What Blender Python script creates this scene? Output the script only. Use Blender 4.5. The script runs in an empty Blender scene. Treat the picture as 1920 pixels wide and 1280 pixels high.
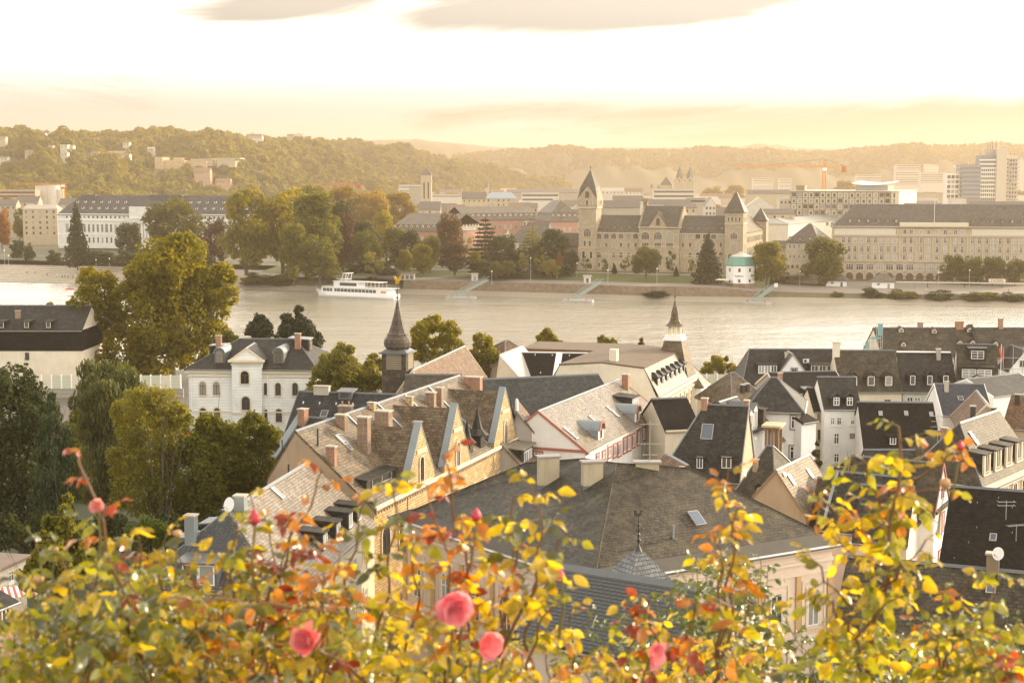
import bpy, math, random
import numpy as np
from mathutils import Vector, Matrix
random.seed(7)
R = math.radians
scene = bpy.context.scene
COL = scene.collection
# ------------------------------------------------------------------ camera
CAM_Z, FPX, PITCH = 50.0,2880.0, R(6.084)
cam_data = bpy.data.cameras.new('camera'); cam = bpy.data.objects.new('camera', cam_data); COL.objects.link(cam)
cam.location = (0,0, CAM_Z); cam.rotation_euler = (R(90) - PITCH, 0,0)
cam_data.sensor_width = 36; cam_data.lens = 36 * FPX / 1920
cam_data.clip_start = 0.1; cam_data.clip_end = 60000
cam_data.dof.use_dof = True; cam_data.dof.focus_distance = 190; cam_data.dof.aperture_fstop = 10
scene.camera = cam
scene.render.resolution_x, scene.render.resolution_y = 1024,682
# ------------------------------------------------------------------ light and colour
SUN_AZ, SUN_EL = R(54), R(14.0)
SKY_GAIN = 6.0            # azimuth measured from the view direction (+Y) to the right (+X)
sun_dir = Vector((math.sin(SUN_AZ) * math.cos(SUN_EL), math.cos(SUN_AZ) * math.cos(SUN_EL), math.sin(SUN_EL)))
sl = bpy.data.lights.new('sun', 'SUN'); sl.energy = 5.0; sl.angle = R(0.6); sl.color = (1.0,0.78,0.48)
so = bpy.data.objects.new('sun', sl); COL.objects.link(so); so.location = (300,200,300)
so.rotation_euler = (-sun_dir).to_track_quat('-Z', 'Y').to_euler()
scene.view_settings.view_transform = 'Standard'; scene.view_settings.look = 'None'
scene.view_settings.exposure = 0.4; scene.view_settings.gamma = 1.0
scene.cycles.use_denoising = True
scene.cycles.max_bounces = 6; scene.cycles.diffuse_bounces = 3; scene.cycles.glossy_bounces = 2
scene.cycles.transmission_bounces = 3; scene.cycles.volume_bounces = 1; scene.cycles.transparent_max_bounces = 6
scene.cycles.sample_clamp_indirect = 4.0; scene.cycles.sample_clamp_direct = 12.0
def make_world():
 w = bpy.data.worlds.new('World'); scene.world = w; w.use_nodes = True
 nt = w.node_tree; N = nt.nodes; L = nt.links; N.clear()
 out = N.new('ShaderNodeOutputWorld')
 def math_(op, a, b=None, c=None, clamp=False):
  n = N.new('ShaderNodeMath'); n.operation = op; n.use_clamp = clamp
  for i, v in enumerate((a, b, c)):
   if v is None: continue
   if isinstance(v, (int, float)): n.inputs[i].default_value = v
   else: L.new(v, n.inputs[i])
  return n.outputs[0]
 def sstep(x, a, b):
  n = N.new('ShaderNodeMapRange'); n.interpolation_type = 'SMOOTHSTEP'; L.new(x, n.inputs[0]); n.inputs[1].default_value = a; n.inputs[2].default_value = b; return n.outputs[0]
 sky = N.new('ShaderNodeTexSky'); sky.sky_type = 'NISHITA'; sky.sun_disc = False
 sky.sun_elevation = SUN_EL; sky.sun_rotation = SUN_AZ; sky.dust_density = 0.0; sky.air_density = 0.7; sky.ozone_density = 1.0
 bg = N.new('ShaderNodeBackground'); bg.inputs['Strength'].default_value = 0.05
 tn = N.new('ShaderNodeMixRGB'); tn.blend_type = 'MULTIPLY'; tn.inputs[0].default_value = 1.0; tn.inputs[2].default_value = (1.0,.86,.74,1); L.new(sky.outputs[0], tn.inputs[1]); L.new(tn.outputs[0], bg.inputs[0])
 # thin lit cloud veil over the whole sky, brighter towards the sun
 tc = N.new('ShaderNodeTexCoord'); nrm = N.new('ShaderNodeVectorMath'); nrm.operation = 'NORMALIZE'; L.new(tc.outputs['Generated'], nrm.inputs[0]); V = nrm.outputs[0]
 dot = N.new('ShaderNodeVectorMath'); dot.operation = 'DOT_PRODUCT'; dot.inputs[1].default_value = sun_dir; L.new(V, dot.inputs[0])
 sep = N.new('ShaderNodeSeparateXYZ'); L.new(V, sep.inputs[0]); z = sep.outputs['Z']
 hr = N.new('ShaderNodeValToRGB'); L.new(z, hr.inputs[0]); h = hr.color_ramp.elements
 h[0].position = 0.0; h[0].color = (1.0,0.80,0.68,1); h[1].position = 0.09; h[1].color = (1.0,0.93,0.83,1)
 q = h.new(0.035); q.color = (1.0,0.87,0.86,1); q = h.new(0.5); q.color = (1.0,0.92,0.80,1)
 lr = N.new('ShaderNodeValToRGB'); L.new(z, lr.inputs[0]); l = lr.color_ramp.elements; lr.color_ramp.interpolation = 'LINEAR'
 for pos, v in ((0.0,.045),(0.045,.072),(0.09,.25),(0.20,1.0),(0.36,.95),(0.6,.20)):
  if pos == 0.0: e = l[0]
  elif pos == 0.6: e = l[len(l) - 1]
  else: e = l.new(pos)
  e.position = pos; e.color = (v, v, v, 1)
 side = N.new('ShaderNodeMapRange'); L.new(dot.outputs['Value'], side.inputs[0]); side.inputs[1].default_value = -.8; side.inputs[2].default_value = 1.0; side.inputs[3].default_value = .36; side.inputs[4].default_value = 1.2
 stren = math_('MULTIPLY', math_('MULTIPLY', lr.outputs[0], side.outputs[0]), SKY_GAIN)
 # cloud banks: level streaks of noise
 mp = N.new('ShaderNodeMapping'); mp.inputs['Scale'].default_value = (1.0,1.0,6.5); mp.inputs['Location'].default_value = (0.62,0.1,0.31); L.new(V, mp.inputs[0])
 n1 = N.new('ShaderNodeTexNoise'); n1.inputs['Scale'].default_value = 3.6; n1.inputs['Detail'].default_value = 8; n1.inputs['Roughness'].default_value = 0.55; n1.inputs['Distortion'].default_value = 0.5; L.new(mp.outputs[0], n1.inputs[0]); nz = n1.outputs['Fac']
 az = math_('ARCTAN2', sep.outputs['X'], sep.outputs['Y'])
 high = math_('MULTIPLY', math_('MULTIPLY', sstep(z, .080,.105), sstep(az, -.30,-.12)), math_('SUBTRACT', 1.0, sstep(az, .10,.26)))
 low = math_('MULTIPLY', math_('MULTIPLY', sstep(z, .014,.026), math_('SUBTRACT', 1.0, sstep(z, .040,.056))), sstep(az, -.12,.16))
 bias = math_('MULTIPLY_ADD', high, .29, math_('MULTIPLY', low, .19))
 dens = math_('MULTIPLY', sstep(math_('ADD', nz, bias),.56,.74),.85)
 cc = N.new('ShaderNodeMixRGB'); L.new(dens, cc.inputs[0]); L.new(hr.outputs[0], cc.inputs[1]); cc.inputs[2].default_value = (.70,.53,.38,1)
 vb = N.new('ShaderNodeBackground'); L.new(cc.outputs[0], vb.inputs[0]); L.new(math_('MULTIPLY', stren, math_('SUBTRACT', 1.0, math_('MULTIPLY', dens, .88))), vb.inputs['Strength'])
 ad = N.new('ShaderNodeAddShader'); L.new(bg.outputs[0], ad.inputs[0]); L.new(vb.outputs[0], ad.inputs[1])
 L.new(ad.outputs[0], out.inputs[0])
make_world()
# ------------------------------------------------------------------ rays through the photograph's pixels (used to measure where things stand)
_s, _c = math.sin(PITCH), math.cos(PITCH)
def ray(px, py):
 cx, cy = (px - 960) / FPX, (py - 640) / FPX
 return Vector((cx, _c - cy * _s, -_s - cy * _c))
def PZ(px, py, z):
 d = ray(px, py); t = (z - CAM_Z) / d.z
 return Vector((d.x * t, d.y * t, z))
def PY(px, py, Y):
 d = ray(px, py); t = Y / d.y
 return Vector((d.x * t, Y, CAM_Z + d.z * t))
# ------------------------------------------------------------------ materials
MATS = {}
def _nt(name):
 m = bpy.data.materials.new(name); m.use_nodes = True
 nt = m.node_tree; b = nt.nodes['Principled BSDF']
 return m, nt, b
def _mix(nt, a, b, fac, mode='MIX'):
 n = nt.nodes.new('ShaderNodeMixRGB'); n.blend_type = mode
 for i, v in ((0, fac),(1, a),(2, b)):
  if isinstance(v, bpy.types.NodeSocket): nt.links.new(v, n.inputs[i])
  elif i == 0: n.inputs[0].default_value = v
  else: n.inputs[i].default_value = (*v, 1)
 return n.outputs[0]
def _noise(nt, scale, detail=4, vec=None, rough=0.6, stretch=None):
 n = nt.nodes.new('ShaderNodeTexNoise'); n.inputs['Scale'].default_value = scale; n.inputs['Detail'].default_value = detail
 n.inputs['Roughness'].default_value = rough
 if stretch:
  mp = nt.nodes.new('ShaderNodeMapping'); mp.inputs['Scale'].default_value = stretch
  nt.links.new(vec, mp.inputs[0]); vec = mp.outputs[0]
 if vec is not None: nt.links.new(vec, n.inputs['Vector'])
 return n.outputs['Fac']
def _ramp(nt, fac, lo, hi, a=(0,0,0), b=(1,1,1)):
 r = nt.nodes.new('ShaderNodeValToRGB'); nt.links.new(fac, r.inputs[0])
 r.color_ramp.elements[0].position = lo; r.color_ramp.elements[1].position = hi
 r.color_ramp.elements[0].color = (*a, 1); r.color_ramp.elements[1].color = (*b, 1)
 return r.outputs[0]
def _bump(nt, b, h, dist, strength=1.0):
 n = nt.nodes.new('ShaderNodeBump'); n.inputs['Distance'].default_value = dist; n.inputs['Strength'].default_value = strength
 nt.links.new(h, n.inputs['Height']); nt.links.new(n.outputs[0], b.inputs['Normal'])
def sc3(c, k): return tuple(min(1, x * k) for x in c)
def _obj(nt): return nt.nodes.new('ShaderNodeTexCoord').outputs['Object']
def _uv(nt): return nt.nodes.new('ShaderNodeTexCoord').outputs['UV']
def plain(name, col, rough=0.7, metal=0.0, spec=0.5, var=0.12, scale=1.5):
 if name in MATS: return MATS[name]
 m, nt, b = _nt(name); v = _obj(nt)
 n = _noise(nt, scale, 5, v)
 c = _mix(nt, sc3(col, 1 - var), sc3(col, 1 + var), n)
 nt.links.new(c, b.inputs['Base Color']); b.inputs['Roughness'].default_value = rough
 b.inputs['Metallic'].default_value = metal; b.inputs['Specular IOR Level'].default_value = spec
 MATS[name] = m; return m
def plaster(name, col, dirt=0.35, streak=True):
 if name in MATS: return MATS[name]
 m, nt, b = _nt(name); v = _uv(nt)
 n = _noise(nt, 0.35,6, v, 0.65)
 c = _mix(nt, sc3(col, 0.86), sc3(col, 1.06), _ramp(nt, n, 0.3,0.7))
 s = _noise(nt, 1.0,5, v, 0.7,(2.2,0.16,1))
 f = nt.nodes.new('ShaderNodeMath'); f.operation = 'MULTIPLY'; f.inputs[1].default_value = dirt
 nt.links.new(_ramp(nt, s, 0.5,0.8), f.inputs[0])
 c = _mix(nt, c, sc3(col, 0.5), f.outputs[0])
 g = _noise(nt, 9,3, v)
 c = _mix(nt, c, sc3(col, 0.9), _ramp(nt, g, 0.45,0.6), 'MIX') if False else c
 nt.links.new(c, b.inputs['Base Color']); b.inputs['Roughness'].default_value = 0.88; b.inputs['Specular IOR Level'].default_value = 0.25
 _bump(nt, b, g, 0.01)
 MATS[name] = m; return m
def courses(name, col, col2, w, h, mortar, mcol, rough=0.6, moss=None, mossamt=0.5, bump=0.02, spec=0.4, lite=None):
 """brick, stone or slate laid in courses of w x h metres"""
 if name in MATS: return MATS[name]
 if 'slate' in name or 'tile' in name or 'shingle' in name:
  w, h, mortar, col, col2, bump = w * 1.25, h * 1.3, mortar * 2.0, sc3(col, .78), sc3(col2,1.22), bump * 1.6
 m, nt, b = _nt(name); v = _uv(nt)
 # wobble the coordinates a little, so that no two courses line up perfectly
 nn = nt.nodes.new('ShaderNodeTexNoise'); nn.inputs['Scale'].default_value = 0.9; nn.inputs['Detail'].default_value = 3; nt.links.new(v, nn.inputs['Vector'])
 sub = nt.nodes.new('ShaderNodeVectorMath'); sub.operation = 'SUBTRACT'; sub.inputs[1].default_value = (.5,.5,.5); nt.links.new(nn.outputs['Color'], sub.inputs[0])
 scl = nt.nodes.new('ShaderNodeVectorMath'); scl.operation = 'SCALE'; scl.inputs['Scale'].default_value = h * 0.5; nt.links.new(sub.outputs[0], scl.inputs[0])
 add = nt.nodes.new('ShaderNodeVectorMath'); add.operation = 'ADD'; nt.links.new(v, add.inputs[0]); nt.links.new(scl.outputs[0], add.inputs[1]); v2 = add.outputs[0]
 bt = nt.nodes.new('ShaderNodeTexBrick'); bt.inputs['Scale'].default_value = 1.0; nt.links.new(v2, bt.inputs['Vector'])
 bt.inputs['Brick Width'].default_value = w; bt.inputs['Row Height'].default_value = h; bt.inputs['Mortar Size'].default_value = mortar
 bt.inputs['Mortar Smooth'].default_value = 0.3; bt.inputs['Bias'].default_value = 0.0
 bt.inputs['Color1'].default_value = (*col, 1); bt.inputs['Color2'].default_value = (*col2,1); bt.inputs['Mortar'].default_value = (*mcol, 1)
 c = bt.outputs['Color']
 n = _noise(nt, 0.22,6, v, 0.7)
 c = _mix(nt, c, (0.45,0.43,0.40), _ramp(nt, n, 0.35,0.75), 'MULTIPLY') if False else c
 c = _mix(nt, c, sc3(col, 0.55), _ramp(nt, n, 0.45,0.8,(0,0,0),(.7,.7,.7)))
 if h < .45:
  sk = _noise(nt, 1.0,5, v, .7,(2.6,.22,1)); c = _mix(nt, c, sc3(col, .5), _ramp(nt, sk, .50,.75,(0,0,0),(.5,.5,.5)))
  pk = _noise(nt, .9,2, v, .4); c = _mix(nt, c, sc3(col2,1.35), _ramp(nt, pk, .60,.64,(0,0,0),(.35,.35,.35)))
 if moss:
  mn = _noise(nt, 0.6,8, v, 0.75)
  c = _mix(nt, c, moss, _ramp(nt, mn, 0.62 - mossamt * 0.25,0.9 - mossamt * 0.3,(0,0,0),(.75,.75,.75)))
 if lite:
  ln = _noise(nt, 5.5,3, v, 0.6)
  c = _mix(nt, c, lite, _ramp(nt, ln, 0.66,0.74,(0,0,0),(.8,.8,.8)))
 nt.links.new(c, b.inputs['Base Color']); b.inputs['Roughness'].default_value = rough; b.inputs['Specular IOR Level'].default_value = spec
 hm = nt.nodes.new('ShaderNodeMath'); hm.operation = 'SUBTRACT'; hm.inputs[0].default_value = 1.0; nt.links.new(bt.outputs['Fac'], hm.inputs[1])
 fn = _noise(nt, 3.0 / max(h, .05) * 0.4,4, v, 0.7)
 hs = nt.nodes.new('ShaderNodeMath'); hs.operation = 'MULTIPLY_ADD'; hs.inputs[1].default_value = 0.9; nt.links.new(fn, hs.inputs[0]); nt.links.new(hm.outputs[0], hs.inputs[2])
 _bump(nt, b, hs.outputs[0], bump)
 MATS[name] = m; return m
def glass(name='window_glass', col=(0.03,0.035,0.04), rough=0.08):
 if name in MATS: return MATS[name]
 m, nt, b = _nt(name)
 oi = nt.nodes.new('ShaderNodeObjectInfo')
 c = _mix(nt, sc3(col, 0.6), sc3(col, 2.6), oi.outputs['Random'])
 c = _mix(nt, c, (0.34,0.33,0.30), _ramp(nt, oi.outputs['Random'], .70,.74,(0,0,0),(.75,.75,.75)))  # some panes paler: curtains and reflected sky put into the colour
 nt.links.new(c, b.inputs['Base Color']); b.inputs['Roughness'].default_value = rough; b.inputs['Specular IOR Level'].default_value = 0.7
 MATS[name] = m; return m
def leafmat(name, col, col2, trans=0.45, hue=0.25, rough=0.5, scale=0.25):
 if name in MATS: return MATS[name]
 m = bpy.data.materials.new(name); m.use_nodes = True; nt = m.node_tree; N = nt.nodes; N.clear(); L = nt.links
 out = N.new('ShaderNodeOutputMaterial'); v = N.new('ShaderNodeTexCoord').outputs['Object']
 oi = N.new('ShaderNodeObjectInfo')
 n = _noise(nt, scale, 4, v, 0.7)
 c = _mix(nt, col, col2, _ramp(nt, n, 0.32,0.68))
 r = _ramp(nt, oi.outputs['Random'], 0.0,1.0,(1 - hue, 1 - hue, 1 - hue * .6),(1 + hue * .5,1 + hue * .3,1))
 c = _mix(nt, c, r, 1.0, 'MULTIPLY')
 nt.nodes[-1].inputs[0].default_value = 1.0
 d = N.new('ShaderNodeBsdfPrincipled'); d.inputs['Roughness'].default_value = rough; d.inputs['Specular IOR Level'].default_value = 0.15
 L.new(c, d.inputs['Base Color'])
 t = N.new('ShaderNodeBsdfTranslucent')
 tcn = _mix(nt, c, (2.3,1.95,0.5),1.0, 'MULTIPLY'); L.new(tcn, t.inputs['Color'])
 mx = N.new('ShaderNodeMixShader'); mx.inputs[0].default_value = trans
 L.new(d.outputs[0], mx.inputs[1]); L.new(t.outputs[0], mx.inputs[2]); L.new(mx.outputs[0], out.inputs[0])
 MATS[name] = m; return m
# ------------------------------------------------------------------ mesh collecting
def link(o, parent=None):
 COL.objects.link(o)
 if parent is not None: o.parent = parent
 return o
def tag(o, label=None, cat=None, group=None, kind=None):
 if label: o['label'] = label
 if cat: o['category'] = cat
 if group: o['group'] = group
 if kind: o['kind'] = kind
 return o
def empty(name, loc=(0,0,0), rz=0.0, label=None, cat=None, group=None):
 o = bpy.data.objects.new(name, None); o.empty_display_size = 0.5; link(o)
 o.location = loc; o.rotation_euler = (0,0, rz)
 return tag(o, label, cat, group)
class MB:
 def __init__(s): s.v = []; s.f = []; s.m = []; s.mi = 0
 def face(s, pts):
  b = len(s.v); s.v.extend([tuple(p) for p in pts]); s.f.append(tuple(range(b, b + len(pts)))); s.m.append(s.mi)
 def solid(s, vs, fs):
  b = len(s.v); s.v.extend([tuple(p) for p in vs])
  for f in fs: s.f.append(tuple(b + i for i in f)); s.m.append(s.mi)
 def box(s, x0, x1, y0, y1, z0, z1):
  s.solid([(x0, y0, z0),(x1, y0, z0),(x1, y1, z0),(x0, y1, z0),(x0, y0, z1),(x1, y0, z1),(x1, y1, z1),(x0, y1, z1)],
    [(3,2,1,0),(4,5,6,7),(0,1,5,4),(1,2,6,5),(2,3,7,6),(3,0,4,7)])
 def slab(s, pts, t):
  """top polygon (ccw from above) with thickness t straight down"""
  n = len(pts); v = [tuple(p) for p in pts] + [(p[0], p[1], p[2] - t) for p in pts]
  fs = [tuple(range(n)), tuple(reversed(range(n, 2 * n)))]
  for i in range(n):
   j = (i + 1) % n; fs.append((i, n + i, n + j, j))
  s.solid(v, fs)
 def extr(s, pts, vec):
  """polygon pts swept by vec"""
  n = len(pts); v = [tuple(p) for p in pts] + [tuple(Vector(p) + Vector(vec)) for p in pts]
  fs = [tuple(range(n)), tuple(reversed(range(n, 2 * n)))]
  for i in range(n):
   j = (i + 1) % n; fs.append((i, n + i, n + j, j))
  s.solid(v, fs)
 def tube(s, p, q, r0, r1=None, n=6, cap=True):
  r1 = r0 if r1 is None else r1
  p, q = Vector(p), Vector(q); d = (q - p)
  if d.length < 1e-6: return
  d.normalize(); a = d.orthogonal().normalized(); b = d.cross(a)
  v = []
  for c, r in ((p, r0),(q, r1)):
   for i in range(n):
    t = 2 * math.pi * i / n; v.append(c + a * (r * math.cos(t)) + b * (r * math.sin(t)))
  fs = [(i, (i + 1) % n, n + (i + 1) % n, n + i) for i in range(n)]
  if cap: fs += [tuple(reversed(range(n))), tuple(range(n, 2 * n))]
  s.solid(v, fs)
 def lathe(s, prof, n=10, c=(0,0), rot=0.0, sx=1, sy=1):
  v = []; k = len(prof)
  for (r, z) in prof:
   for i in range(n):
    t = rot + 2 * math.pi * i / n; v.append((c[0] + r * math.cos(t) * sx, c[1] + r * math.sin(t) * sy, z))
  fs = []
  for j in range(k - 1):
   for i in range(n):
    i2 = (i + 1) % n; fs.append((j * n + i, j * n + i2,(j + 1) * n + i2,(j + 1) * n + i))
  fs.append(tuple(reversed(range(n)))); fs.append(tuple((k - 1) * n + i for i in range(n)))
  s.solid(v, fs)
 def arch(s, x0, x1, y0, y1, z0, zs, seg=8):
  """upright slab whose head is a half round from zs; x0..x1 wide"""
  r = (x1 - x0) / 2; cx = (x0 + x1) / 2
  pts = [(x0, y0, z0),(x1, y0, z0)] + [(cx + r * math.cos(math.pi * i / seg), y0, zs + r * math.sin(math.pi * i / seg)) for i in range(seg + 1)]
  s.extr(pts, (0, y1 - y0,0))
 def mesh(s, name, mats, smooth=False):
  me = bpy.data.meshes.new(name); me.from_pydata(s.v, [], s.f)
  mats = mats if isinstance(mats, (list, tuple)) else [mats]
  for m in mats: me.materials.append(m)
  if len(mats) > 1: me.polygons.foreach_set('material_index', s.m)
  uvl(me)
  if smooth: me.polygons.foreach_set('use_smooth', [True] * len(me.polygons))
  me.update(); return me
 def build(s, name, mats, parent=None, loc=None, rot=None, smooth=False):
  o = bpy.data.objects.new(name, s.mesh(name, mats, smooth)); link(o, parent)
  if loc is not None: o.location = loc
  if rot is not None: o.rotation_euler = rot
  return o
def uvl(me):
 """metric uv map: u level along each face, v up its slope"""
 n = len(me.vertices); co = np.empty(n * 3); me.vertices.foreach_get('co', co); co = co.reshape(-1,3)
 nf = len(me.polygons)
 if nf == 0: return
 me.update()
 nr = np.empty(nf * 3); me.polygons.foreach_get('normal', nr); nr = nr.reshape(-1,3)
 ls = np.empty(nf, int); me.polygons.foreach_get('loop_total', ls)
 vi = np.empty(len(me.loops), int); me.loops.foreach_get('vertex_index', vi)
 fl = np.repeat(np.arange(nf), ls); N = nr[fl]; P = co[vi]
 U = np.stack([-N[:, 1], N[:, 0], np.zeros(len(N))], 1); l = np.linalg.norm(U, axis=1)
 flat = l < 0.02; U[flat] = (1,0,0); l[flat] = 1; U /= l[:, None]
 V = np.cross(N, U)
 uv = np.stack([(P * U).sum(1),(P * V).sum(1)], 1)
 layer = me.uv_layers.new(name='UVMap'); layer.data.foreach_set('uv', uv.ravel())
def npmesh(name, verts, faces_flat, nper, mats, smooth=False, uv=False, mi=None):
 """fast mesh from numpy arrays; every face has nper corners"""
 me = bpy.data.meshes.new(name); nf = len(faces_flat) // nper
 me.vertices.add(len(verts)); me.vertices.foreach_set('co', np.asarray(verts, dtype=np.float32).ravel())
 me.loops.add(len(faces_flat)); me.loops.foreach_set('vertex_index', np.asarray(faces_flat, dtype=np.int32))
 me.polygons.add(nf); me.polygons.foreach_set('loop_start', np.arange(0, nf * nper, nper, dtype=np.int32))
 me.polygons.foreach_set('loop_total', np.full(nf, nper, dtype=np.int32))
 mats = mats if isinstance(mats, (list, tuple)) else [mats]
 for m in mats: me.materials.append(m)
 if mi is not None: me.polygons.foreach_set('material_index', np.asarray(mi, dtype=np.int32))
 me.update(calc_edges=True)
 if uv: uvl(me)
 if smooth: me.polygons.foreach_set('use_smooth', [True] * nf)
 return me
def obj(name, me, parent=None, loc=None, rot=None, scale=None):
 o = bpy.data.objects.new(name, me); link(o, parent)
 if loc is not None: o.location = loc
 if rot is not None: o.rotation_euler = rot
 if scale is not None: o.scale = scale
 return o
# ------------------------------------------------------------------ shared materials
WHITE = plaster('white_render', (0.74,0.73,0.70),0.22)
CREAM = plaster('cream_render', (0.66,0.59,0.46),0.25)
PINK = plaster('pale_pink_render', (0.68,0.55,0.45),0.12)
BEIGE = plaster('beige_render', (0.46,0.37,0.26),0.4)
TAN = plaster('tan_render', (0.36,0.27,0.18),0.45)
GREYR = plaster('grey_render', (0.34,0.31,0.27),0.4)
SLATE = courses('dark_slate', (0.0307,0.0288,0.0256),(0.046,0.0418,0.0357),0.30,0.20,0.012,(0.015,0.015,0.016),0.58,(0.11,0.10,0.075),0.3,0.02,0.18)
BLUESLATE = courses('blue_slate', (0.0319,0.0347,0.0348),(0.0446,0.0462,0.0445),0.28,0.20,0.010,(0.015,0.016,0.018),0.6, None, 0,0.015,0.18)
BROWNSLATE = courses('brown_weathered_slate', (0.0996,0.0687,0.0412),(0.1514,0.1047,0.0605),0.34,0.24,0.016,(0.035,0.028,0.02),0.62,(0.20,0.165,0.10),0.6,0.035,0.35,(0.34,0.29,0.23))
MOSSLATE = courses('mossy_old_slate', (0.0355,0.0285,0.0195),(0.06,0.0467,0.0295),0.32,0.22,0.016,(0.02,0.018,0.014),0.66,(0.13,0.105,0.06),0.6,0.035,0.3,(0.20,0.17,0.12))
BLACKSLATE = courses('black_slate', (0.013,0.0105,0.0085),(0.019,0.0155,0.013),0.30,0.16,0.008,(0.010,0.010,0.010),0.75, None, 0,0.01,0.1)
NAVYSLATE = courses('navy_slate', (0.0336,0.0384,0.0521),(0.042,0.0464,0.0595),0.30,0.18,0.006,(0.02,0.022,0.03),0.6, None, 0,0.01,0.25)
PALESLATE = courses('pale_scaly_slate', (0.145,0.115,0.08),(0.235,0.19,0.135),0.30,0.2,0.018,(0.04,0.032,0.024),0.45,(0.16,0.115,0.06),0.7,0.06,0.35,(0.40,0.34,0.25))
REDTILE = courses('brown_clay_tiles', (0.1302,0.0713,0.0363),(0.1888,0.1054,0.053),0.24,0.3,0.02,(0.07,0.04,0.025),0.7,(0.22,0.16,0.09),0.45,0.05,0.3)
YBRICK = courses('yellow_brick', (0.42,0.29,0.14),(0.60,0.44,0.24),0.55,0.26,0.035,(0.25,0.17,0.10),0.85,(0.36,0.23,0.12),0.4,0.03,0.2)
RBRICK = courses('red_brick', (0.24,0.10,0.055),(0.36,0.165,0.09),0.32,0.13,0.022,(0.42,0.34,0.26),0.85,(0.16,0.10,0.07),0.3,0.006,0.2)
BBRICK = courses('brown_brick', (0.15,0.09,0.055),(0.27,0.165,0.10),0.32,0.13,0.022,(0.44,0.36,0.28),0.85,(0.12,0.09,0.06),0.3,0.006,0.2)
STONE = courses('ochre_ashlar', (0.34,0.28,0.19),(0.42,0.35,0.25),0.9,0.42,0.02,(0.26,0.21,0.15),0.85,(0.26,0.21,0.14),0.3,0.02,0.2)
STONE2 = courses('sandstone_ashlar', (0.42,0.35,0.24),(0.47,0.40,0.29),1.1,0.5,0.02,(0.34,0.28,0.20),0.85, None, 0,0.02,0.2)
QUAY = courses('quay_masonry', (0.20,0.155,0.11),(0.27,0.21,0.15),1.3,0.55,0.035,(0.12,0.095,0.07),0.9,(0.12,0.105,0.06),0.6,0.04,0.2)
TRIMW = plain('white_paint', (0.78,0.77,0.74),0.5, var=0.05)
TRIMC = plain('cream_stone_trim', (0.62,0.54,0.40),0.8, var=0.1)
TRIMS = plain('sandstone_trim', (0.46,0.39,0.28),0.85, var=0.12)
TRIMR = plain('red_sandstone_trim', (0.34,0.12,0.085),0.8, var=0.15)
TRIMG = plain('grey_stone_trim', (0.25,0.23,0.21),0.8, var=0.12)
DARKF = plain('dark_brown_frame', (0.075,0.04,0.025),0.5, var=0.15)
ZINC = plain('weathered_zinc', (0.24,0.275,0.285),0.45,0.35, var=0.18, scale=0.8)
DZINC = plain('dark_zinc', (0.13,0.14,0.145),0.5,0.3, var=0.15)
GUTTER = plain('zinc_gutter', (0.36,0.35,0.33),0.35,0.7, var=0.15)
IRON = plain('dark_iron', (0.05,0.045,0.04),0.5,0.5)
STEEL = plain('galvanised_steel', (0.42,0.41,0.38),0.4,0.7)
WOODB = plain('brown_timber', (0.20,0.125,0.065),0.7, var=0.2)
CONC = plaster('weathered_concrete', (0.42,0.38,0.31),0.5)
POT = plain('clay_pot', (0.36,0.17,0.09),0.8)
GLASS = glass()
GLASSF = glass('far_window_glass', (0.06,0.055,0.05),0.2)
SKYGL = glass('skylight_glass', (0.06,0.075,0.10),0.05)
BARK = plain('tree_bark', (0.09,0.07,0.05),0.9, var=0.3, scale=3)
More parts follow.
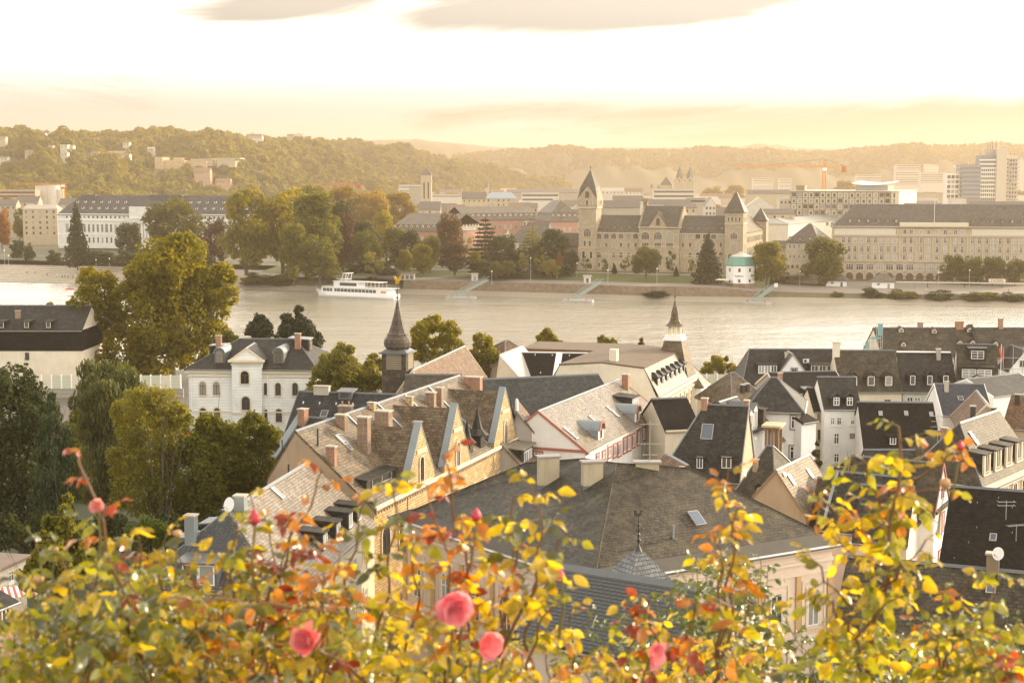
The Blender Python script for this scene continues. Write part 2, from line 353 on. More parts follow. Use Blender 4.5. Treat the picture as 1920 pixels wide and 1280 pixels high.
# ------------------------------------------------------------------ windows (meshes shared between alike windows)
WCACHE = {}
def win_meshes(w, h, style, fmat, cmat, sill, one):
 w, h = round(w, 1), round(h, 1)
 key = (w, h, style, fmat.name, cmat.name if cmat else '', sill, one)
 if key in WCACHE: return WCACHE[key]
 f, g = MB(), MB()
 arch = 'arch' in style; t = min(0.09, w * 0.11)
 hs = h - w / 2 if arch else h
 G = f if one else g
 if one: f.mi = 1
 if arch: G.arch(-w / 2, w / 2,-0.02,0.05,0, hs)
 else: G.box(-w / 2, w / 2,-0.02,0.05,0, h)
 f.mi = 0
 f.box(-w / 2,-w / 2 + t, -0.07,0.02,0, hs); f.box(w / 2 - t, w / 2,-0.07,0.02,0, hs)
 f.box(-w / 2 + t, w / 2 - t, -0.07,0.02,0, t)
 if not arch: f.box(-w / 2 + t, w / 2 - t, -0.07,0.02, h - t, h)
 m = t * 0.45
 if 'two' in style or 'cross' in style or 'grid' in style: f.box(-m, m, -0.065,0.02, t, hs if arch else h - t)
 if 'tri' in style:
  for k in (-1,1): f.box(k * w / 6 - m, k * w / 6 + m, -0.065,0.02, t, h - t)
 if 'cross' in style or 'tri' in style: f.box(-w / 2 + t, w / 2 - t, -0.06,0.015, h * 0.66 - m, h * 0.66 + m)
 if 'grid' in style:
  for k in (0.36,0.68): f.box(-w / 2 + t, w / 2 - t, -0.06,0.015, h * k - m * .8, h * k + m * .8)
 if cmat:
  f.mi = 1 if not one else 2
  c = min(0.22, w * 0.2)
  f.box(-w / 2 - c, -w / 2,-0.10,0.02,-c * .3, hs); f.box(w / 2, w / 2 + c, -0.10,0.02,-c * .3, hs)
  if arch:
   n = 8; r0, r1 = w / 2, w / 2 + c
   for i in range(n):
    a0, a1 = math.pi * i / n, math.pi * (i + 1) / n
    P = [(r * math.cos(a),-0.10, hs + r * math.sin(a)) for r, a in ((r0, a0),(r1, a0),(r1, a1),(r0, a1))]
    f.extr(P, (0,.12,0))
  else: f.box(-w / 2 - c, w / 2 + c, -0.12,0.02, h, h + c)
 if sill:
  f.mi = (2 if one else 1) if cmat else 0
  f.box(-w / 2 - .15, w / 2 + .15,-0.2,0.02,-0.2,-0.06)
 fm = [fmat] + ([GLASSF] if one else []) + ([cmat] if cmat else [])
 r = (f.mesh('window', fm), None if one else g.mesh('pane', [GLASS]))
 WCACHE[key] = r; return r
def window(parent, loc, rz, w, h, style='cross', fmat=None, cmat=None, sill=False, one=False, name='window', zmin=0.3):
 fm, gm = win_meshes(w, h, style, fmat or TRIMW, cmat, sill, one)
 o = obj(name, fm, parent, loc, (0,0, rz))
 if gm: obj('pane', gm, o)
 return o
# ------------------------------------------------------------------ houses
class House:
 def __init__(s, name, label, A, B, ze, depth, cat='house', ground=8.0, roof='gable_x', rise=4.0, rp=0.5, wall=None, rmat=None,
    over=0.35, hl=0.0, hr=0.0, mh=2.6, mi=1.0, group=None, gutter=True, he2=None, trim=None, ridge=True, rname='roof', socle=None, barge=None, W=None, base=None, rtop=None):
  A = PZ(*A, ze) if len(A) == 2 else Vector(A); B = PZ(*B, ze) if len(B) == 2 else Vector(B)
  d = B - A; s.W = W or math.hypot(d.x, d.y); s.D = depth; s.rz = math.atan2(d.y, d.x); s.ground = ground
  s.he = ze - ground; s.roof = roof; s.rise = rise; s.rp = rp; s.hl, s.hr = hl, hr; s.mh, s.mi = mh, mi; s.o = over
  s.O = Vector((A.x, A.y, ground)); s.root = empty(name, s.O, s.rz, label, cat, group)
  s.ca, s.sa = math.cos(s.rz), math.sin(s.rz)
  s.wall, s.rmat = wall or WHITE, rmat or SLATE; s.he2 = he2
  s.planes = []; s.make(gutter, ridge, rname, trim, barge, rtop)
  if socle:
   m = MB(); m.box(-.06, s.W + .06,-.06, s.D + .06,-1.5, socle); m.build('plinth', TRIMG, s.root)
 def tol(s, p):
  dx, dy = p.x - s.O.x, p.y - s.O.y
  return Vector((dx * s.ca + dy * s.sa, -dx * s.sa + dy * s.ca, p.z - s.O.z))
 def make(s, gutter, ridge, rname, trim, barge, rtop=None):
  W, D, he, o, rp, ri = s.W, s.D, s.he, s.o, s.rp, s.rise
  w, r, cap = MB(), MB(), MB(); T = 0.24
  if s.roof in ('gable_x', 'hip', 'mansard'):
   if s.roof == 'mansard':
    mh, mi = s.mh, s.mi; xl = mi if s.hl > 0 else 0; xr = mi if s.hr > 0 else 0
    e = [(-(o if xl else .1),-o),(W + (o if xr else .1),-o),(W + (o if xr else .1), D + o),(-(o if xl else .1), D + o)]
    k = [(xl, mi),(W - xr, mi),(W - xr, D - mi),(xl, D - mi)]
    E = [(x, y, he) for x, y in e]; K = [(x, y, he + mh) for x, y in k]
    r.slab([E[0], E[1], K[1], K[0]], T); r.slab([E[2], E[3], K[3], K[2]], T)
    if xl: r.slab([E[3], E[0], K[0], K[3]], T)
    if xr: r.slab([E[1], E[2], K[2], K[1]], T)
    hl, hr = max(s.hl, 0), max(s.hr, 0); z2 = he + mh + ri
    r0 = (xl + (hl - 1 if hl > 1 else 0), D * rp, z2); r1 = (W - xr - (hr - 1 if hr > 1 else 0), D * rp, z2)
    K2 = [(x + (-.12 if x < W / 2 else .12), y + (-.12 if y < D / 2 else .12), z + .03) for x, y, z in K]
    t = MB() if rtop else r
    t.slab([K2[0], K2[1], r1, r0], .2); t.slab([K2[2], K2[3], r0, r1], .2)
    if hl > 1: t.slab([K2[3], K2[0], r0], .2)
    if hr > 1: t.slab([K2[1], K2[2], r1], .2)
    if rtop: t.build('upper_roof', rtop, s.root)
    w.box(0, W, 0, D, 0, he - .1)
    for x in ([0] if not xl else []) + ([W - .3] if not xr else []):
     w.extr([(x, .05, he - .1),(x, D - .05, he - .1),(x, D - mi, he + mh - .1),(x, D * rp, z2 - .12),(x, mi, he + mh - .1)], (.3,0,0))
    s.planes += [(he, mh / (mi + .001), 'F', 0),(he, mh / (mi + .001), 'B', 0),(he + mh, ri / (D * rp - mi + .01), 'F', mi),(he + mh, ri / (D * (1 - rp) - mi + .01), 'B', mi)]
    if xl: s.planes.append((he, mh / mi, 'L', 0))
    if xr: s.planes.append((he, mh / mi, 'R', 0))
   else:
    hl, hr = s.hl, s.hr; sf = ri / (rp * D); sb = ri / ((1 - rp) * D)
    ol = o if hl > 0 else .12; orr = o if hr > 0 else .12
    E = [(-ol, -o, he - o * sf),(W + orr, -o, he - o * sf),(W + orr, D + o, he - o * sb),(-ol, D + o, he - o * sb)]
    r0 = (hl if hl > 0 else -ol, rp * D, he + ri); r1 = (W - hr if hr > 0 else W + orr, rp * D, he + ri)
    pyr = abs(r1[0] - r0[0]) < .05
    if pyr: r.slab([E[0], E[1], r0], T); r.slab([E[2], E[3], r0], T)
    else: r.slab([E[0], E[1], r1, r0], T); r.slab([E[2], E[3], r0, r1], T)
    if hl > 0: r.slab([E[3], E[0], r0], T)
    if hr > 0: r.slab([E[1], E[2], r1], T)
    w.box(0, W, 0, D, 0, he - .1)
    for x, hh in ((0, hl),(W - .3, hr)):
     if hh <= 0: w.extr([(x, .02, he - .101),(x, D - .02, he - .101),(x, rp * D, he + ri - .12)], (.3,0,0))
    if ridge and not pyr: cap.extr([(r0[0], rp * D - .2, he + ri - .1),(r0[0], rp * D + .2, he + ri - .1),(r0[0], rp * D, he + ri + .08)], (r1[0] - r0[0], 0,0))
    if ridge:
     if hl > 0: cap.tube((E[0][0], E[0][1], E[0][2]), r0,.09,.09,5); cap.tube(E[3], r0,.09,.09,5)
     if hr > 0: cap.tube(E[1], r1,.09,.09,5); cap.tube(E[2], r1,.09,.09,5)
    s.planes += [(he, sf, 'F', 0),(he, sb, 'B', 0)]
    if hl > 0: s.planes.append((he, ri / hl, 'L', 0))
    if hr > 0: s.planes.append((he, ri / hr, 'R', 0))
    if barge:
     for x, hh in ((-ol - .04, hl),(W + orr - .06, hr)):
      if hh <= 0:
       for a, b in ((E[0], r0),(E[3], r0)):
        bm = MB(); bm.extr([(x, a[1], a[2] - .26),(x, b[1], b[2] - .26),(x, b[1], b[2] + .06),(x, a[1], a[2] + .06)], (.10,0,0)); bm.build('barge_board', barge, s.root)
  elif s.roof in ('gable_y', 'hip_y'):
   h2 = s.he2 if s.he2 is not None else he
   hf, hb = s.hl, s.hr; zr = he + ri; sl = ri / (rp * W); sr = (zr - h2) / ((1 - rp) * W)
   of = o if hf > 0 else .12; ob = o if hb > 0 else .12
   E = [(-o, -of, he - o * sl),(W + o, -of, h2 - o * sr),(W + o, D + ob, h2 - o * sr),(-o, D + ob, he - o * sl)]
   r0 = (rp * W, hf if hf > 0 else -of, zr); r1 = (rp * W, D - hb if hb > 0 else D + ob, zr)
   r.slab([E[3], E[0], r0, r1], T); r.slab([E[1], E[2], r1, r0], T)
   if hf > 0: r.slab([E[0], E[1], r0], T)
   if hb > 0: r.slab([E[2], E[3], r1], T)
   w.extr([(0,0,0),(W, 0,0),(W, 0, h2 - .1),(0,0, he - .1)], (0, D, 0))
   for y, hh in ((0, hf),(D - .3, hb)):
    if hh <= 0: w.extr([(.02, y, he - .101),(W - .02, y, h2 - .101),(rp * W, y, zr - .12)], (0,.3,0))
   if ridge:
    cap.extr([(rp * W - .2, r0[1], zr - .1),(rp * W + .2, r0[1], zr - .1),(rp * W, r0[1], zr + .08)], (0, r1[1] - r0[1], 0))
    if hf > 0: cap.tube(E[0], r0,.09,.09,5); cap.tube(E[1], r0,.09,.09,5)
    if hb > 0: cap.tube(E[2], r1,.09,.09,5); cap.tube(E[3], r1,.09,.09,5)
   s.planes += [(he, sl, 'L', 0),(h2, sr, 'R', 0)]
   if hf > 0: s.planes.append((he, ri / hf, 'F', 0))
   if hb > 0: s.planes.append((he, ri / hb, 'B', 0))
   if barge:
    for y, hh in ((-of - .04, hf),(D + ob - .06, hb)):
     if hh <= 0:
      for a, b in ((E[0], r0),(E[1], r0)):
       bm = MB(); bm.extr([(a[0], y, a[2] - .26),(b[0], y, b[2] - .26),(b[0], y, b[2] + .06),(a[0], y, a[2] + .06)], (0,.10,0)); bm.build('barge_board', barge, s.root)
  elif s.roof == 'flat':
   w.box(0, W, 0, D, 0, he); r.box(-o, W + o, -o, D + o, he + .002, he + .25); s.planes.append((he + .25,0, 'F', 0))
  if w.v: w.build('wall', s.wall, s.root)
  if r.v: r.build(rname, s.rmat, s.root)
  if cap.v: cap.build('ridge_cap', DZINC, s.root)
  if gutter and s.roof != 'flat':
   g = MB(); f = s.planes[0]
   if s.roof in ('gable_x', 'hip', 'mansard'):
    zg = (he - o * (s.rise / (rp * D))) if s.roof != 'mansard' else he
    g.tube((-o * .3,-o - .07, zg - .12),(W + o * .3,-o - .07, zg - .12),.09,.09,6)
    if s.hr > 0: g.tube((W + o + .07,-o, zg - .12),(W + o + .07, D + o, zg - .12),.09,.09,6)
   else:
    h2 = s.he2 if s.he2 is not None else he
    g.tube((W + o + .07,0, h2 - o * (he + ri - h2) / ((1 - rp) * W) - .12),(W + o + .07, D, h2 - o * (he + ri - h2) / ((1 - rp) * W) - .12),.09,.09,6)
   g.build('gutter', GUTTER, s.root)
  if trim:
   m = MB()
   m.box(-.12, W + .12,-.14,-.002, he - .75, he - .3)
   m.box(W + .002, W + .14,-.12, D + .12, he - .75, he - .3)
   m.build('cornice', trim, s.root)
 def zr(s, x, y):
  z = 1e9
  for (h, k, side, off) in s.planes:
   d = {'F': y, 'B': s.D - y, 'L': x, 'R': s.W - x}[side] - off
   z = min(z, h + k * d)
  return z
 def hit(s, px, py, z=None):
  """where the line of sight through a photo pixel meets the roof; local x, y"""
  d = ray(px, py).normalized(); C = Vector((0,0, CAM_Z))
  if z is not None: return s.tol(PZ(px, py, z))
  t = 40.0; pr = None
  while t < 4000:
   p = s.tol(C + d * t)
   if -1 <= p.x <= s.W + 1 and -1 <= p.y <= s.D + 1 and p.z <= s.zr(p.x, p.y): return p
   t += 0.1 if t < 500 else 0.3
  q = s.tol(PZ(px, py, s.ground + s.he)); print('MISS', s.root.name, px, py); q.x = min(max(q.x, 0), s.W); q.y = min(max(q.y, 0), s.D); return q
 def scale_at(s, p):
  """photo pixels per metre at local point p"""
  wy = s.O.y + p.x * s.sa + p.y * s.ca
  wz = s.O.z + p.z
  return FPX / (wy * _c + (CAM_Z - wz) * _s)
 def fhit(s, face, px, py):
  """meeting point with a wall face: (u, z)"""
  d = ray(px, py); C = Vector((0,0, CAM_Z)); a = s.tol(C); b = s.tol(C + d * 100)
  v = b - a
  if face == 'F': t = (0 - a.y) / v.y; p = a + v * t; return p.x, p.z
  if face == 'R': t = (s.W - a.x) / v.x; p = a + v * t; return p.y, p.z
  t = (0 - a.x) / v.x; p = a + v * t; return s.D - p.y, p.z
 def place(s, face, u, z, inset=0.0):
  if face == 'F': return Vector((u, inset, z)),0.0
  if face == 'R': return Vector((s.W - inset, u, z)), R(90)
  return Vector((inset, s.D - u, z)), R(-90)
 def win(s, face, u, z, w, h, style='cross', fmat=None, cmat=None, sill=False, one=False):
  p, r = s.place(face, u, z); return window(s.root, p, r, w, h, style, fmat, cmat, sill, one)
 def wpx(s, face, boxes, style='cross', fmat=None, cmat=None, sill=False, one=False):
  for (x0, x1, y0, y1) in boxes:
   u0, za = s.fhit(face, x0,(y0 + y1) / 2); u1, _ = s.fhit(face, x1,(y0 + y1) / 2)
   _, zt = s.fhit(face, (x0 + x1) / 2, y0); _, zb = s.fhit(face, (x0 + x1) / 2, y1)
   s.win(face, (u0 + u1) / 2, zb, max(abs(u1 - u0),.3), max(zt - zb, .3), style, fmat, cmat, sill, one)
 def grid(s, face, us, zs, w, h, style='cross', fmat=None, cmat=None, sill=False, one=True):
  for z in zs:
   for u in us: s.win(face, u, z, w, h, style, fmat, cmat, sill, one)
 def chimney(s, x0, x1, ytop, ybase, mat=None, depth=None, capm=None, pots=0, label=None):
  p = s.hit((x0 + x1) / 2, ybase); k = s.scale_at(p); w = (x1 - x0) / k * .92; hgt = (ybase - ytop) / k
  d = depth or max(w * .6,.45); m = MB(); zb = min(s.zr(p.x + sx * w / 2, p.y + sy) for sx in (-1,1) for sy in (0, d)) - .3
  zt = p.z + hgt; m.box(p.x - w / 2, p.x + w / 2, p.y, p.y + d, zb, zt)
  o = m.build('chimney', mat or BBRICK, s.root)
  if label: o['label'] = label
  c = MB(); c.box(p.x - w / 2 - .08, p.x + w / 2 + .08, p.y - .08, p.y + d + .08, zt, zt + .12)
  oo = c.build('chimney_cap', capm or CONC, o)
  if pots:
   q = MB()
   for i in range(pots):
    cx = p.x + w * ((i + .5) / pots - .5); q.lathe([(.13, zt + .1),(.11, zt + .5),(.14, zt + .52),(.14, zt + .58)], 8,(cx, p.y + d / 2))
   q.build('chimney_pot', POT, o)
  return o
 def slopemat(s, p):
  e = .05; gx = (s.zr(p.x + e, p.y) - s.zr(p.x - e, p.y)) / (2 * e); gy = (s.zr(p.x, p.y + e) - s.zr(p.x, p.y - e)) / (2 * e)
  n = Vector((-gx, -gy, 1)).normalized()
  u = Vector((0,0,1)).cross(n)
  u = Vector((1,0,0)) if u.length < 1e-3 else u.normalized()
  v = n.cross(u); M = Matrix((u, v, n)).transposed().to_4x4(); M.translation = Vector((p.x, p.y, s.zr(p.x, p.y))); return M
 def skylight(s, px, py, w=.8, h=1.2, open_=False):
  p = s.hit(px, py); M = s.slopemat(p)
  m = MB(); t = .08
  m.box(-w / 2, w / 2,-h / 2,-h / 2 + t, -.05,.12); m.box(-w / 2, w / 2, h / 2 - t, h / 2,-.05,.12)
  m.box(-w / 2,-w / 2 + t, -h / 2 + t, h / 2 - t, -.05,.12); m.box(w / 2 - t, w / 2,-h / 2 + t, h / 2 - t, -.05,.12)
  o = m.build('skylight', STEEL, s.root); o.matrix_local = M
  g = MB(); g.box(-w / 2 + t, w / 2 - t, -h / 2 + t, h / 2 - t, -.05,.07); g.build('pane', SKYGL, o)
  return o
 def dormer(s, side, x0, x1, ytop, ybot, kind='gable', wmat=None, rmat=None, style='cross', fmat=None, ov=.18, winfrac=(.72,.75), slope=None, nwin=1, facemat=None):
  """dormer whose front fills the photo box; side is the slope it stands on"""
  p = s.hit((x0 + x1) / 2, ybot - 1)
  if side == 'F': u, ins = p.x, p.y
  elif side == 'R': u, ins = p.y, s.W - p.x
  else: u, ins = s.D - p.y, p.x
  k = s.scale_at(p); th = (ybot - ytop) / k
  if side == 'F': w = (x1 - x0) / k
  else:
   a = s.tol(PZ(x0, ybot, s.ground + p.z)); b = s.tol(PZ(x1, ybot, s.ground + p.z)); w = abs(x1 - x0) / k / max(.35, abs(math.sin(s.rz + math.atan2((x0 + x1) / 2 - 960, FPX)))) if abs(s.sa) > .3 else (x1 - x0) / k
  return s.dormer_at(side, u, ins, w, th, kind, wmat, rmat, style, fmat, ov, winfrac, nwin, p.z, facemat)
 def dormer_at(s, side, u, ins, w, th, kind='gable', wmat=None, rmat=None, style='cross', fmat=None, ov=.18, winfrac=(.72,.75), nwin=1, z0=None, facemat=None, cas=None):
  loc, rz = s.place(side, u, 0, ins)
  z0 = s.zr(loc.x, loc.y) if z0 is None else z0
  loc.z = z0
  sl = [pl for pl in s.planes if pl[2] == side]
  kk = max(sl[-1][1] if len(sl) > 1 and ins > sl[-1][3] and sl[-1][3] > 0 else sl[0][1], .25)
  wmat, rmat = wmat or s.rmat, rmat or s.rmat
  b, r = MB(), MB()
  if kind == 'gable':
   ri = w * .42; h = th - ri; L = h / kk + .3; L2 = th / kk + .4
   b.box(-w / 2, w / 2,0, L, -.4, h)
   b.extr([(-w / 2 + .01,0, h),(w / 2 - .01,0, h),(0,0, th - .08)], (0,.15,0))
   for sg in (-1,1):
    q = [(sg * (w / 2 + ov),-ov, h - ov * ri / (w / 2)),(0,-ov, th),(0, L2, th),(sg * (w / 2 + ov), max(L - .2,.1), h - ov * ri / (w / 2))]
    if sg > 0: q = q[::-1]
    r.slab(q[::-1] if sg < 0 else q[::-1], .09)
  elif kind == 'shed':
   h = th; L = h / kk; drop = .12
   b.box(-w / 2, w / 2,0, min(L, 6),-.4, h - .2)
   r.slab([(-w / 2 - ov, -ov, h - drop),(w / 2 + ov, -ov, h - drop),(w / 2 + ov, min(L + .6,7), h + .10),(-w / 2 - ov, min(L + .6,7), h + .10)], .14)
  elif kind == 'arch':
   rr = w / 2; h = th - rr; L = h / kk; L2 = th / kk + .2
   b.box(-w / 2, w / 2,0, L + .3,-.4, h)
   n = 10; pts = [(rr * math.cos(math.pi * i / n),0, h + rr * math.sin(math.pi * i / n)) for i in range(n + 1)]
   b.extr(pts[::-1], (0, L2 * .9,0))
   ro = rr + .1
   for i in range(n):
    a0, a1 = math.pi * i / n, math.pi * (i + 1) / n
    P = [(q * math.cos(a),-ov, h + q * math.sin(a)) for q, a in ((rr, a0),(ro, a0),(ro, a1),(rr, a1))]
    r.extr(P[::-1], (0, L2 + ov, 0))
  elif kind == 'hip':
   ri = w * .4; h = th - ri; L = h / kk + .2; L2 = th / kk + .3
   b.box(-w / 2, w / 2,0, L, -.4, h)
   a = w / 2 + ov
   r.slab([(-a, -ov, h),(a, -ov, h),(0, w * .35, th)], .1)
   r.slab([(a, -ov, h),(a, L, h),(0, L2, th),(0, w * .35, th)], .1); r.slab([(-a, L, h),(-a, -ov, h),(0, w * .35, th),(0, L2, th)], .1)
  o = b.build('dormer', wmat, s.root, loc, (0,0, rz)); r.build('dormer_roof', rmat, o)
  ww, wh = w * winfrac[0] / nwin, (h if kind != 'arch' else th - .25) * winfrac[1]
  if facemat:
   fb = MB(); fb.box(-w / 2 + .02, w / 2 - .02,-.04,0,0, h - .02); fb.build('dormer_front', facemat, o)
  for i in range(nwin):
   window(o, (w * winfrac[0] * ((i + .5) / nwin - .5),-.03,(h - wh) * .45 if kind != 'arch' else .1),0, ww * .94, wh, style, fmat or TRIMW, cas, False, True)
  return o
def text_mesh(name, body, size, extrude, mat, parent=None):
 cu = bpy.data.curves.new(name, 'FONT'); cu.body = body; cu.size = size; cu.align_x = 'CENTER'; cu.extrude = extrude; cu.resolution_u = 2
 t = bpy.data.objects.new(name, cu); COL.objects.link(t)
 me = bpy.data.meshes.new_from_object(t.evaluated_get(bpy.context.evaluated_depsgraph_get())); bpy.data.objects.remove(t)
 me.name = name; me.materials.clear(); me.materials.append(mat); return obj(name, me, parent)
# ------------------------------------------------------------------ trees
def clumps(rng, blobs, n, leaf, outward=0.6, shell=0.55, droop=0.0):
 """n leaf clumps (quads) through a set of ellipsoids"""
 B = np.array(blobs, float); vol = (B[:, 3] * B[:, 4] * B[:, 5]) ** (2 / 3); pr = vol / vol.sum()
 k = rng.choice(len(B), n, p=pr); d = rng.normal(size=(n, 3)); d /= np.linalg.norm(d, axis=1)[:, None]
 r = shell + (1 - shell) * rng.random(n) ** 0.6; r *= 1 + 0.08 * rng.normal(size=n)
 P = B[k, :3] + d * B[k, 3:6] * r[:, None]
 N = d * outward + rng.normal(size=(n, 3)) * (1 - outward) * 0.9; N[:, 2] += 0.15; N /= np.linalg.norm(N, axis=1)[:, None]
 a = np.cross(N, rng.normal(size=(n, 3))); a /= np.linalg.norm(a, axis=1)[:, None]; b = np.cross(N, a)
 s = leaf * (0.55 + 0.9 * rng.random(n)); s2 = s * (0.5 + 0.5 * rng.random(n))
 if droop: b = b * (1 - droop) + np.array([0,0,-1.0]) * droop; s2 = s * 1.9; s = s * .5
 a *= s[:, None] / 2; b *= s2[:, None] / 2
 V = np.stack([P - a - b * .6, P + a * .5 - b, P + a + b * .5, P - a * .4 + b], 1).reshape(-1,3)
 F = np.arange(4 * n)
 return V, F
def round_blobs(rng, R_, H, base, n=26, top=1.0):
 """blobs filling a rounded crown: radius R_, from height base to H"""
 out = []; cz = (base + H) / 2; hz = (H - base) / 2
 out.append((0,0, cz, R_ * .62, R_ * .62, hz * .68))
 for i in range(n):
  t = rng.random(); z = base + (H - base) * (0.08 + .86 * t); ang = rng.random() * 2 * math.pi
  lim = math.sqrt(max(0.05,1 - ((z - cz) / hz) ** 2)) if z > cz else math.sqrt(max(.2,1 - .7 * ((z - cz) / hz) ** 2))
  q = R_ * lim * (0.45 + 0.32 * rng.random()); rr = R_ * (0.20 + 0.17 * rng.random())
  out.append((q * math.cos(ang), q * math.sin(ang), z, rr, rr, rr * .85 * min(1.3, hz / R_)))
 return out
def limb_mesh(rng, H, r, base, spread, n=7):
 m = MB(); p = Vector((0,0,-.5)); q = Vector((rng.normal() * .02 * H, rng.normal() * .02 * H, base * 1.15)); m.tube(p, q, r, r * .7,8)
 for i in range(n):
  a = 2 * math.pi * (i + rng.random() * .6) / n; z = base * (.85 + .3 * rng.random()); s = q * (z / q.z) if z < q.z else q
  e = Vector((math.cos(a) * spread * (.5 + .4 * rng.random()), math.sin(a) * spread * (.5 + .4 * rng.random()), base + (H - base) * (.35 + .5 * rng.random())))
  mid = (s + e) / 2 + Vector((0,0,-.06 * H * rng.random())); m.tube(s, mid, r * .42, r * .24,5); m.tube(mid, e, r * .24, r * .06,5)
 return m
TV = {}
def tree_variant(kind, i, leafm):
 key = (kind, i, leafm.name)
 if key in TV: return TV[key]
 rng = np.random.default_rng(100 + i * 17 + hash_s(kind))
 H = 10.0
 if kind == 'round':      # 10 high, crown radius 4
  b = round_blobs(rng, 4,10,.9,34); V, F = clumps(rng, b, 5200,.42); tm = limb_mesh(rng, H, .28,2.2,3.2)
 elif kind == 'tall':     # radius 4 of a taller, looser crown
  b = round_blobs(rng, 3.8,10,.5,40); V, F = clumps(rng, b, 5200,.38,.5); tm = limb_mesh(rng, H, .25,2.0,3.0,9)
 elif kind == 'loose':
  b = round_blobs(rng, 4,10,1.8,22)[1:]; b = [(x, y, z, a * .72, c * .72, d * .72) for x, y, z, a, c, d in b]
  V, F = clumps(rng, b, 2600,.34,.35); tm = limb_mesh(rng, H, .16,1.8,3.2,11)
 elif kind == 'bush':
  b = round_blobs(rng, 5,10,-.5,26); V, F = clumps(rng, b, 2600,.75,.6); tm = limb_mesh(rng, H, .2,1.2,3,5)
 elif kind == 'cone':     # dense conical evergreen, radius 3 at the foot
  b = []
  for k in range(46):
   t = (k / 46) ** .9; z = .6 + 9.2 * t; rr = 3.0 * (1 - t) ** .8 + .12; a = k * 2.4; q = rr * .55
   b.append((q * math.cos(a), q * math.sin(a), z, rr * .55 + .1, rr * .55 + .1,.75))
  V, F = clumps(rng, b, 5200,.34,.45,.5); tm = limb_mesh(rng, H, .2,1.0,1.0,3)
 elif kind == 'cedar':    # tiers of level boughs with gaps
  b = []
  for k in range(11):
   t = k / 11; z = 1.5 + 8.2 * t; rr = 3.6 * (1 - t) ** .75 + .35; m = 7 if t < .7 else 4
   for j in range(m):
    a = j * 2 * math.pi / m + k * 1.1; q = rr * (.5 + .2 * rng.random())
    b.append((q * math.cos(a), q * math.sin(a), z - q * .12, rr * .38, rr * .38,.22))
  V, F = clumps(rng, b, 4200,.32,.35,.3); tm = MB(); tm.tube((0,0,-.5),(0,0,9.6),.25,.04,7)
 me = npmesh('crown', V, F, 4, leafm); TV[key] = (me, tm.mesh('trunk', BARK)); return TV[key]
def hash_s(t): return sum(ord(c) * (i + 1) for i, c in enumerate(t)) % 997
KR = {'round': 3.75, 'tall': 3.6, 'loose': 3.9, 'bush': 4.9, 'cone': 2.9, 'cedar': 3.7}
_tn = [0]
def tree(kind, x0, x1, ytop, D, zg, leafm, label, name='tree', cat='tree', group=None, i=None):
 """tree whose crown spans photo columns x0..x1 and tops out at row ytop, standing at distance D on ground zg"""
 _tn[0] += 1; i = _tn[0] % 3 if i is None else i
 P = PY((x0 + x1) / 2, ytop, D); k = FPX / (D * _c + (CAM_Z - P.z) * _s); w = (x1 - x0) / k
 cm, tm = tree_variant(kind, i, leafm)
 r = empty(name, (P.x, D, zg), random.random() * 6.28, label, cat, group)
 sx = w / 2 / KR[kind]; sz = (P.z - zg) / 10.0
 c = obj('crown', cm, r, scale=(sx, sx, sz)); t = obj('trunk', tm, r, scale=(sx, sx, sz))
 return r
def big_tree(name, label, lobes, D, zg, leafm, leaf, n, trunk_r=.6, limbs=9, seed=1, droop=0, shell=.5, outward=.5, group=None, cat='tree', sub=9, depth=None, stemx=None, grow=1.1):
 """individually grown tree; lobes are (px, py, radius px) of the crown's masses in the photo"""
 rng = np.random.default_rng(seed); B = []
 cx = sum(l[0] for l in lobes) / len(lobes) if stemx is None else stemx; O = PY(cx, 640, D); O = Vector((O.x, D, zg))
 Z = []
 for li, (px, py, r) in enumerate(lobes):
  dd = (rng.random() - .5) * 2; dep = (depth if depth is not None else 3.0)
  P = PY(px, py, D + dd * dep); k = FPX / (D * _c + (CAM_Z - P.z) * _s); rr = r * grow / k
  c = np.array([P.x - O.x, P.y - O.y, P.z - zg]); Z.append(c)
  B.append((*c, rr * .72, rr * .72, rr * .72))
  for j in range(sub):
   d = rng.normal(size=3); d /= np.linalg.norm(d); q = rr * (.25 + .12 * rng.random()); cc = c + d * rr * .68
   B.append((*cc, q, q, q))
 V, F = clumps(rng, B, n, leaf, outward, shell, droop)
 keep = V.reshape(-1,4,3)[:, 0,2] > .3; V = V.reshape(-1,4,3)[keep].reshape(-1,3); F = np.arange(len(V))
 r = empty(name, O, 0, label, cat, group)
 obj('crown', npmesh('crown', V, F, 4, leafm), r)
 m = MB(); top = max(z[2] for z in Z); fork = Vector((0,0, top * .32)); m.tube((0,0,-.6), fork, trunk_r, trunk_r * .7,10)
 for z in Z:
  e = Vector(z); mid = fork.lerp(e, .5) + Vector((0,0,-.05 * top)); m.tube(fork, mid, trunk_r * .4, trunk_r * .22,6); m.tube(mid, e, trunk_r * .22, trunk_r * .05,5)
  for j in range(3):
   f = e + Vector(rng.normal(size=3)) * 1.4; m.tube(mid.lerp(e, .3 * j), f, trunk_r * .10, trunk_r * .03,4)
 m.build('trunk', BARK, r)
 return r
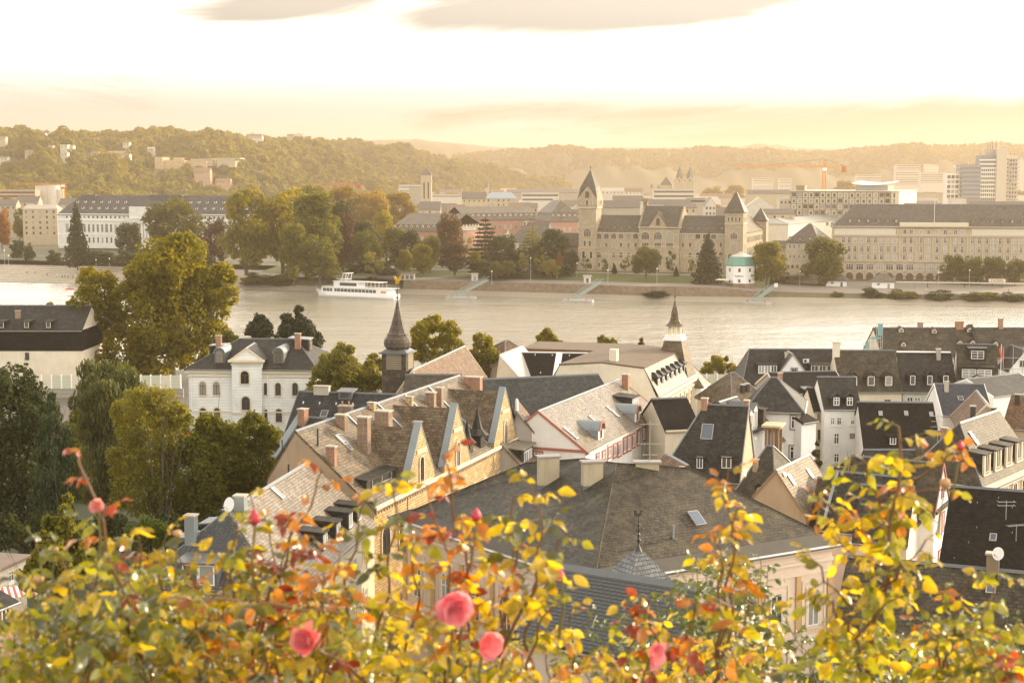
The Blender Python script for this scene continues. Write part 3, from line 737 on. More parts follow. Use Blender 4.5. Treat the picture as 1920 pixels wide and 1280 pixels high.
# ------------------------------------------------------------------ leaf materials
LG = leafmat('plane_tree_leaves', (0.105,0.112,0.009),(0.20,0.18,0.012),0.52)
LG2 = leafmat('green_leaves', (0.070,0.084,0.012),(0.130,0.132,0.016),0.5)
LD = leafmat('dark_leaves', (0.026,0.038,0.012),(0.048,0.060,0.017),0.3)
LC = leafmat('conifer_needles', (0.022,0.030,0.014),(0.040,0.046,0.020),0.12, rough=.7)
LY = leafmat('yellowing_leaves', (0.16,0.125,0.010),(0.22,0.165,0.012),0.5)
LB = leafmat('copper_leaves', (0.055,0.032,0.014),(0.085,0.048,0.016),0.3)
LO = leafmat('rusty_autumn_leaves', (0.16,0.07,0.018),(0.20,0.10,0.02),0.4)
LP = leafmat('olive_leaves', (0.105,0.12,0.024),(0.175,0.165,0.034),0.48)
LH = leafmat('hill_wood_leaves', (0.075,0.085,0.014),(0.155,0.14,0.02),0.45, scale=0.012)
LW = leafmat('willow_leaves', (0.060,0.075,0.030),(0.095,0.105,0.045),0.4)
LN = leafmat('bright_needles', (0.055,0.095,0.012),(0.11,0.15,0.018),0.3)
# ------------------------------------------------------------------ water
def river():
 m, nt, b = _nt('river_water'); v = _obj(nt)
 b.inputs['Base Color'].default_value = (0.25,0.225,0.16,1); b.inputs['Roughness'].default_value = 0.2; b.inputs['IOR'].default_value = 1.6
 b.inputs['Specular IOR Level'].default_value = 0.8
 a = _noise(nt, 0.30,7, v, 0.62,(0.8,0.8,1)); c = _noise(nt, 0.05,5, v, 0.6,(0.5,1.0,1)); d = _noise(nt, 0.011,4, v, 0.6,(0.5,2.2,1))
 x = nt.nodes.new('ShaderNodeMath'); x.operation = 'MULTIPLY'; nt.links.new(a, x.inputs[0]); nt.links.new(_ramp(nt, d, 0.35,0.7,(.35,.35,.35),(1.5,1.5,1.5)), x.inputs[1])
 y = nt.nodes.new('ShaderNodeMath'); y.operation = 'MULTIPLY_ADD'; nt.links.new(c, y.inputs[0]); y.inputs[1].default_value = 2.2; nt.links.new(x.outputs[0], y.inputs[2])
 _bump(nt, b, y.outputs[0], 1.3)
 g = MB(); g.face([(-900,300,0),(900,300,0),(900,760,0),(-900,1100,0)])
 o = g.build('river', m); tag(o, kind='structure')
river()
# ------------------------------------------------------------------ far bank (west side of the river)
BN = Vector((.29,.957))
WPX = [(-700,512),(-300,520),(0,529),(150,532),(300,536),(440,541),(600,546),(745,551),(980,557),(1200,564),(1340,566),(1500,568),(1700,571),(1900,575),(2150,578),(2500,582)]
WL = [PZ(x, y, 0) for x, y in WPX]
def resamp(P, step):
 out = [P[0]]
 for a, b in zip(P, P[1:]):
  n = max(1, int((b - a).length / step)); out += [a.lerp(b, (i + 1) / n) for i in range(n)]
 return out
WLR = resamp(WL, 12.0)
def lerp_tab(x, tab):
 if x <= tab[0][0]: return tab[0][1]
 for (a, u),(b, w) in zip(tab, tab[1:]):
  if x <= b: return u + (w - u) * (x - a) / (b - a)
 return tab[-1][1]
XW = lambda px: lerp_tab(px, [(p[0], w.x) for p, w in zip(WPX, WL)])
ZQ = [(XW(1330),5.5),(XW(1400),4.0),(XW(1500),3.3)]        # height of the quay's edge along the bank
def strip(name, prof, m, x0=-1e9, x1=1e9, kind='structure', label=None, cat=None, jit=0.0):
 """ground strip following the bank; prof is [(offset, z) ...], z may be a function of x"""
 pts = [w for w in WLR if x0 <= w.x <= x1]; V = []; F = []; rng = random.Random(3)
 for w in pts:
  for (d, z) in prof:
   zz = z(w.x) if callable(z) else z
   V.append((w.x + BN.x * d + (rng.random() - .5) * jit, w.y + BN.y * d + (rng.random() - .5) * jit, zz + (rng.random() - .5) * jit * .4))
 k = len(prof)
 for i in range(len(pts) - 1):
  for j in range(k - 1): F.append((i * k + j, (i + 1) * k + j, (i + 1) * k + j + 1, i * k + j + 1))
 me = bpy.data.meshes.new(name); me.from_pydata(V, [], F); me.materials.append(m); uvl(me)
 o = obj(name, me); tag(o, label, cat, kind=kind); return o
zq = lambda x: lerp_tab(x, ZQ)
GRAVEL = plain('pale_gravel', (0.30,0.26,0.20),0.95, var=0.35, scale=1.3)
PAVE = plain('promenade_paving', (0.23,0.20,0.165),0.85, var=0.15, scale=0.25)
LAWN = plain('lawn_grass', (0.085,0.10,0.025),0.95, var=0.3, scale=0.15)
ROAD = plain('asphalt', (0.09,0.085,0.08),0.85, var=0.2, scale=0.3)
CITYG = plain('city_ground', (0.09,0.09,0.05),0.95, var=0.35, scale=0.01)
xs, xe = XW(430), XW(2480)
strip('gravel_bank', [(-3,-.6),(0,0),(3,.7),(6.8,1.7)], GRAVEL, xs, 1e9, jit=.35)
q = MB()
XS1 = XW(1475); XS2 = XW(1500)
strip('quay_wall', [(6.9,1.2),(7.6, zq),(8.3, zq)], QUAY, XW(735), XW(1440), kind='thing', label='long stained masonry quay wall behind the pontoons', cat='quay wall')
strip('bank_slope', [(6.6,1.4),(11, lambda x: 1.4 + (zq(x) - 1.4) * .6),(15, lambda x: zq(x) + .02)], plain('overgrown_bank_earth', (0.11,0.10,0.05),0.95, var=.4, scale=.4), xs, XW(760))
strip('bank_slope', [(6.6,1.4),(9,2.2),(12, lambda x: zq(x) + .02)], MATS['overgrown_bank_earth'], XW(1415),1e9)
strip('promenade', [(8.2, zq),(24, lambda x: zq(x) + .25)], PAVE, xs, XW(1430))
strip('promenade', [(11.8, zq),(40, lambda x: zq(x) + .4),(74, lambda x: zq(x) + 1.0)], PAVE, XW(1380),1e9)
strip('lawn', [(23.9, lambda x: zq(x) + .26),(32, lambda x: zq(x) + 1.1),(45,7.9)], LAWN, xs, XW(1455))
strip('riverside_road', [(45,7.91),(53,7.95)], PAVE, xs, XW(1455))
# stone steps at the left end of the bank: each step is a piece
STEPM = courses('pale_step_stone', (0.42,0.37,0.29),(0.48,0.43,0.35),1.6,0.5,.02,(.25,.21,.17),.8)
sm = empty('river_steps', (0,0,0),0, 'wide pale stone steps going down to the water at the left', 'steps')
for k in range(9):
 d0, d1 = 1 + k * 4.6,1 + (k + 1) * 4.6 + .02; z1 = 0.55 + k * .62
 pts = [w for w in WLR if w.x <= xs + 12]; m = MB()
 for a, b in zip(pts, pts[1:]):
  A0, A1 = (a.x + BN.x * d0, a.y + BN.y * d0),(a.x + BN.x * d1, a.y + BN.y * d1); B0, B1 = (b.x + BN.x * d0, b.y + BN.y * d0),(b.x + BN.x * d1, b.y + BN.y * d1)
  m.face([(*A0, z1),(*B0, z1),(*B1, z1),(*A1, z1)]); m.face([(*A0, z1 - .75),(*B0, z1 - .75),(*B0, z1),(*A0, z1)])
 m.build('step', STEPM, sm)
strip('promenade', [(42.3,5.5),(60,5.7),(85,8.0)], PAVE, -1e9, xs + 12)
# ground of the town across the river, out past the hills
g = MB(); P = [w for w in WL]
for a, b in zip(P, P[1:]):
 off = 44.9 if a.x < XW(1440) else 73
 za = 7.88 if a.x < XW(1440) else 4.3
 A = (a.x + BN.x * off, a.y + BN.y * off, za); B = (b.x + BN.x * off, b.y + BN.y * off, za)
 A2 = (A[0], A[1] + 60,7.88); B2 = (B[0], B[1] + 60,7.88)
 g.face([A, B, B2, A2]); g.face([A2, B2,(B2[0] * 3,1700,7.88),(A2[0] * 3,1700,7.88)])
g.face([(-7000,1699,7.86),(7000,1699,7.86),(7000,12500,7.86),(-7000,12500,7.86)])
g.face([(-7000,1000,7.8),(-330,840,7.8),(-700,1700,7.86),(-7000,1700,7.86)]); g.face([(330,660,7.8),(7000,660,7.8),(7000,1700,7.86),(700,1700,7.86)])
tag(g.build('ground', CITYG), kind='structure')
# ------------------------------------------------------------------ near bank and the slope under the camera
n = MB()
NG = plain('old_town_paving', (0.12,0.11,0.095),0.9, var=0.25, scale=0.2)
n.face([(-500,104,8),(500,104,8),(500,335,8),(-500,335,8)])
n.face([(-500,335,8),(500,335,8),(500,343,3),(-500,343,3)]); n.face([(-500,343,3),(500,343,3),(500,352,-1),(-500,352,-1)])
tag(n.build('street_ground', NG), kind='structure')
n = MB(); n.face([(-500,4.7,44),(500,4.7,44),(500,30,28),(-500,30,28)]); n.face([(-500,30,28),(500,30,28),(500,60,17),(-500,60,17)]); n.face([(-500,60,17),(500,60,17),(500,104,8),(-500,104,8)])
tag(n.build('hillside', plain('hillside_scrub', (0.055,0.06,0.025),.95, var=.4, scale=.5)), kind='structure')
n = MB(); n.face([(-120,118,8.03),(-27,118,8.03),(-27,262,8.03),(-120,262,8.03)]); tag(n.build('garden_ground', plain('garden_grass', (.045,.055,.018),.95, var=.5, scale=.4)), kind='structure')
n = MB(); n.box(-60,60,-12,4.4,44,48.4); tag(n.build('terrace', plain('terrace_soil', (0.10,0.075,0.05),.95, var=.3, scale=2)), kind='structure')
# ------------------------------------------------------------------ hills
def ridge(name, sil, Dr, Df, m, seed, amp, zfoot=7.9, nx=160, ny=26, jag=0.0, power=1.0):
 rng = np.random.default_rng(seed); x0, x1 = sil[0][0], sil[-1][0]
 cols = np.linspace(x0, x1, nx); V = np.zeros((nx, ny, 3)); ph = rng.random(12) * 6.28
 for i, px in enumerate(cols):
  dr = lerp_tab(px, Dr) if isinstance(Dr, list) else Dr; df = lerp_tab(px, Df) if isinstance(Df, list) else Df
  py = lerp_tab(px, sil) + jag * rng.normal()
  T = PY(px, py, dr)
  for j in range(ny):
   t = j / (ny - 3)
   if t <= 1:
    s = t; y = df + (dr - df) * s; h = math.sin(math.pi / 2 * s ** power)
    z = zfoot + (T.z - zfoot) * h
    w = math.sin(math.pi * min(1, s)) * amp
    z += w * (math.sin(px * .021 + ph[0] + s * 5) * .5 + math.sin(px * .047 + ph[1] - s * 7) * .3 + math.sin(px * .11 + ph[2] + s * 11) * .2)
    V[i, j] = (T.x * y / dr, y, z)
   else:
    y = dr * (1 + .25 * (j - (ny - 3))); V[i, j] = (T.x * y / dr, y, T.z * (1 - .35 * (j - ny + 3)))
 F = []
 for i in range(nx - 1):
  for j in range(ny - 1): F += [i * ny + j, (i + 1) * ny + j, (i + 1) * ny + j + 1, i * ny + j + 1]
 me = npmesh(name, V.reshape(-1,3), np.array(F),4, m, smooth=True)
 tag(obj(name, me), kind='structure'); return V
def wood(name, V, nt_, size, m, seed, label, crops=None, jr=(0,1)):
 """trees of a wooded slope joined into one mass: a few dozen leaf clumps for each crown"""
 rng = np.random.default_rng(seed); nx, ny = V.shape[:2]; vs = []
 fi = rng.random(nt_) * (nx - 1.01); fj = (jr[0] + (jr[1] - jr[0]) * rng.random(nt_)) * (ny - 3.01)
 i = fi.astype(int); j = fj.astype(int); a = (fi - i)[:, None]; b = (fj - j)[:, None]
 P = (V[i, j] * (1 - a) + V[i + 1, j] * a) * (1 - b) + (V[i, j + 1] * (1 - a) + V[i + 1, j + 1] * a) * b
 if 'CLEAR' in globals():
  ok = np.ones(nt_, bool)
  for hx, hy, hw in CLEAR: ok &= ~((np.abs(P[:, 0] - hx) < hw) & (P[:, 1] > hy - 38) & (P[:, 1] < hy + 12))
  P = P[ok]; nt_ = len(P)
 K = 34; d = rng.normal(size=(nt_, K, 3)); d[:, :, 2] = np.abs(d[:, :, 2]) * 1.0 - .25; d /= np.linalg.norm(d, axis=2)[:, :, None]
 S = size * (.55 + .8 * rng.random(nt_) ** 1.5); H = S * (.85 + .5 * rng.random(nt_))
 C = P[:, None, :] + d * np.stack([S, S, H], 1)[:, None, :] * (.8 + .25 * rng.random((nt_, K)))[:, :, None]; C[:, :, 2] += H[:, None] * .8
 N = d + rng.normal(size=d.shape) * .45; N /= np.linalg.norm(N, axis=2)[:, :, None]
 u = np.cross(N, rng.normal(size=N.shape)); u /= np.linalg.norm(u, axis=2)[:, :, None]; w = np.cross(N, u)
 s = (S[:, None] * (.42 + .3 * rng.random((nt_, K))))[:, :, None]
 Q = np.stack([C - u * s - w * s * .6, C + u * s - w * s * .6, C + w * s], 2).reshape(-1,3)
 o = obj(name, npmesh(name, Q, np.arange(len(Q)),3, m)); tag(o, label, 'wood', kind='stuff'); return P
HM = plain('wooded_hill', (0.050,0.056,0.02),.95, var=.35, scale=.01)
V1 = ridge('hill', [(-260,271),(0,265),(60,262),(110,263),(250,259),(340,261),(420,262),(520,269),(600,275),(640,299),(700,339),(760,356)],
  [(-200,2600),(600,2900)], [(-200,1500),(400,1900),(760,2500)], HM, 1,22)
V2 = ridge('hill', [(430,270),(560,273),(640,278),(700,283),(780,292),(860,306),(940,326),(1000,346),(1070,356)],
  [(400,3500),(1070,3900)], [(400,2500),(700,2650),(1070,3700)], HM, 2,25)
V3 = ridge('hill', [(850,293),(940,285),(1000,283),(1100,284),(1250,284),(1400,284),(1500,286),(1600,287),(1640,282),(1700,278),(1780,276),(1860,274),(1920,279),(2300,283)],
  [(850,5400),(2300,4700)], [(850,4200),(2300,3700)], HM, 3,30, nx=300, jag=.35)
V4 = ridge('hill', [(560,262),(640,263),(780,263),(860,269),(940,277),(1050,279),(1200,277),(1380,276),(1430,271),(1460,272),(1500,277),(1600,281),(2300,285)],
  7000,6200, HM, 4,20, nx=300, jag=.3)
# ------------------------------------------------------------------ haze
def haze():
 m = bpy.data.materials.new('golden_haze'); m.use_nodes = True; nt = m.node_tree; nt.nodes.clear()
 out = nt.nodes.new('ShaderNodeOutputMaterial'); p = nt.nodes.new('ShaderNodeVolumePrincipled')
 p.inputs['Color'].default_value = (0.66,0.53,0.40,1); p.inputs['Density'].default_value = 0.00013; p.inputs['Anisotropy'].default_value = 0.4
 nt.links.new(p.outputs[0], out.inputs['Volume'])
 g = MB(); g.box(-7500,7500,-60,12600,-3,245); o = g.build('haze', m); tag(o, 'thin golden evening haze over river and town', kind='stuff')
haze()
def merge(main, h):
 """take the wing h's meshes over as parts of the building main"""
 bpy.context.view_layer.update()
 mi = Matrix.Rotation(-main.rz, 4, 'Z') @ Matrix.Translation(-main.O)
 T = mi @ (Matrix.Translation(h.O) @ Matrix.Rotation(h.rz, 4, 'Z'))
 for c in list(h.root.children):
  b = c.matrix_basis.copy(); c.parent = main.root; c.matrix_basis = T @ b
 bpy.data.objects.remove(h.root)
def local(h, x, y, z=0):  # world point of a building's local point
 return Vector((h.O.x + x * h.ca - y * h.sa, h.O.y + x * h.sa + y * h.ca, h.O.z + z))
def DZ(py, z): return (CAM_Z - z) * FPX / (py - 333)
def boxes(xs, y, w, h): return [(x - w / 2, x + w / 2, y - h / 2, y + h / 2) for x in xs]
# ------------------------------------------------------------------ prussian government building with the tall tower
def government():
 u = Vector((.9455,-.3256,0)); nrm = Vector((.3256,.9455,0))
 A = PZ(1085,507,8); A = Vector((A.x, A.y, 0))
 def X(px, off=0):   # distance along the front at which the line of sight at column px crosses it
  r = (px - 960) / FPX * 1.0; P = A + nrm * off
  return (r * P.y - P.x) / (u.x - r * u.y)
 def W(name, p0, p1, off, ze, depth, **k):
  a, b = A + nrm * off + u * X(p0, off), A + nrm * off + u * X(p1, off)
  return House(name, k.pop('label', ''),(a.x, a.y, ze),(b.x, b.y, ze), ze, depth, wall=k.pop('wall', STONE), rmat=k.pop('rmat', BG), ridge=k.pop('ridge', True), gutter=False, **k)
 BG = courses('brown_grey_slate', (0.085,0.072,0.058),(0.11,0.095,0.075),.5,.3,.02,(.05,.04,.03),.6, None, 0,.02)
 M = W('government_building', 1117,1198,1.5,26,16, rise=7, label='long ochre stone government building with round arched windows and two towers', cat='government building')
 cols = [1123.3,1137,1150.7,1164.4,1178.5,1191.7]
 G = plain('stone_tracery', (.42,.35,.25),.8)
 def face(h, cols):
  h.wpx('F', boxes(cols, 443,9.5,10), 'arch two', G, TRIMS, one=True)
  h.wpx('F', boxes(cols, 459,5,8.5), 'arch', G, TRIMS, one=True)
  h.wpx('F', boxes(cols, 478,7,10), 'arch two', G, TRIMS, one=True)
  h.wpx('F', boxes(cols, 496,4.6,8), 'arch', G, TRIMS, one=True)
 face(M, cols)
 def cornice(h, z, d=.35, t=.5, name='cornice'):
  m = MB(); m.box(-d, h.W + d, -d, -.003, z, z + t); m.box(h.W + .003, h.W + d, -d, h.D, z, z + t); m.build(name, TRIMS, h.root)
 cornice(M, 17.0); cornice(M, 7.3,.25,.35)
 # middle block with the gable
 c = W('middle', 1197.5,1273,0,28,19, rise=9.3)
 c.wpx('F', boxes([1210,1233.4,1255.4], 442,15,14), 'arch tri', G, TRIMS, one=True)
 c.wpx('F', boxes([1210,1233.4,1255.4], 460,13,10), 'tri', G, TRIMS, one=True)
 c.wpx('F', boxes([1212,1234.4,1256], 487,13,20), 'arch two', G, TRIMS, one=True)
 cornice(c, 19.6); cornice(c, 11.2,.25,.4)
 xg = X(1233) - X(1197.5); m = MB(); w = 4.6
 m.extr([(xg - w, -.02,19.8),(xg + w, -.02,19.8),(xg, -.02,26.6)], (0,1.0,0)); m.build('gable', STONE, c.root)
 m = MB()
 for sg in (-1,1):
  q = [(xg + sg * (w + .5),-.3,19.4),(xg, -.3,27.0),(xg, 8,27.0),(xg + sg * (w + .5),2,19.4)]; m.slab(q if sg < 0 else q[::-1], .3)
 m.build('gable_roof', BG, c.root); m = MB(); m.arch(xg - .8, xg + .8,-.2,-.03,20.8,23.2); m.build('niche', DARKF, c.root)
 # stepped party walls at each end of the middle block
 for x in (-.25, c.W - .55):
  m = MB()
  for i in range(7):
   y0 = i * 1.36; m.box(x, x + .8, y0,19 - y0,20 + i * 1.25,21.6 + i * 1.25)
  m.build('stepped_gable', STONE, c.root)
 merge(M, c)
 r = W('right', 1273.5,1358,1.5,26,16, rise=7); face(r, [1280.3,1294,1308.5,1323,1338,1351.5]); cornice(r, 17.0); cornice(r, 7.3,.25,.35)
 rng = random.Random(5)
 for h, n in ((M, 6),(r, 6)):
  for i in range(n): h.dormer_at('F', h.W * (i + .5) / n, 1.6,.9,.9, 'gable', STONE, BG, 'one', G, .1)
 merge(M, r)
 # right tower with pyramid roof
 t = W('rt', 1358,1392.5,-.8,35.2,9.5, rise=10.5, roof='hip', hl=1, hr=1, ridge=False)
 t.planes = t.planes
 for c_ in list(t.root.children):
  if c_.name.startswith('roof'): bpy.data.objects.remove(c_)
 m = MB(); e = .5; w_, d_ = t.W, t.D; P = [(-e, -e, 27),(w_ + e, -e, 27),(w_ + e, d_ + e, 27),(-e, d_ + e, 27)]; ap = (w_ / 2, d_ / 2,36.2)
 for a, b in zip(P, P[1:] + P[:1]): m.slab([a, b, ap], .3)
 m.build('tower_roof', BG, t.root)
 for k in range(4): t.win('F', t.W * (.2 + .2 * k),22.8,.9,2.0, 'arch', G, TRIMS, one=True)
 for k in range(3): t.win('R', t.D * (.25 + .25 * k),22.8,.9,2.0, 'arch', G, TRIMS, one=True)
 t.win('F', t.W / 2,15.2,3.2,2.8, 'arch tri', G, TRIMS, one=True); t.win('F', t.W / 2,10.2,3.0,3.0, 'tri', G, TRIMS, one=True)
 t.win('R', t.D / 2,15,1.2,2.6, 'arch', G, TRIMS, one=True); t.win('R', t.D / 2,10.4,1.1,2.4, 'arch', G, TRIMS, one=True)
 t.win('F', t.W * .3,6.2,2,2.6, 'arch two', G, TRIMS, one=True); t.win('F', t.W * .7,6.2,2,2.6, 'arch two', G, TRIMS, one=True)
 cornice(t, 21.6,.25,.4)
 # wing going back from the right tower
 a = local(t, t.W, t.D - .2); dv = Vector((-t.sa, t.ca, 0)); b = a + dv * 46
 s = House('side', '', (a.x, a.y, 26),(b.x, b.y, 26),26,15, wall=STONE, rmat=BROWNSLATE, rise=7, gutter=False)
 n = 15
 for i in range(n):
  uu = 1.6 + i * (42 / n); s.win('F', uu, 13.2,1.7,2.8, 'arch', G, TRIMS, one=True); s.win('F', uu, 7.6,1.2,3.6, 'arch', G, TRIMS, one=True); s.win('F', uu, 2.2,1.2,2.6, 'arch', G, None, one=True)
 e1 = MB(); e1.box(42,48,-1.4,5,0,22); e1.build('corner_block', STONE, s.root)
 e1 = MB(); P = [(41.6,-1.8,22),(48.4,-1.8,22),(48.4,5.4,22),(41.6,5.4,22)]
 for p, q in zip(P, P[1:] + P[:1]): e1.slab([p, q, (45,1.8,28)], .3)
 e1.build('corner_roof', BG, s.root)
 merge(M, s); merge(M, t)
 # tall left tower with its steep rhombic helm
 t = W('lt', 1085,1117,-1,37,9.0, roof='flat', over=.35, rise=0)
 m = MB(); m.box(-.6, t.W + .6,-.6, t.D + .6,29.3,32.2)
 w_, d_ = t.W + 1.2, t.D + 1.2
 m.build('tower_head', STONE, t.root)
 for k in range(3): t.win('F', t.W * (.25 + .25 * k),29.6,1.1,2.2, 'arch', G, TRIMS, one=True).location.y = -.62
 for k in range(3):
  o = t.win('R', t.D * (.25 + .25 * k),29.6,1.1,2.2, 'arch', G, TRIMS, one=True); o.location.x += .62
 m = MB(); x0, x1, y0, y1 = -.6, t.W + .6,-.6, t.D + .6; xm, ym = t.W / 2, t.D / 2; zb, zg_, za = 32.2,40.0,45.6
 for pts in ([(x0, y0, zb),(x1, y0, zb),(x1 - 1.4, y0 + 1.2, zg_ - 2),(xm, y0 + 1.4, zg_),(x0 + 1.4, y0 + 1.2, zg_ - 2)], [(x1, y0, zb),(x1, y1, zb),(x1 - 1.2, y1 - 1.4, zg_ - 2),(x1 - 1.4, ym, zg_),(x1 - 1.2, y0 + 1.4, zg_ - 2)]):
  pass
 apx = (xm, ym, za); C4 = [(x0, y0),(x1, y0),(x1, y1),(x0, y1)]; mids = [(xm, y0 + .6),(x1 - .6, ym),(xm, y1 - .6),(x0 + .6, ym)]
 for i in range(4):
  a, b = C4[i], C4[(i + 1) % 4]; g = (*mids[i], 38.4); a3, b3 = (*a, zb),(*b, zb)
  ai = (a[0] * .62 + xm * .38, a[1] * .62 + ym * .38,38.0)
  m.face([a3, b3, g])
 m.build('tower_gable', STONE, t.root)
 m = MB(); K = []
 for i in range(4):
  a = C4[i]; K.append(((a[0] - xm) * .78 + xm, (a[1] - ym) * .78 + ym, 37.4))
 for i in range(4):
  g = (*mids[i], 38.5); a3 = (*C4[i], zb); g0 = (*mids[i - 1], 38.5)
  for tri in ([g0, a3, K[i]], [a3, g, K[i]], [K[i], g, apx], [g0, K[i], apx]):
   m.face([Vector(p) + Vector((0,0,.12)) for p in tri])
 m.build('helm_roof', BG, t.root)
 m = MB(); m.tube((xm, ym, za - .5),(xm, ym, za + 2.4),.12,.06,6); m.lathe([(0.05, za + .6),(.4, za + 1.0),(.05, za + 1.4)], 8,(xm, ym)); m.build('finial', IRON, t.root)
 m = MB(); m.arch(xm - .9, xm + .9, y0 - .02, y0 + .6,33,35); m.build('clock_recess', DARKF, t.root)
 t.win('F', t.W / 2,15.4,3.4,3.6, 'arch tri', G, TRIMS, one=True); t.win('F', t.W * .35,11.2,1.2,2.4, 'arch', G, TRIMS, one=True); t.win('F', t.W * .65,11.2,1.2,2.4, 'arch', G, TRIMS, one=True)
 for k in (.28,.72): t.win('F', t.W * k, 5.6,1.5,3.2, 'arch', TRIMW, TRIMS, one=True); t.win('F', t.W * k, .8,1.2,2.0, 'arch', G, TRIMS, one=True)
 cornice(t, 28.2,.5,.9); cornice(t, 10.3,.2,.3); cornice(t, 19.6,.2,.3)
 merge(M, t)
 # low slated wing left of the tower
 c = W('low', 1050,1084,6,19,12, rise=5.5, wall=BBRICK, label='low brown brick hall with arched openings left of the tall tower', cat='hall')
 c.root.name = 'brick_hall'; c.wpx('F', boxes([1073,1081], 474,5,14), 'arch', DARKF, None, one=True); c.wpx('F', boxes([1073,1081], 495,5,8), 'arch', DARKF, None, one=True)
government()
# ------------------------------------------------------------------ white palace at the left
def palace():
 GS = courses('palace_grey_slate', (.085,.08,.078),(.105,.10,.096),.5,.3,.02,(.05,.05,.05),.6, None, 0,.02)
 PW = plaster('palace_white_plaster', (.66,.66,.62),.1)
 P = House('white_palace', 'long white three storey palace with grey hipped roof and columned front', (108,400),(600,403),29,19, cat='palace', ground=8.6, rise=10.5, roof='hip', hl=11, hr=11, wall=PW, rmat=GS, over=.6, gutter=False)
 G = plain('palace_window_frame', (.55,.55,.5),.6); n = int((P.W - 8) / 2.85)
 for i in range(n):
  u = 6 + i * 2.85
  P.win('F', u, 17.6,1.3,1.5, 'one', G, None, one=True); P.win('F', u, 9.6,1.35,4.6, 'cross', G, TRIMG if i % 9 == 0 else None, sill=True, one=True); P.win('F', u, 3.2,1.2,3.4, 'arch', G, None, one=True)
 for k in range(5): P.win('L', 2.5 + k * 3.4,17.6,1.3,1.5, 'one', G, None, one=True); P.win('L', 2.5 + k * 3.4,9.6,1.3,4.4, 'cross', G, None, one=True)
 m = MB()
 for z, d, t in ((19.8,.55,.5),(16.2,.45,.6),(8.2,.25,.35),(1.6,.15,.25)):
  m.box(-d, P.W + d, -d, -.003, z, z + t)
 m.build('cornice', TRIMW, P.root)
 m = MB(); m.box(47,62,-1.6,-.05,0,16); m.build('portico', PW, P.root); m = MB()
 for k in range(8): m.tube((47.6 + k * 1.98,-2.4,6.5),(47.6 + k * 1.98,-2.4,15),.5,.42,8)
 m.build('column', TRIMW, P.root); m = MB(); m.box(46.4,62.6,-3.1,-.04,15,17.4); m.box(46.0,63,-3.4,-.04,17.4,18); m.box(47.5,61.5,-2.4,-.04,18,24.6); m.build('attic_block', PW, P.root)
 for x0, x1 in ((12,21),(56,77)):
  m = MB(); m.box(x0, x1,7,12,28,31.4); m.build('roof_turret', GS, P.root)
 for row, ins in ((0,2.4),(1,5.6)):
  for k in range(int(P.W / 5.2) - 3):
   u = 10 + k * 5.2 + (0 if row else 0)
   if 46 < u < 63: continue
   P.dormer_at('F', u, ins, 1.5,1.3, 'shed', TRIMW, GS, 'one', G, .2)
palace()
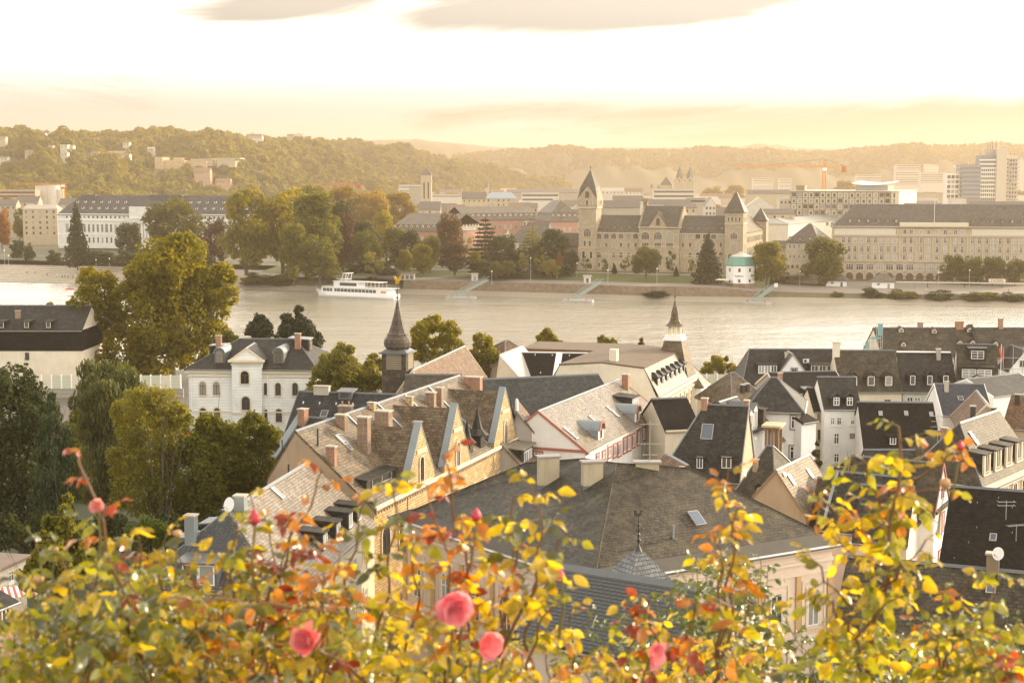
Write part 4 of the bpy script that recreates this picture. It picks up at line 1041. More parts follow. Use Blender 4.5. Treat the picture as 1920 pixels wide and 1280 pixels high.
# ------------------------------------------------------------------ long stone office building at the right
def offices():
 GS = courses('office_grey_slate', (.095,.085,.07),(.115,.10,.085),.5,.3,.02,(.06,.05,.04),.6, None, 0,.02)
 A, B = PZ(1562,423,28.6), PZ(1920,425,28.6); B = A + (B - A) * 1.2
 P = House('office_palace', 'very long five storey sandstone office palace with arcade and grey hipped roof', A, B, 28.6,22, cat='office building', ground=4.3, rise=9.4, roof='hip', hl=10, hr=10, wall=STONE2, rmat=GS, over=.7, gutter=False)
 xs_ = [1581,1592,1603,1616,1628,1641,1653,1666,1678,1696,1708,1727,1741,1757,1772,1791,1804,1823,1836,1850,1863,1875,1890,1903,1915]
 us = [P.fhit('F', x, 460)[0] for x in xs_]
 for i, u in enumerate(us):
  for z, h in ((16.6,2.7),(12.6,2.7),(9.2,2.4)): P.win('F', u, z, 1.35, h, 'cross', TRIMW, TRIMS, sill=(h > 2.5), one=True)
  P.win('F', u, 20.7,1.5,2.0, 'two', TRIMW, None, one=True)
 bs = [P.fhit('F', x, 499)[0] for x in (1593,1612,1631,1649,1668,1687,1706,1725,1744,1762,1781,1800,1819,1838)]
 for u in bs:
  P.win('F', u, 4.6,3.2,2.7, 'tri', TRIMW, TRIMS, one=True)
  m = MB(); m.arch(u - 1.6, u + 1.6,-.05,.2,0,1.9,10); m.build('arcade_opening', DARKF, P.root)
  m = MB(); r0, r1 = 1.6,2.05
  for i in range(10):
   a0, a1 = math.pi * i / 10, math.pi * (i + 1) / 10; m.extr([(u + r * math.cos(a),-.22,1.9 + r * math.sin(a)) for r, a in ((r0, a0),(r1, a0),(r1, a1),(r0, a1))], (0,.2,0))
  m.build('arch_ring', TRIMS, P.root)
 m = MB()
 for z, d, t in ((23.6,.65,.55),(19.7,.6,.6),(8.3,.55,.45),(4.0,.3,.3)): m.box(-d, P.W + d, -d, -.003, z, z + t)
 m.build('cornice', TRIMS, P.root)
 m = MB()
 for a, b in zip(us, us[1:]):
  x = (a + b) / 2; m.box(x - .28, x + .28,-.32,-.004,8.76,19.68)
 m.build('pilaster', TRIMS, P.root)
 x0, _ = P.fhit('F', 1687,420); x1, _ = P.fhit('F', 1816,420); m = MB(); m.box(x0, x1,-.8,1.2,24.2,25.9); m.build('attic_parapet', TRIMC, P.root)
 xw, _ = P.fhit('F', 1822,430); x2, _ = P.fhit('F', 1680,430)
 for a, b in ((.6, x2),(xw, P.W - .6)):
  m = MB(); m.box(a, b, -.10,-.006,20.35,23.55); m.build('white_attic_band', plain('attic_cream', (.56,.51,.42),.7), P.root)
 for x in (1594,1611,1628,1647,1664,1681,1825,1844,1862,1881,1899,1917):
  u, _ = P.fhit('F', x, 420); P.dormer_at('F', u, 1.8,1.2,1.7, 'arch', GS, GS, 'one', TRIMC, .15)
 m = MB(); xf, _ = P.fhit('F', 1752,420); m.tube((xf, 1,24),(xf, 1,36),.1,.07,6); m.build('flagpole', TRIMW, P.root)
 # smaller wing building left of it
 Q = House('stone_corner_house', 'square sandstone house with grey hipped roof left of the office palace', (1474,452),(1536,453.5),22.5,16, cat='house', ground=4.3, rise=7.5, roof='hip', hl=7, hr=7, wall=STONE2, rmat=GS, over=.5, gutter=False)
 for y, h in ((462,9),(481,8)): Q.wpx('F', boxes([1481,1489,1498,1507,1516,1525], y, 4.5, h), 'two', TRIMW, TRIMS, one=True)
 Q.wpx('F', boxes([1478,1486,1495,1512], 499.5,5,7), 'arch', DARKF, TRIMS, one=True); Q.wpx('F', boxes([1477,1496], 517,8,14), 'arch', DARKF, TRIMS, one=True)
 for x in (1481,1500,1519): Q.dormer('F', x - 3, x + 3,444,450, 'gable', GS, GS, 'one')
 L = House('low_link_wing', 'low stone link wing between tree and sandstone corner house', (1440,462),(1474,463),19,10, cat='wing', ground=4.3, rise=2.5, roof='gable_x', wall=STONE2, rmat=GS, gutter=False)
 L.wpx('F', boxes([1447,1466], 477,4,8), 'two', TRIMW, None, one=True)
 H2 = House('flat_roofed_annex', 'grey green flat roofed annex behind the sandstone corner house', (1478,420),(1592,411),26,24, cat='annex', ground=8, rise=2.6, roof='hip', hl=14, hr=4, wall=CREAM, rmat=plain('pale_green_roof', (.22,.22,.18),.6), gutter=False)
 H2.wpx('F', boxes([1551,1560,1569], 420,5,7), 'two', TRIMW, None, one=True)
 H2.root.location.z -= 0
offices()
# ------------------------------------------------------------------ mansard town palaces between park and tower
def townpal(name, label, A, B, ze, depth, ground=8, rise=1.5, mh=4, mi=1.6, wall=None, rows=(), step=3.2, hl=1, hr=1, lower=None, cat='building', rtop=None, rmat=None):
 h = House(name, label, A, B, ze, depth, cat=cat, ground=ground, roof='mansard', rise=rise, mh=mh, mi=mi, hl=hl, hr=hr, wall=wall, rmat=rmat or MGS, over=.5, gutter=False, rtop=rtop)
 n = int(h.W / step); m2 = int(h.D / step)
 for z in rows:
  for i in range(n): h.win('F', (i + .5) * h.W / n, z, 1.3,2.1, 'cross', TRIMC, None, one=True)
  for i in range(m2): h.win('R', (i + .5) * h.D / m2, z, 1.3,2.1, 'cross', TRIMC, None, one=True)
 for i in range(n): h.dormer_at('F', (i + .5) * h.W / n, .5,1.4,2.0, 'gable', TRIMC, MGS, 'one', TRIMC, .15)
 for i in range(m2): h.dormer_at('R', (i + .5) * h.D / m2,.5,1.4,2.0, 'gable', TRIMC, MGS, 'one', TRIMC, .15)
 return h
MGS = courses('mansard_slate', (.13,.11,.085),(.155,.13,.10),.5,.3,.02,(.08,.07,.05),.6, None, 0,.02)
REDS = plaster('red_sandstone_wall', (.38,.22,.16),.3)
townpal('mansard_house', 'long mansard roofed house behind the copper beech, reddish walls', (735,432),(850,434),22.5,34, wall=REDS, rows=(9.5,5.5,1.5), rise=5.5, mh=3.2, mi=1.3)
townpal('mansard_house', 'pink sandstone mansard palace with row of pale dormers right of the copper beech', (862,413),(1012,411),27,20, wall=REDS, rows=(14,9.5,5,1), rise=3.5, mh=3.6, mi=1.3)
pv = townpal('corner_pavilion', 'taller pavilion with domed mansard roof of the pink sandstone palace', (1004,413),(1032,415),27,16, wall=REDS, rows=(13.5,8.5,3.5), rise=6.5, mh=4.5, mi=1.2, hl=5, hr=5)
townpal('white_walled_wing', 'white walled wing with pale mansard roof just left of the tall stone tower', (1046,413.5),(1090,414),26.5,16, wall=CREAM, rows=(13,8.5), rise=3, mh=3, mi=1.2)
v = House('park_villa', 'old villa with steep slate hip roof and pale gable among park trees', (956,452),(1024,455),19.5,15, cat='villa', roof='hip', rise=9, hl=4, hr=5, wall=CREAM, rmat=MGS, gutter=False)
v.wpx('F', boxes([965,975,985,1003,1014], 462,4,7), 'two', TRIMC, None, one=True)
v.dormer('F', 980,988,414,424, 'gable', TRIMC, MGS, 'one')
g_ = House('stepped_gable_house', 'narrow cream house with stepped gable left of the park villa', (944,452),(961,452),18,12, cat='house', roof='gable_y', rise=6, wall=CREAM, rmat=MGS, gutter=False)
# ------------------------------------------------------------------ little white gauge house with its green dome
def gauge_house():
 D = 634; c = PY(1392.5,520, D); k = 4.53; r = 6.3; zb = 6.4; O = Vector((c.x, D + 5.5, zb))
 root = empty('gauge_house', O, R(-14), 'small white octagonal quay house with green copper dome and lettering', 'house')
 rot = R(22.5); w = MB(); w.lathe([(r, -3.4),(r, 7.3)], 8,(0,0), rot, 1.0,1.0); w.build('wall', plaster('bright_white_render', (.80,.80,.77),.08), root)
 m = MB(); m.lathe([(r + .15,-3.5),(r + .15,.05)], 8,(0,0), rot); m.build('stone_base', QUAY, root)
 cop = plain('green_copper', (.13,.30,.24),.55,.2, var=.25, scale=.6)
 m = MB(); m.lathe([(r + .25,7.3),(r + .45,7.55),(r - .5,9.4),(r - 1.7,11.0),(r - 1.75,11.05)], 8,(0,0), rot); m.build('dome', cop, root)
 m = MB(); m.lathe([(r - 1.45,11.0),(1.2,12.3),(1.2,12.7),(.05,12.9)], 8,(0,0), rot); m.build('dome_cap', plain('pale_sheet_metal', (.6,.58,.5),.45,.3), root)  # light on the dome's top is put into the cap's pale colour
 ap = r * math.cos(math.pi / 8)
 for a, us, in ((0,(0,)),(-45,(0,)),(45,(0,))):
  t = R(a); nx, ny = math.sin(t),-math.cos(t)
  for z, h in ((4.8,1.5),(.5,1.3)):
   window(root, (nx * ap, ny * ap, z), t, 1.0, h, 'one', DARKF, None, one=True)
 o = text_mesh('lettering', 'Pegelhaus', .95,.03, IRON, root); o.location = (0,-ap - .05,2.9); o.rotation_euler = (R(90),0,0)
gauge_house()
for (x0, x1, yt, yb, lab) in ((1549,1588,523,537, 'left of two white quay kiosks with grey hipped roof, under the big tree'),(1635,1677,525,540, 'right of two white quay kiosks with grey hipped roof, before the arcade')):
 D = DZ(yb, 3.5); a, b = PY(x0, yt, D), PY(x1, yt, D - 2)
 k = House('kiosk', lab, a, b, a.z, 6.5, cat='kiosk', ground=3.5, roof='hip', rise=2.6, hl=3.2, hr=3.2, wall=plaster('kiosk_white', (.78,.77,.73),.1), rmat=MGS, over=.7, gutter=False)
 k.win('F', k.W * .3,1.4,1.2,.8, 'one', DARKF, None, one=True); k.win('F', k.W * .75,.1,1.1,2.1, 'one', TRIMW, None, one=True); k.win('R', 3,.1,1.3,2.2, 'one', DARKF, None, one=True)
# ------------------------------------------------------------------ flat roofed block with framed window grid
def flatblock():
 A, B = PY(1483.5,358,905), PY(1686,358,880); FR = plain('block_frame', (.20,.165,.11),.7); PN = plain('block_panel', (.55,.49,.38),.7, var=.1)
 h = House('flat_office_block', 'flat roofed office block with square framed window grid below the crane', A, B, A.z, 62, cat='office block', ground=8, roof='flat', over=.5, wall=PN, rmat=plain('pale_flat_roof', (.62,.58,.48),.7), gutter=False)
 n = 17; x1, _ = h.fhit('F', 1670,370); st = x1 / n; H = h.he
 m = MB()
 for i in range(n + 1): m.box(i * st - .22, i * st + .22,-.35,-.004, H - 26, H - .3)
 for r_ in range(8): m.box(-.22, x1 + .22,-.30,-.005, H - .7 - r_ * 3.45, H - .35 - r_ * 3.45)
 m.build('facade_frame', FR, h.root); rng = random.Random(2)
 for r_ in range(5):
  for i in range(n):
   w = 1.5 if rng.random() < .75 else 2.6
   h.win('F', (i + .5) * st, H - 3.4 - r_ * 3.45, w, 2.0 if w < 2 else 2.5, 'one', PN, None, one=True)
 for r_ in range(3): h.win('F', x1 + 2.0, H - 3.6 - r_ * 3.45,.9,2.6, 'one', DARKF, None, one=True)
 m = MB(); m.box(2,7,4,9, H + .2, H + 3.2); m.build('roof_house', FR, h.root)
 # white shallow curved pavilion roof
 m = MB(); x0 = h.W * .54; x2 = h.W * .9; k = 10
 for i in range(k):
  a = x0 + (x2 - x0) * i / k; b = x0 + (x2 - x0) * (i + 1) / k; f = lambda x: H + 3.6 + 1.1 * abs((x - (x0 + x2) / 2) / ((x2 - x0) / 2)) ** 1.6
  m.slab([(a, 8, f(a)),(b, 8, f(b)),(b, 34, f(b) + 1.2),(a, 34, f(a) + 1.2)], .3)
 m.build('pavilion_roof', TRIMW, h.root); m = MB(); m.box(x0 + 2, x2 - 2,10,32, H + .2, H + 3.4); m.build('pavilion', GLASSF, h.root)
flatblock()
# ------------------------------------------------------------------ stepped high-rise
def highrise():
 D = 1500; k = FPX / D; zt = lambda y: 50 - (y - 333) / k
 O = PY(1774,380, D); root = empty('stepped_high_rise', (O.x, D, 8), R(-4), 'tall stepped high-rise with blue glass flank and rooftop aerials', 'high-rise')
 X = lambda px: (px - 1774) / k; Z = lambda y: zt(y) - 8
 W1 = plain('tower_white', (.66,.62,.54),.7, var=.05); BL = plain('blue_glass_wall', (.15,.18,.22),.25, var=.1); BC = plain('tower_beige', (.50,.44,.34),.8, var=.05); GR = plain('tower_grey', (.36,.33,.29),.7)
 m = MB(); m.box(X(1774), X(1799),0,18,0, Z(325)); m.build('grid_block', W1, root)
 for r_ in range(5):
  for c in range(3): window(root, (X(1778 + c * 7.4),-.02, Z(335 + r_ * 9)),0,3.2,3.4, 'one', W1, None, False, True)
 m = MB(); m.box(X(1799.5), X(1834),-4,22,0, Z(309)); m.build('glass_block', BL, root); m = MB()
 for i in range(9): m.box(X(1799.5) - .3, X(1834),-4.3,-4.01, Z(313 + i * 8), Z(313 + i * 8) + .9)
 for i in range(9): m.box(X(1796), X(1799.4),-3,10, Z(316 + i * 8), Z(316 + i * 8) + 1)
 m.build('floor_band', GR, root)
 m = MB(); m.box(X(1834.05), X(1862),-2,20,0, Z(292)); m.build('window_block', BL, root); m = MB()
 for i in range(10): m.box(X(1832), X(1862),-3.4,-2.01, Z(302 + i * 7.6), Z(302 + i * 7.6) + 1.5)
 for i in range(8): m.box(X(1835 + i * 3.7), X(1835 + i * 3.7) + .35,-2.8,-2.02,0, Z(315))
 m.build('balcony', W1, root)
 m = MB(); m.box(X(1862.05), X(1881),-5,14,0, Z(279)); m.build('stair_core', BC, root)
 m = MB(); m.box(X(1846), X(1862),2,14, Z(292.5), Z(281)); m.build('plant_room', GR, root)
 m = MB(); m.box(X(1881.05), X(1903),0,24,0, Z(292)); m.build('right_block', BC, root); m = MB()
 for i in range(11): m.box(X(1886), X(1905.5),-1.4,-.02, Z(300 + i * 7.4), Z(300 + i * 7.4) + 1.1)
 m.build('balcony', GR, root)
 for i in range(10):
  window(root, (X(1883),-.02, Z(301 + i * 7.6)),0,1.9,1.7, 'one', DARKF, None, False, True)
  for c in range(3): window(root, (X(1890 + c * 5),-.02, Z(304 + i * 7.4)),0,1.6,2.2, 'one', GR, None, False, True)
 m = MB()
 for x, a, b in ((1850,292,264),(1854,281,266),(1858,281,264),(1865,279,263),(1883,292,274),(1892,292,285),(1899,292,286),(1836,309,284)): m.tube((X(x),6, Z(a) - .5),(X(x),6, Z(b)),.28,.15,5)
 m.build('aerial', IRON, root)
highrise()
# ------------------------------------------------------------------ cranes
def lattice(m, p, q, w, n, r):
 p, q = Vector(p), Vector(q); d = (q - p).normalized(); a = Vector((0,0,1)) if abs(d.z) < .7 else Vector((1,0,0)); b = d.cross(a).normalized(); a = b.cross(d).normalized()
 C = [a * w / 2 + b * w / 2, a * w / 2 - b * w / 2,-a * w / 2 - b * w / 2,-a * w / 2 + b * w / 2]
 for c in C: m.tube(p + c, q + c, r, r, 4)
 for i in range(n):
  s, e = p.lerp(q, i / n), p.lerp(q, (i + 1) / n)
  for j in range(4): m.tube(s + C[j], e + C[(j + 1) % 4], r * .6, r * .6,3, False)
def crane(label, xm, ytop, ybase, xj, xc, yj, D, col, name='tower_crane'):
 k = FPX / D; T = PY(xm, ytop, D); J = PY(xm, yj, D); mt = plain('crane_' + col[0], col[1], .6, var=.05)
 root = empty(name, (T.x, D, 8),0, label, 'crane'); zj = J.z - 8; zt_ = T.z - 8
 m = MB(); lattice(m, (0,0,0),(0,0, zj),2.0, int(zj / 2.2),.22); m.build('mast', mt, root)
 m = MB(); lattice(m, (0,0, zj),(0,0, zt_),1.2,3,.2); m.build('mast_head', mt, root)
 a = (xj - xm) / k; b = (xc - xm) / k
 m = MB(); lattice(m, (0,0, zj + .6),(a, 0, zj + .6),1.3, int(abs(a) / 1.8),.17); m.build('jib', mt, root)
 m = MB(); lattice(m, (0,0, zj + .3),(b, 0, zj + .3),1.2, max(3, int(abs(b) / 2)),.2); m.build('counter_jib', mt, root)
 m = MB(); m.box(min(b * .8, b * .98), max(b * .8, b * .98),-.8,.8, zj - 3.2, zj + .8); m.build('counterweight', plain('counterweight_' + col[0], sc3(col[1], .6),.8), root)
 m = MB(); m.tube((0,0, zt_),(a * .66,0, zj + 1.2),.09,.09,4); m.tube((0,0, zt_),(b * .9,0, zj + 1),.09,.09,4); m.build('stay_cable', IRON, root)
 m = MB(); s = 1 if a > 0 else -1; m.box(-1.1 * 1.3,1.1 * 1.3,-1.8,-.6, zj - 2.2, zj - .3); m.build('cab', TRIMW, root)
crane('orange tower crane with long jib above the flat office block', 1546,298,352,1383,1587,314,1020,('orange', (.62,.24,.04)))
crane('orange tower crane at the far left beside the round white building', 118,343,372,20,122,346,1350,('orange', (.62,.24,.04)))
crane('small red tower crane standing out over the bright plane trees', 648,340,372,606,677,347,1500,('red', (.60,.10,.06)))
crane('faint grey crane in the haze left of the high-rise', 1790,300,372,1756,1808,310.5,2300,('grey', (.4,.34,.22)))
# ------------------------------------------------------------------ trees on the far bank
def tw(kind, x0, x1, yt, yb, m, label, name='tree', group=None, z=8, i=None, cat='tree'):
 return tree(kind, x0, x1, yt, min(DZ(yb, z),2500), z, m, label, name, cat, group, i)
T_ = [
 ('round', -18,22,392,466, LO, 'rust coloured tree at the left edge of the photo'),('round', 0,30,372,440, LP, 'olive tree behind the rust coloured one at the left edge'),
 ('round', 22,62,393,450, LG2, 'round green tree in front of the pale hotel block'),('bush', 72,98,412,446, LG2, 'small green tree under the pale hotel block, left one'),('bush', 94,112,408,444, LG2, 'small green tree touching the left end of the palace'),
 ('bush', 16,48,450,482, LD, 'dark clipped bush on the lawn at far left'),('bush', 42,66,456,486, LD, 'dark bush beside the small ruin, left of it'),('bush', 84,118,470,492, LD, 'low dark bush between ruin and tall conifer'),
 ('tall', 215,268,419,492, LD, 'dark tree left of the pale plane tree before the palace'),('round', 268,382,372,476, LG2, 'broad pale green plane tree standing before the middle of the palace'),
 ('tall', 374,430,410,492, LB, 'dark brown tree between two plane trees before the palace'),
 ('bush', 150,235,470,494, LD, 'low dark hedge mass right of the tall conifer'),('bush', 205,290,468,500, LD, 'dark hedge before the palace terrace'),('bush', 300,420,476,512, LD, 'broad dark undergrowth beside the road by the plane trees'),
 ('round', 408,512,362,508, LG, 'leftmost of the huge plane trees on the promenade'),('round', 468,590,355,505, LG, 'huge plane tree, second from the left on the promenade'),('round', 530,640,368,512, LG2, 'huge plane tree at the right end of the promenade group'),
 ('tall', 520,580,420,530, LG2, 'lower plane tree hanging over the bank'),('round', 556,640,440,532, LG2, 'dark green tree leaning over the gravel bank'),
 ('round', 548,625,350,440, LG, 'bright plane tree in the back row, leftmost'),('round', 600,680,353,445, LY, 'bright yellow green tree in the back row, second'),('round', 655,735,357,445, LY, 'golden lit tree in the back row, third'),('round', 705,785,364,440, LY, 'golden lit tree at the right end of the back row'),
 ('round', 600,680,385,500, LD, 'dark tree in the middle of the park group'),('tall', 660,716,432,508, LG2, 'narrow mid green park tree'),('tall', 618,668,400,505, LB, 'brownish park tree behind the narrow green one'),('round', 690,750,400,470, LG, 'light green park tree before the roofs'),
 ('loose', 675,724,470,518, LP, 'small pale tree on the lawn behind the ship'),('round', 712,772,430,502, LG2, 'round green tree left of the quay pavilion'),('round', 768,818,460,514, LG, 'small bright round tree by the quay pavilion'),('loose', 805,830,458,500, LO, 'little orange tinted tree by the quay pavilion'),
 ('tall', 815,870,400,500, LB, 'tall copper beech in the middle of the park'),('round', 822,882,456,512, LB, 'lower dark copper tree under the tall beech'),('loose', 852,890,443,490, LY, 'bright yellow tree right of the copper beech'),
 ('cedar', 872,948,402,502, LC, 'dark layered cedar with level boughs, left one'),('round', 908,985,445,508, LD, 'dark round tree between the two cedars'),('cedar', 962,1036,418,500, LP, 'paler layered cedar with level boughs, right one'),('round', 1008,1068,432,504, LD, 'dark olive tree left of the tall stone tower'),
 ('round', 876,908,474,512, LG, 'small light green tree on the quay lawn'),('loose', 904,922,468,508, LP, 'slim pale young tree on the quay lawn'),('round', 938,968,490,516, LP, 'low olive bush tree on the quay lawn'),('round', 916,944,492,518, LG2, 'low green bush tree on the quay lawn'),
 ('loose', 970,992,472,514, LP, 'thin pale young tree right of the dark round tree'),('loose', 1000,1026,478,516, LG, 'young green tree near the stone tower path'),('round', 1018,1050,488,518, LP, 'low pale bush tree near the stone tower path'),('round', 560,650,392,500, LG2, 'dense green plane tree behind the leaning one'),('round', 648,712,420,500, LD, 'dark round park tree, second row'),('round', 735,800,436,508, LD, 'dark tree before the long mansard house'),('tall', 782,830,442,506, LG2, 'green tree left of the copper beech'),('round', 742,776,470,512, LG, 'small light tree between dark park trees'),
 ('round', 984,1022,462,508, LD, 'dark low tree below the paler cedar'),('round', 1050,1086,470,508, LD, 'dark low tree beside the brick hall'),('bush', 640,760,484,512, LD, 'dark undergrowth of the park, left part'),('bush', 860,1000,490,512, LD, 'dark undergrowth of the park, middle part'),('bush', 990,1086,492,512, LD, 'dark undergrowth of the park, right part'),('cone', 1040,1058,470,510, LO, 'little orange pyramid tree left of the stone tower'),
 ('loose', 1088,1110,480,512, LG2, 'small tree at the foot of the tall stone tower'),('loose', 1126,1144,484,513, LG2, 'first small tree before the left wing of the stone building'),('cone', 1146,1158,494,512, LC, 'tiny dark cone bush before the left wing'),('loose', 1160,1184,482,513, LP, 'second small tree before the left wing of the stone building'),
 ('round', 1183,1240,462,518, LG2, 'round tree before the middle block of the stone building'),('loose', 1246,1270,470,516, LG2, 'slim tree right of the middle block entrance'),('cone', 1262,1274,498,518, LC, 'small dark cone bush before the middle block'),('loose', 1288,1306,484,516, LP, 'thin tree left of the great conifer'),
 ('round', 1400,1476,457,536, LG, 'broad tree right of the little white gauge house'),('round', 1506,1594,449,536, LG2, 'big round tree before the sandstone corner house'),
 ('tall', 1764,1812,478,534, LG2, 'first tree of the row before the office palace'),('tall', 1800,1848,481,535, LG2, 'second tree of the row before the office palace'),('tall', 1840,1888,483,536, LG2, 'third tree of the row before the office palace'),('tall', 1880,1930,486,537, LG2, 'last tree of the row at the right edge'),
 ('round', 1176,1244,373,412, LY, 'golden tree rising behind the left wing roof'),('round', 1126,1166,388,416, LY, 'golden low tree right of the tall stone tower'),('round', 1238,1262,392,416, LY, 'small golden tree behind the middle block'),('round', 1290,1330,388,416, LY, 'golden tree behind the right wing roof, left one'),('round', 1320,1362,386,416, LY, 'golden tree behind the right wing roof, right one'),
 ('round', 1318,1360,349,376, LY, 'far round golden tree left of the pyramid roof'),('round', 1358,1400,348,376, LY, 'far round golden tree behind the pyramid roof'),
 ('tall', 1442,1482,403,462, LD, 'dark tree between the stone building and the annex'),('round', 1474,1522,387,420, LB, 'dark reddish tree before the flat office block'),
 ('round', 288,336,350,386, LG, 'green treetop behind the palace roof, left of the group'),('round', 322,372,342,386, LG, 'highest green treetop behind the palace roof'),('round', 360,410,346,386, LG, 'green treetop behind the palace roof, third'),('round', 398,442,353,386, LG, 'green treetop behind the palace roof, right of the group'),
 ('round', 224,250,357,384, LG, 'small treetop left above the palace roof'),('round', 246,276,353,384, LG, 'second small treetop left above the palace roof'),
 ('round', 96,124,364,384, LY, 'yellow tree under the left orange crane'),('round', 68,88,366,384, LG, 'green tree beside the round white building'),('round', 8,32,368,380, LY, 'pale tree before the long pink building'),
 ('round', 826,872,362,384, LY, 'bright tree right of the round tower'),('round', 868,900,372,390, LY, 'low golden tree below the glass roofed hall'),('round', 930,980,379,400, LY, 'golden tree between town roofs'),('round', 800,848,384,408, LY, 'orange lit tree before the mansard house'),('round', 1050,1084,378,396, LY, 'golden treetop beside the tall tower'),
 ('round', 1896,1925,356,380, LY, 'hazy trees at the foot of the high-rise'),('round', 1560,1610,340,356, LY, 'hazy golden trees behind the flat office block'),
 ('bush', 1416,1440,546,560, LG2, 'low shrub on the bank right of the pontoon bridge'),('bush', 1556,1584,546,564, LG2, 'round shrub on the bank below the first kiosk'),('bush', 1688,1716,550,568, LG2, 'round shrub on the bank, lowest one'),('bush', 1612,1660,540,566, LD, 'broad shrub on the bank below the second kiosk'),
 ('bush', 1660,1730,543,564, LG2, 'long shrub mass on the right bank'),('bush', 1730,1800,545,566, LD, 'dark shrub mass on the right bank'),('bush', 1800,1880,547,568, LG2, 'green shrub mass on the right bank'),('bush', 1870,1940,548,570, LD, 'shrub mass at the right edge of the bank'),
 ('bush', 445,520,512,536, LG2, 'shrubs on the bank under the plane trees'),('bush', 500,560,514,538, LG2, 'shrubs on the bank left of the leaning tree'),('bush', 620,680,520,542, LP, 'pale shrubs behind the ship'),('bush', 660,720,520,536, LY, 'yellow shrub behind the ship'),('bush', 1200,1260,545,560, LD, 'creeper covered bush on the quay wall foot'),
]
def wl_dist(px): return lerp_tab(px, [(p[0], w.y) for p, w in zip(WPX, WL)])
for t in T_:
 if t[0] == 'bush' and t[4] > 519:
  xm = (t[1] + t[2]) / 2; zz = 1.6 if xm < 700 or xm > 1380 else 1.5; tree(t[0], t[1], t[2], t[3], wl_dist(xm) + (9.5 if xm < 700 or xm > 1380 else 6.3), zz, t[5], t[6], 'shrub', 'shrub')
 else: tw(*t, name='shrub' if t[0] == 'bush' else 'tree', cat='shrub' if t[0] == 'bush' else 'tree', z=(3.6 if t[1] > 1470 and t[4] > 530 else 5.2 if t[4] > 519 else 8))
tw('cone', 118,166,383,500, LC, 'tall dark sequoia standing before the left end of the palace', 'conifer', z=6.5)
tw('cone', 1300,1356,438,532, LC, 'broad blue grey conifer left of the white gauge house', 'conifer', z=5.5)
tw('cone', 1452,1466,500,518, LD, 'small cone bush by the link wing', 'conifer')
# ------------------------------------------------------------------ far town: each house stands by itself
WM = plaster('far_white_wall', (.54,.50,.43),.1); CM = plaster('far_cream_wall', (.44,.37,.26),.15); GM_ = plaster('far_grey_wall', (.36,.32,.26),.15); PM = plaster('far_pink_wall', (.42,.28,.20),.15)
RG = plain('far_grey_roof', (.14,.12,.10),.7); RB = plain('far_brown_roof', (.20,.14,.09),.7); RL = plain('far_pale_roof', (.42,.38,.31),.6); RGL = plain('far_glass_roof', (.30,.36,.40),.3)
def far(name, label, x0, x1, yr, ye, yb, D, wall, roof, kind='gable', bands=0, wins=0, rz=-.2, cat='building', depth=None):
 """distant building: ridge row yr, eaves row ye, foot row yb"""
 k = FPX / D; a = PY(x0, ye, D); b = PY(x1, ye, D - (x1 - x0) / k * math.tan(-rz) * 1.0 if False else D)
 rise = max((ye - yr) / k, .3); dep = depth or max(10,(x1 - x0) / k * .35)
 h = House(name, label, a, b, max(a.z, 10), dep, cat=cat, ground=8, roof='flat' if kind == 'flat' else ('gable_x' if kind == 'gable' else 'hip' if kind == 'hip' else 'gable_y'), rise=rise, hl=rise * .9 if kind == 'hip' else 0, hr=rise * .9 if kind == 'hip' else 0,
   wall=wall, rmat=roof, gutter=False, over=.4, ridge=False)
 if wins:
  rows = max(1, int(h.he / 3.4)); n = max(3, int(h.W / 3.6))
  if bands:
   for r_ in range(min(rows, bands)):
    m = MB(); m.box(.6, h.W - .6,-.12,-.02, h.he - 2.6 - r_ * 3.4, h.he - 1.2 - r_ * 3.4); m.build('window_band', GLASSF, h.root)
  else:
   for r_ in range(min(rows, wins)):
    for i in range(n): h.win('F', (i + .5) * h.W / n, h.he - 2.9 - r_ * 3.3,1.3,1.7, 'one', wall, None, one=True)
 return h
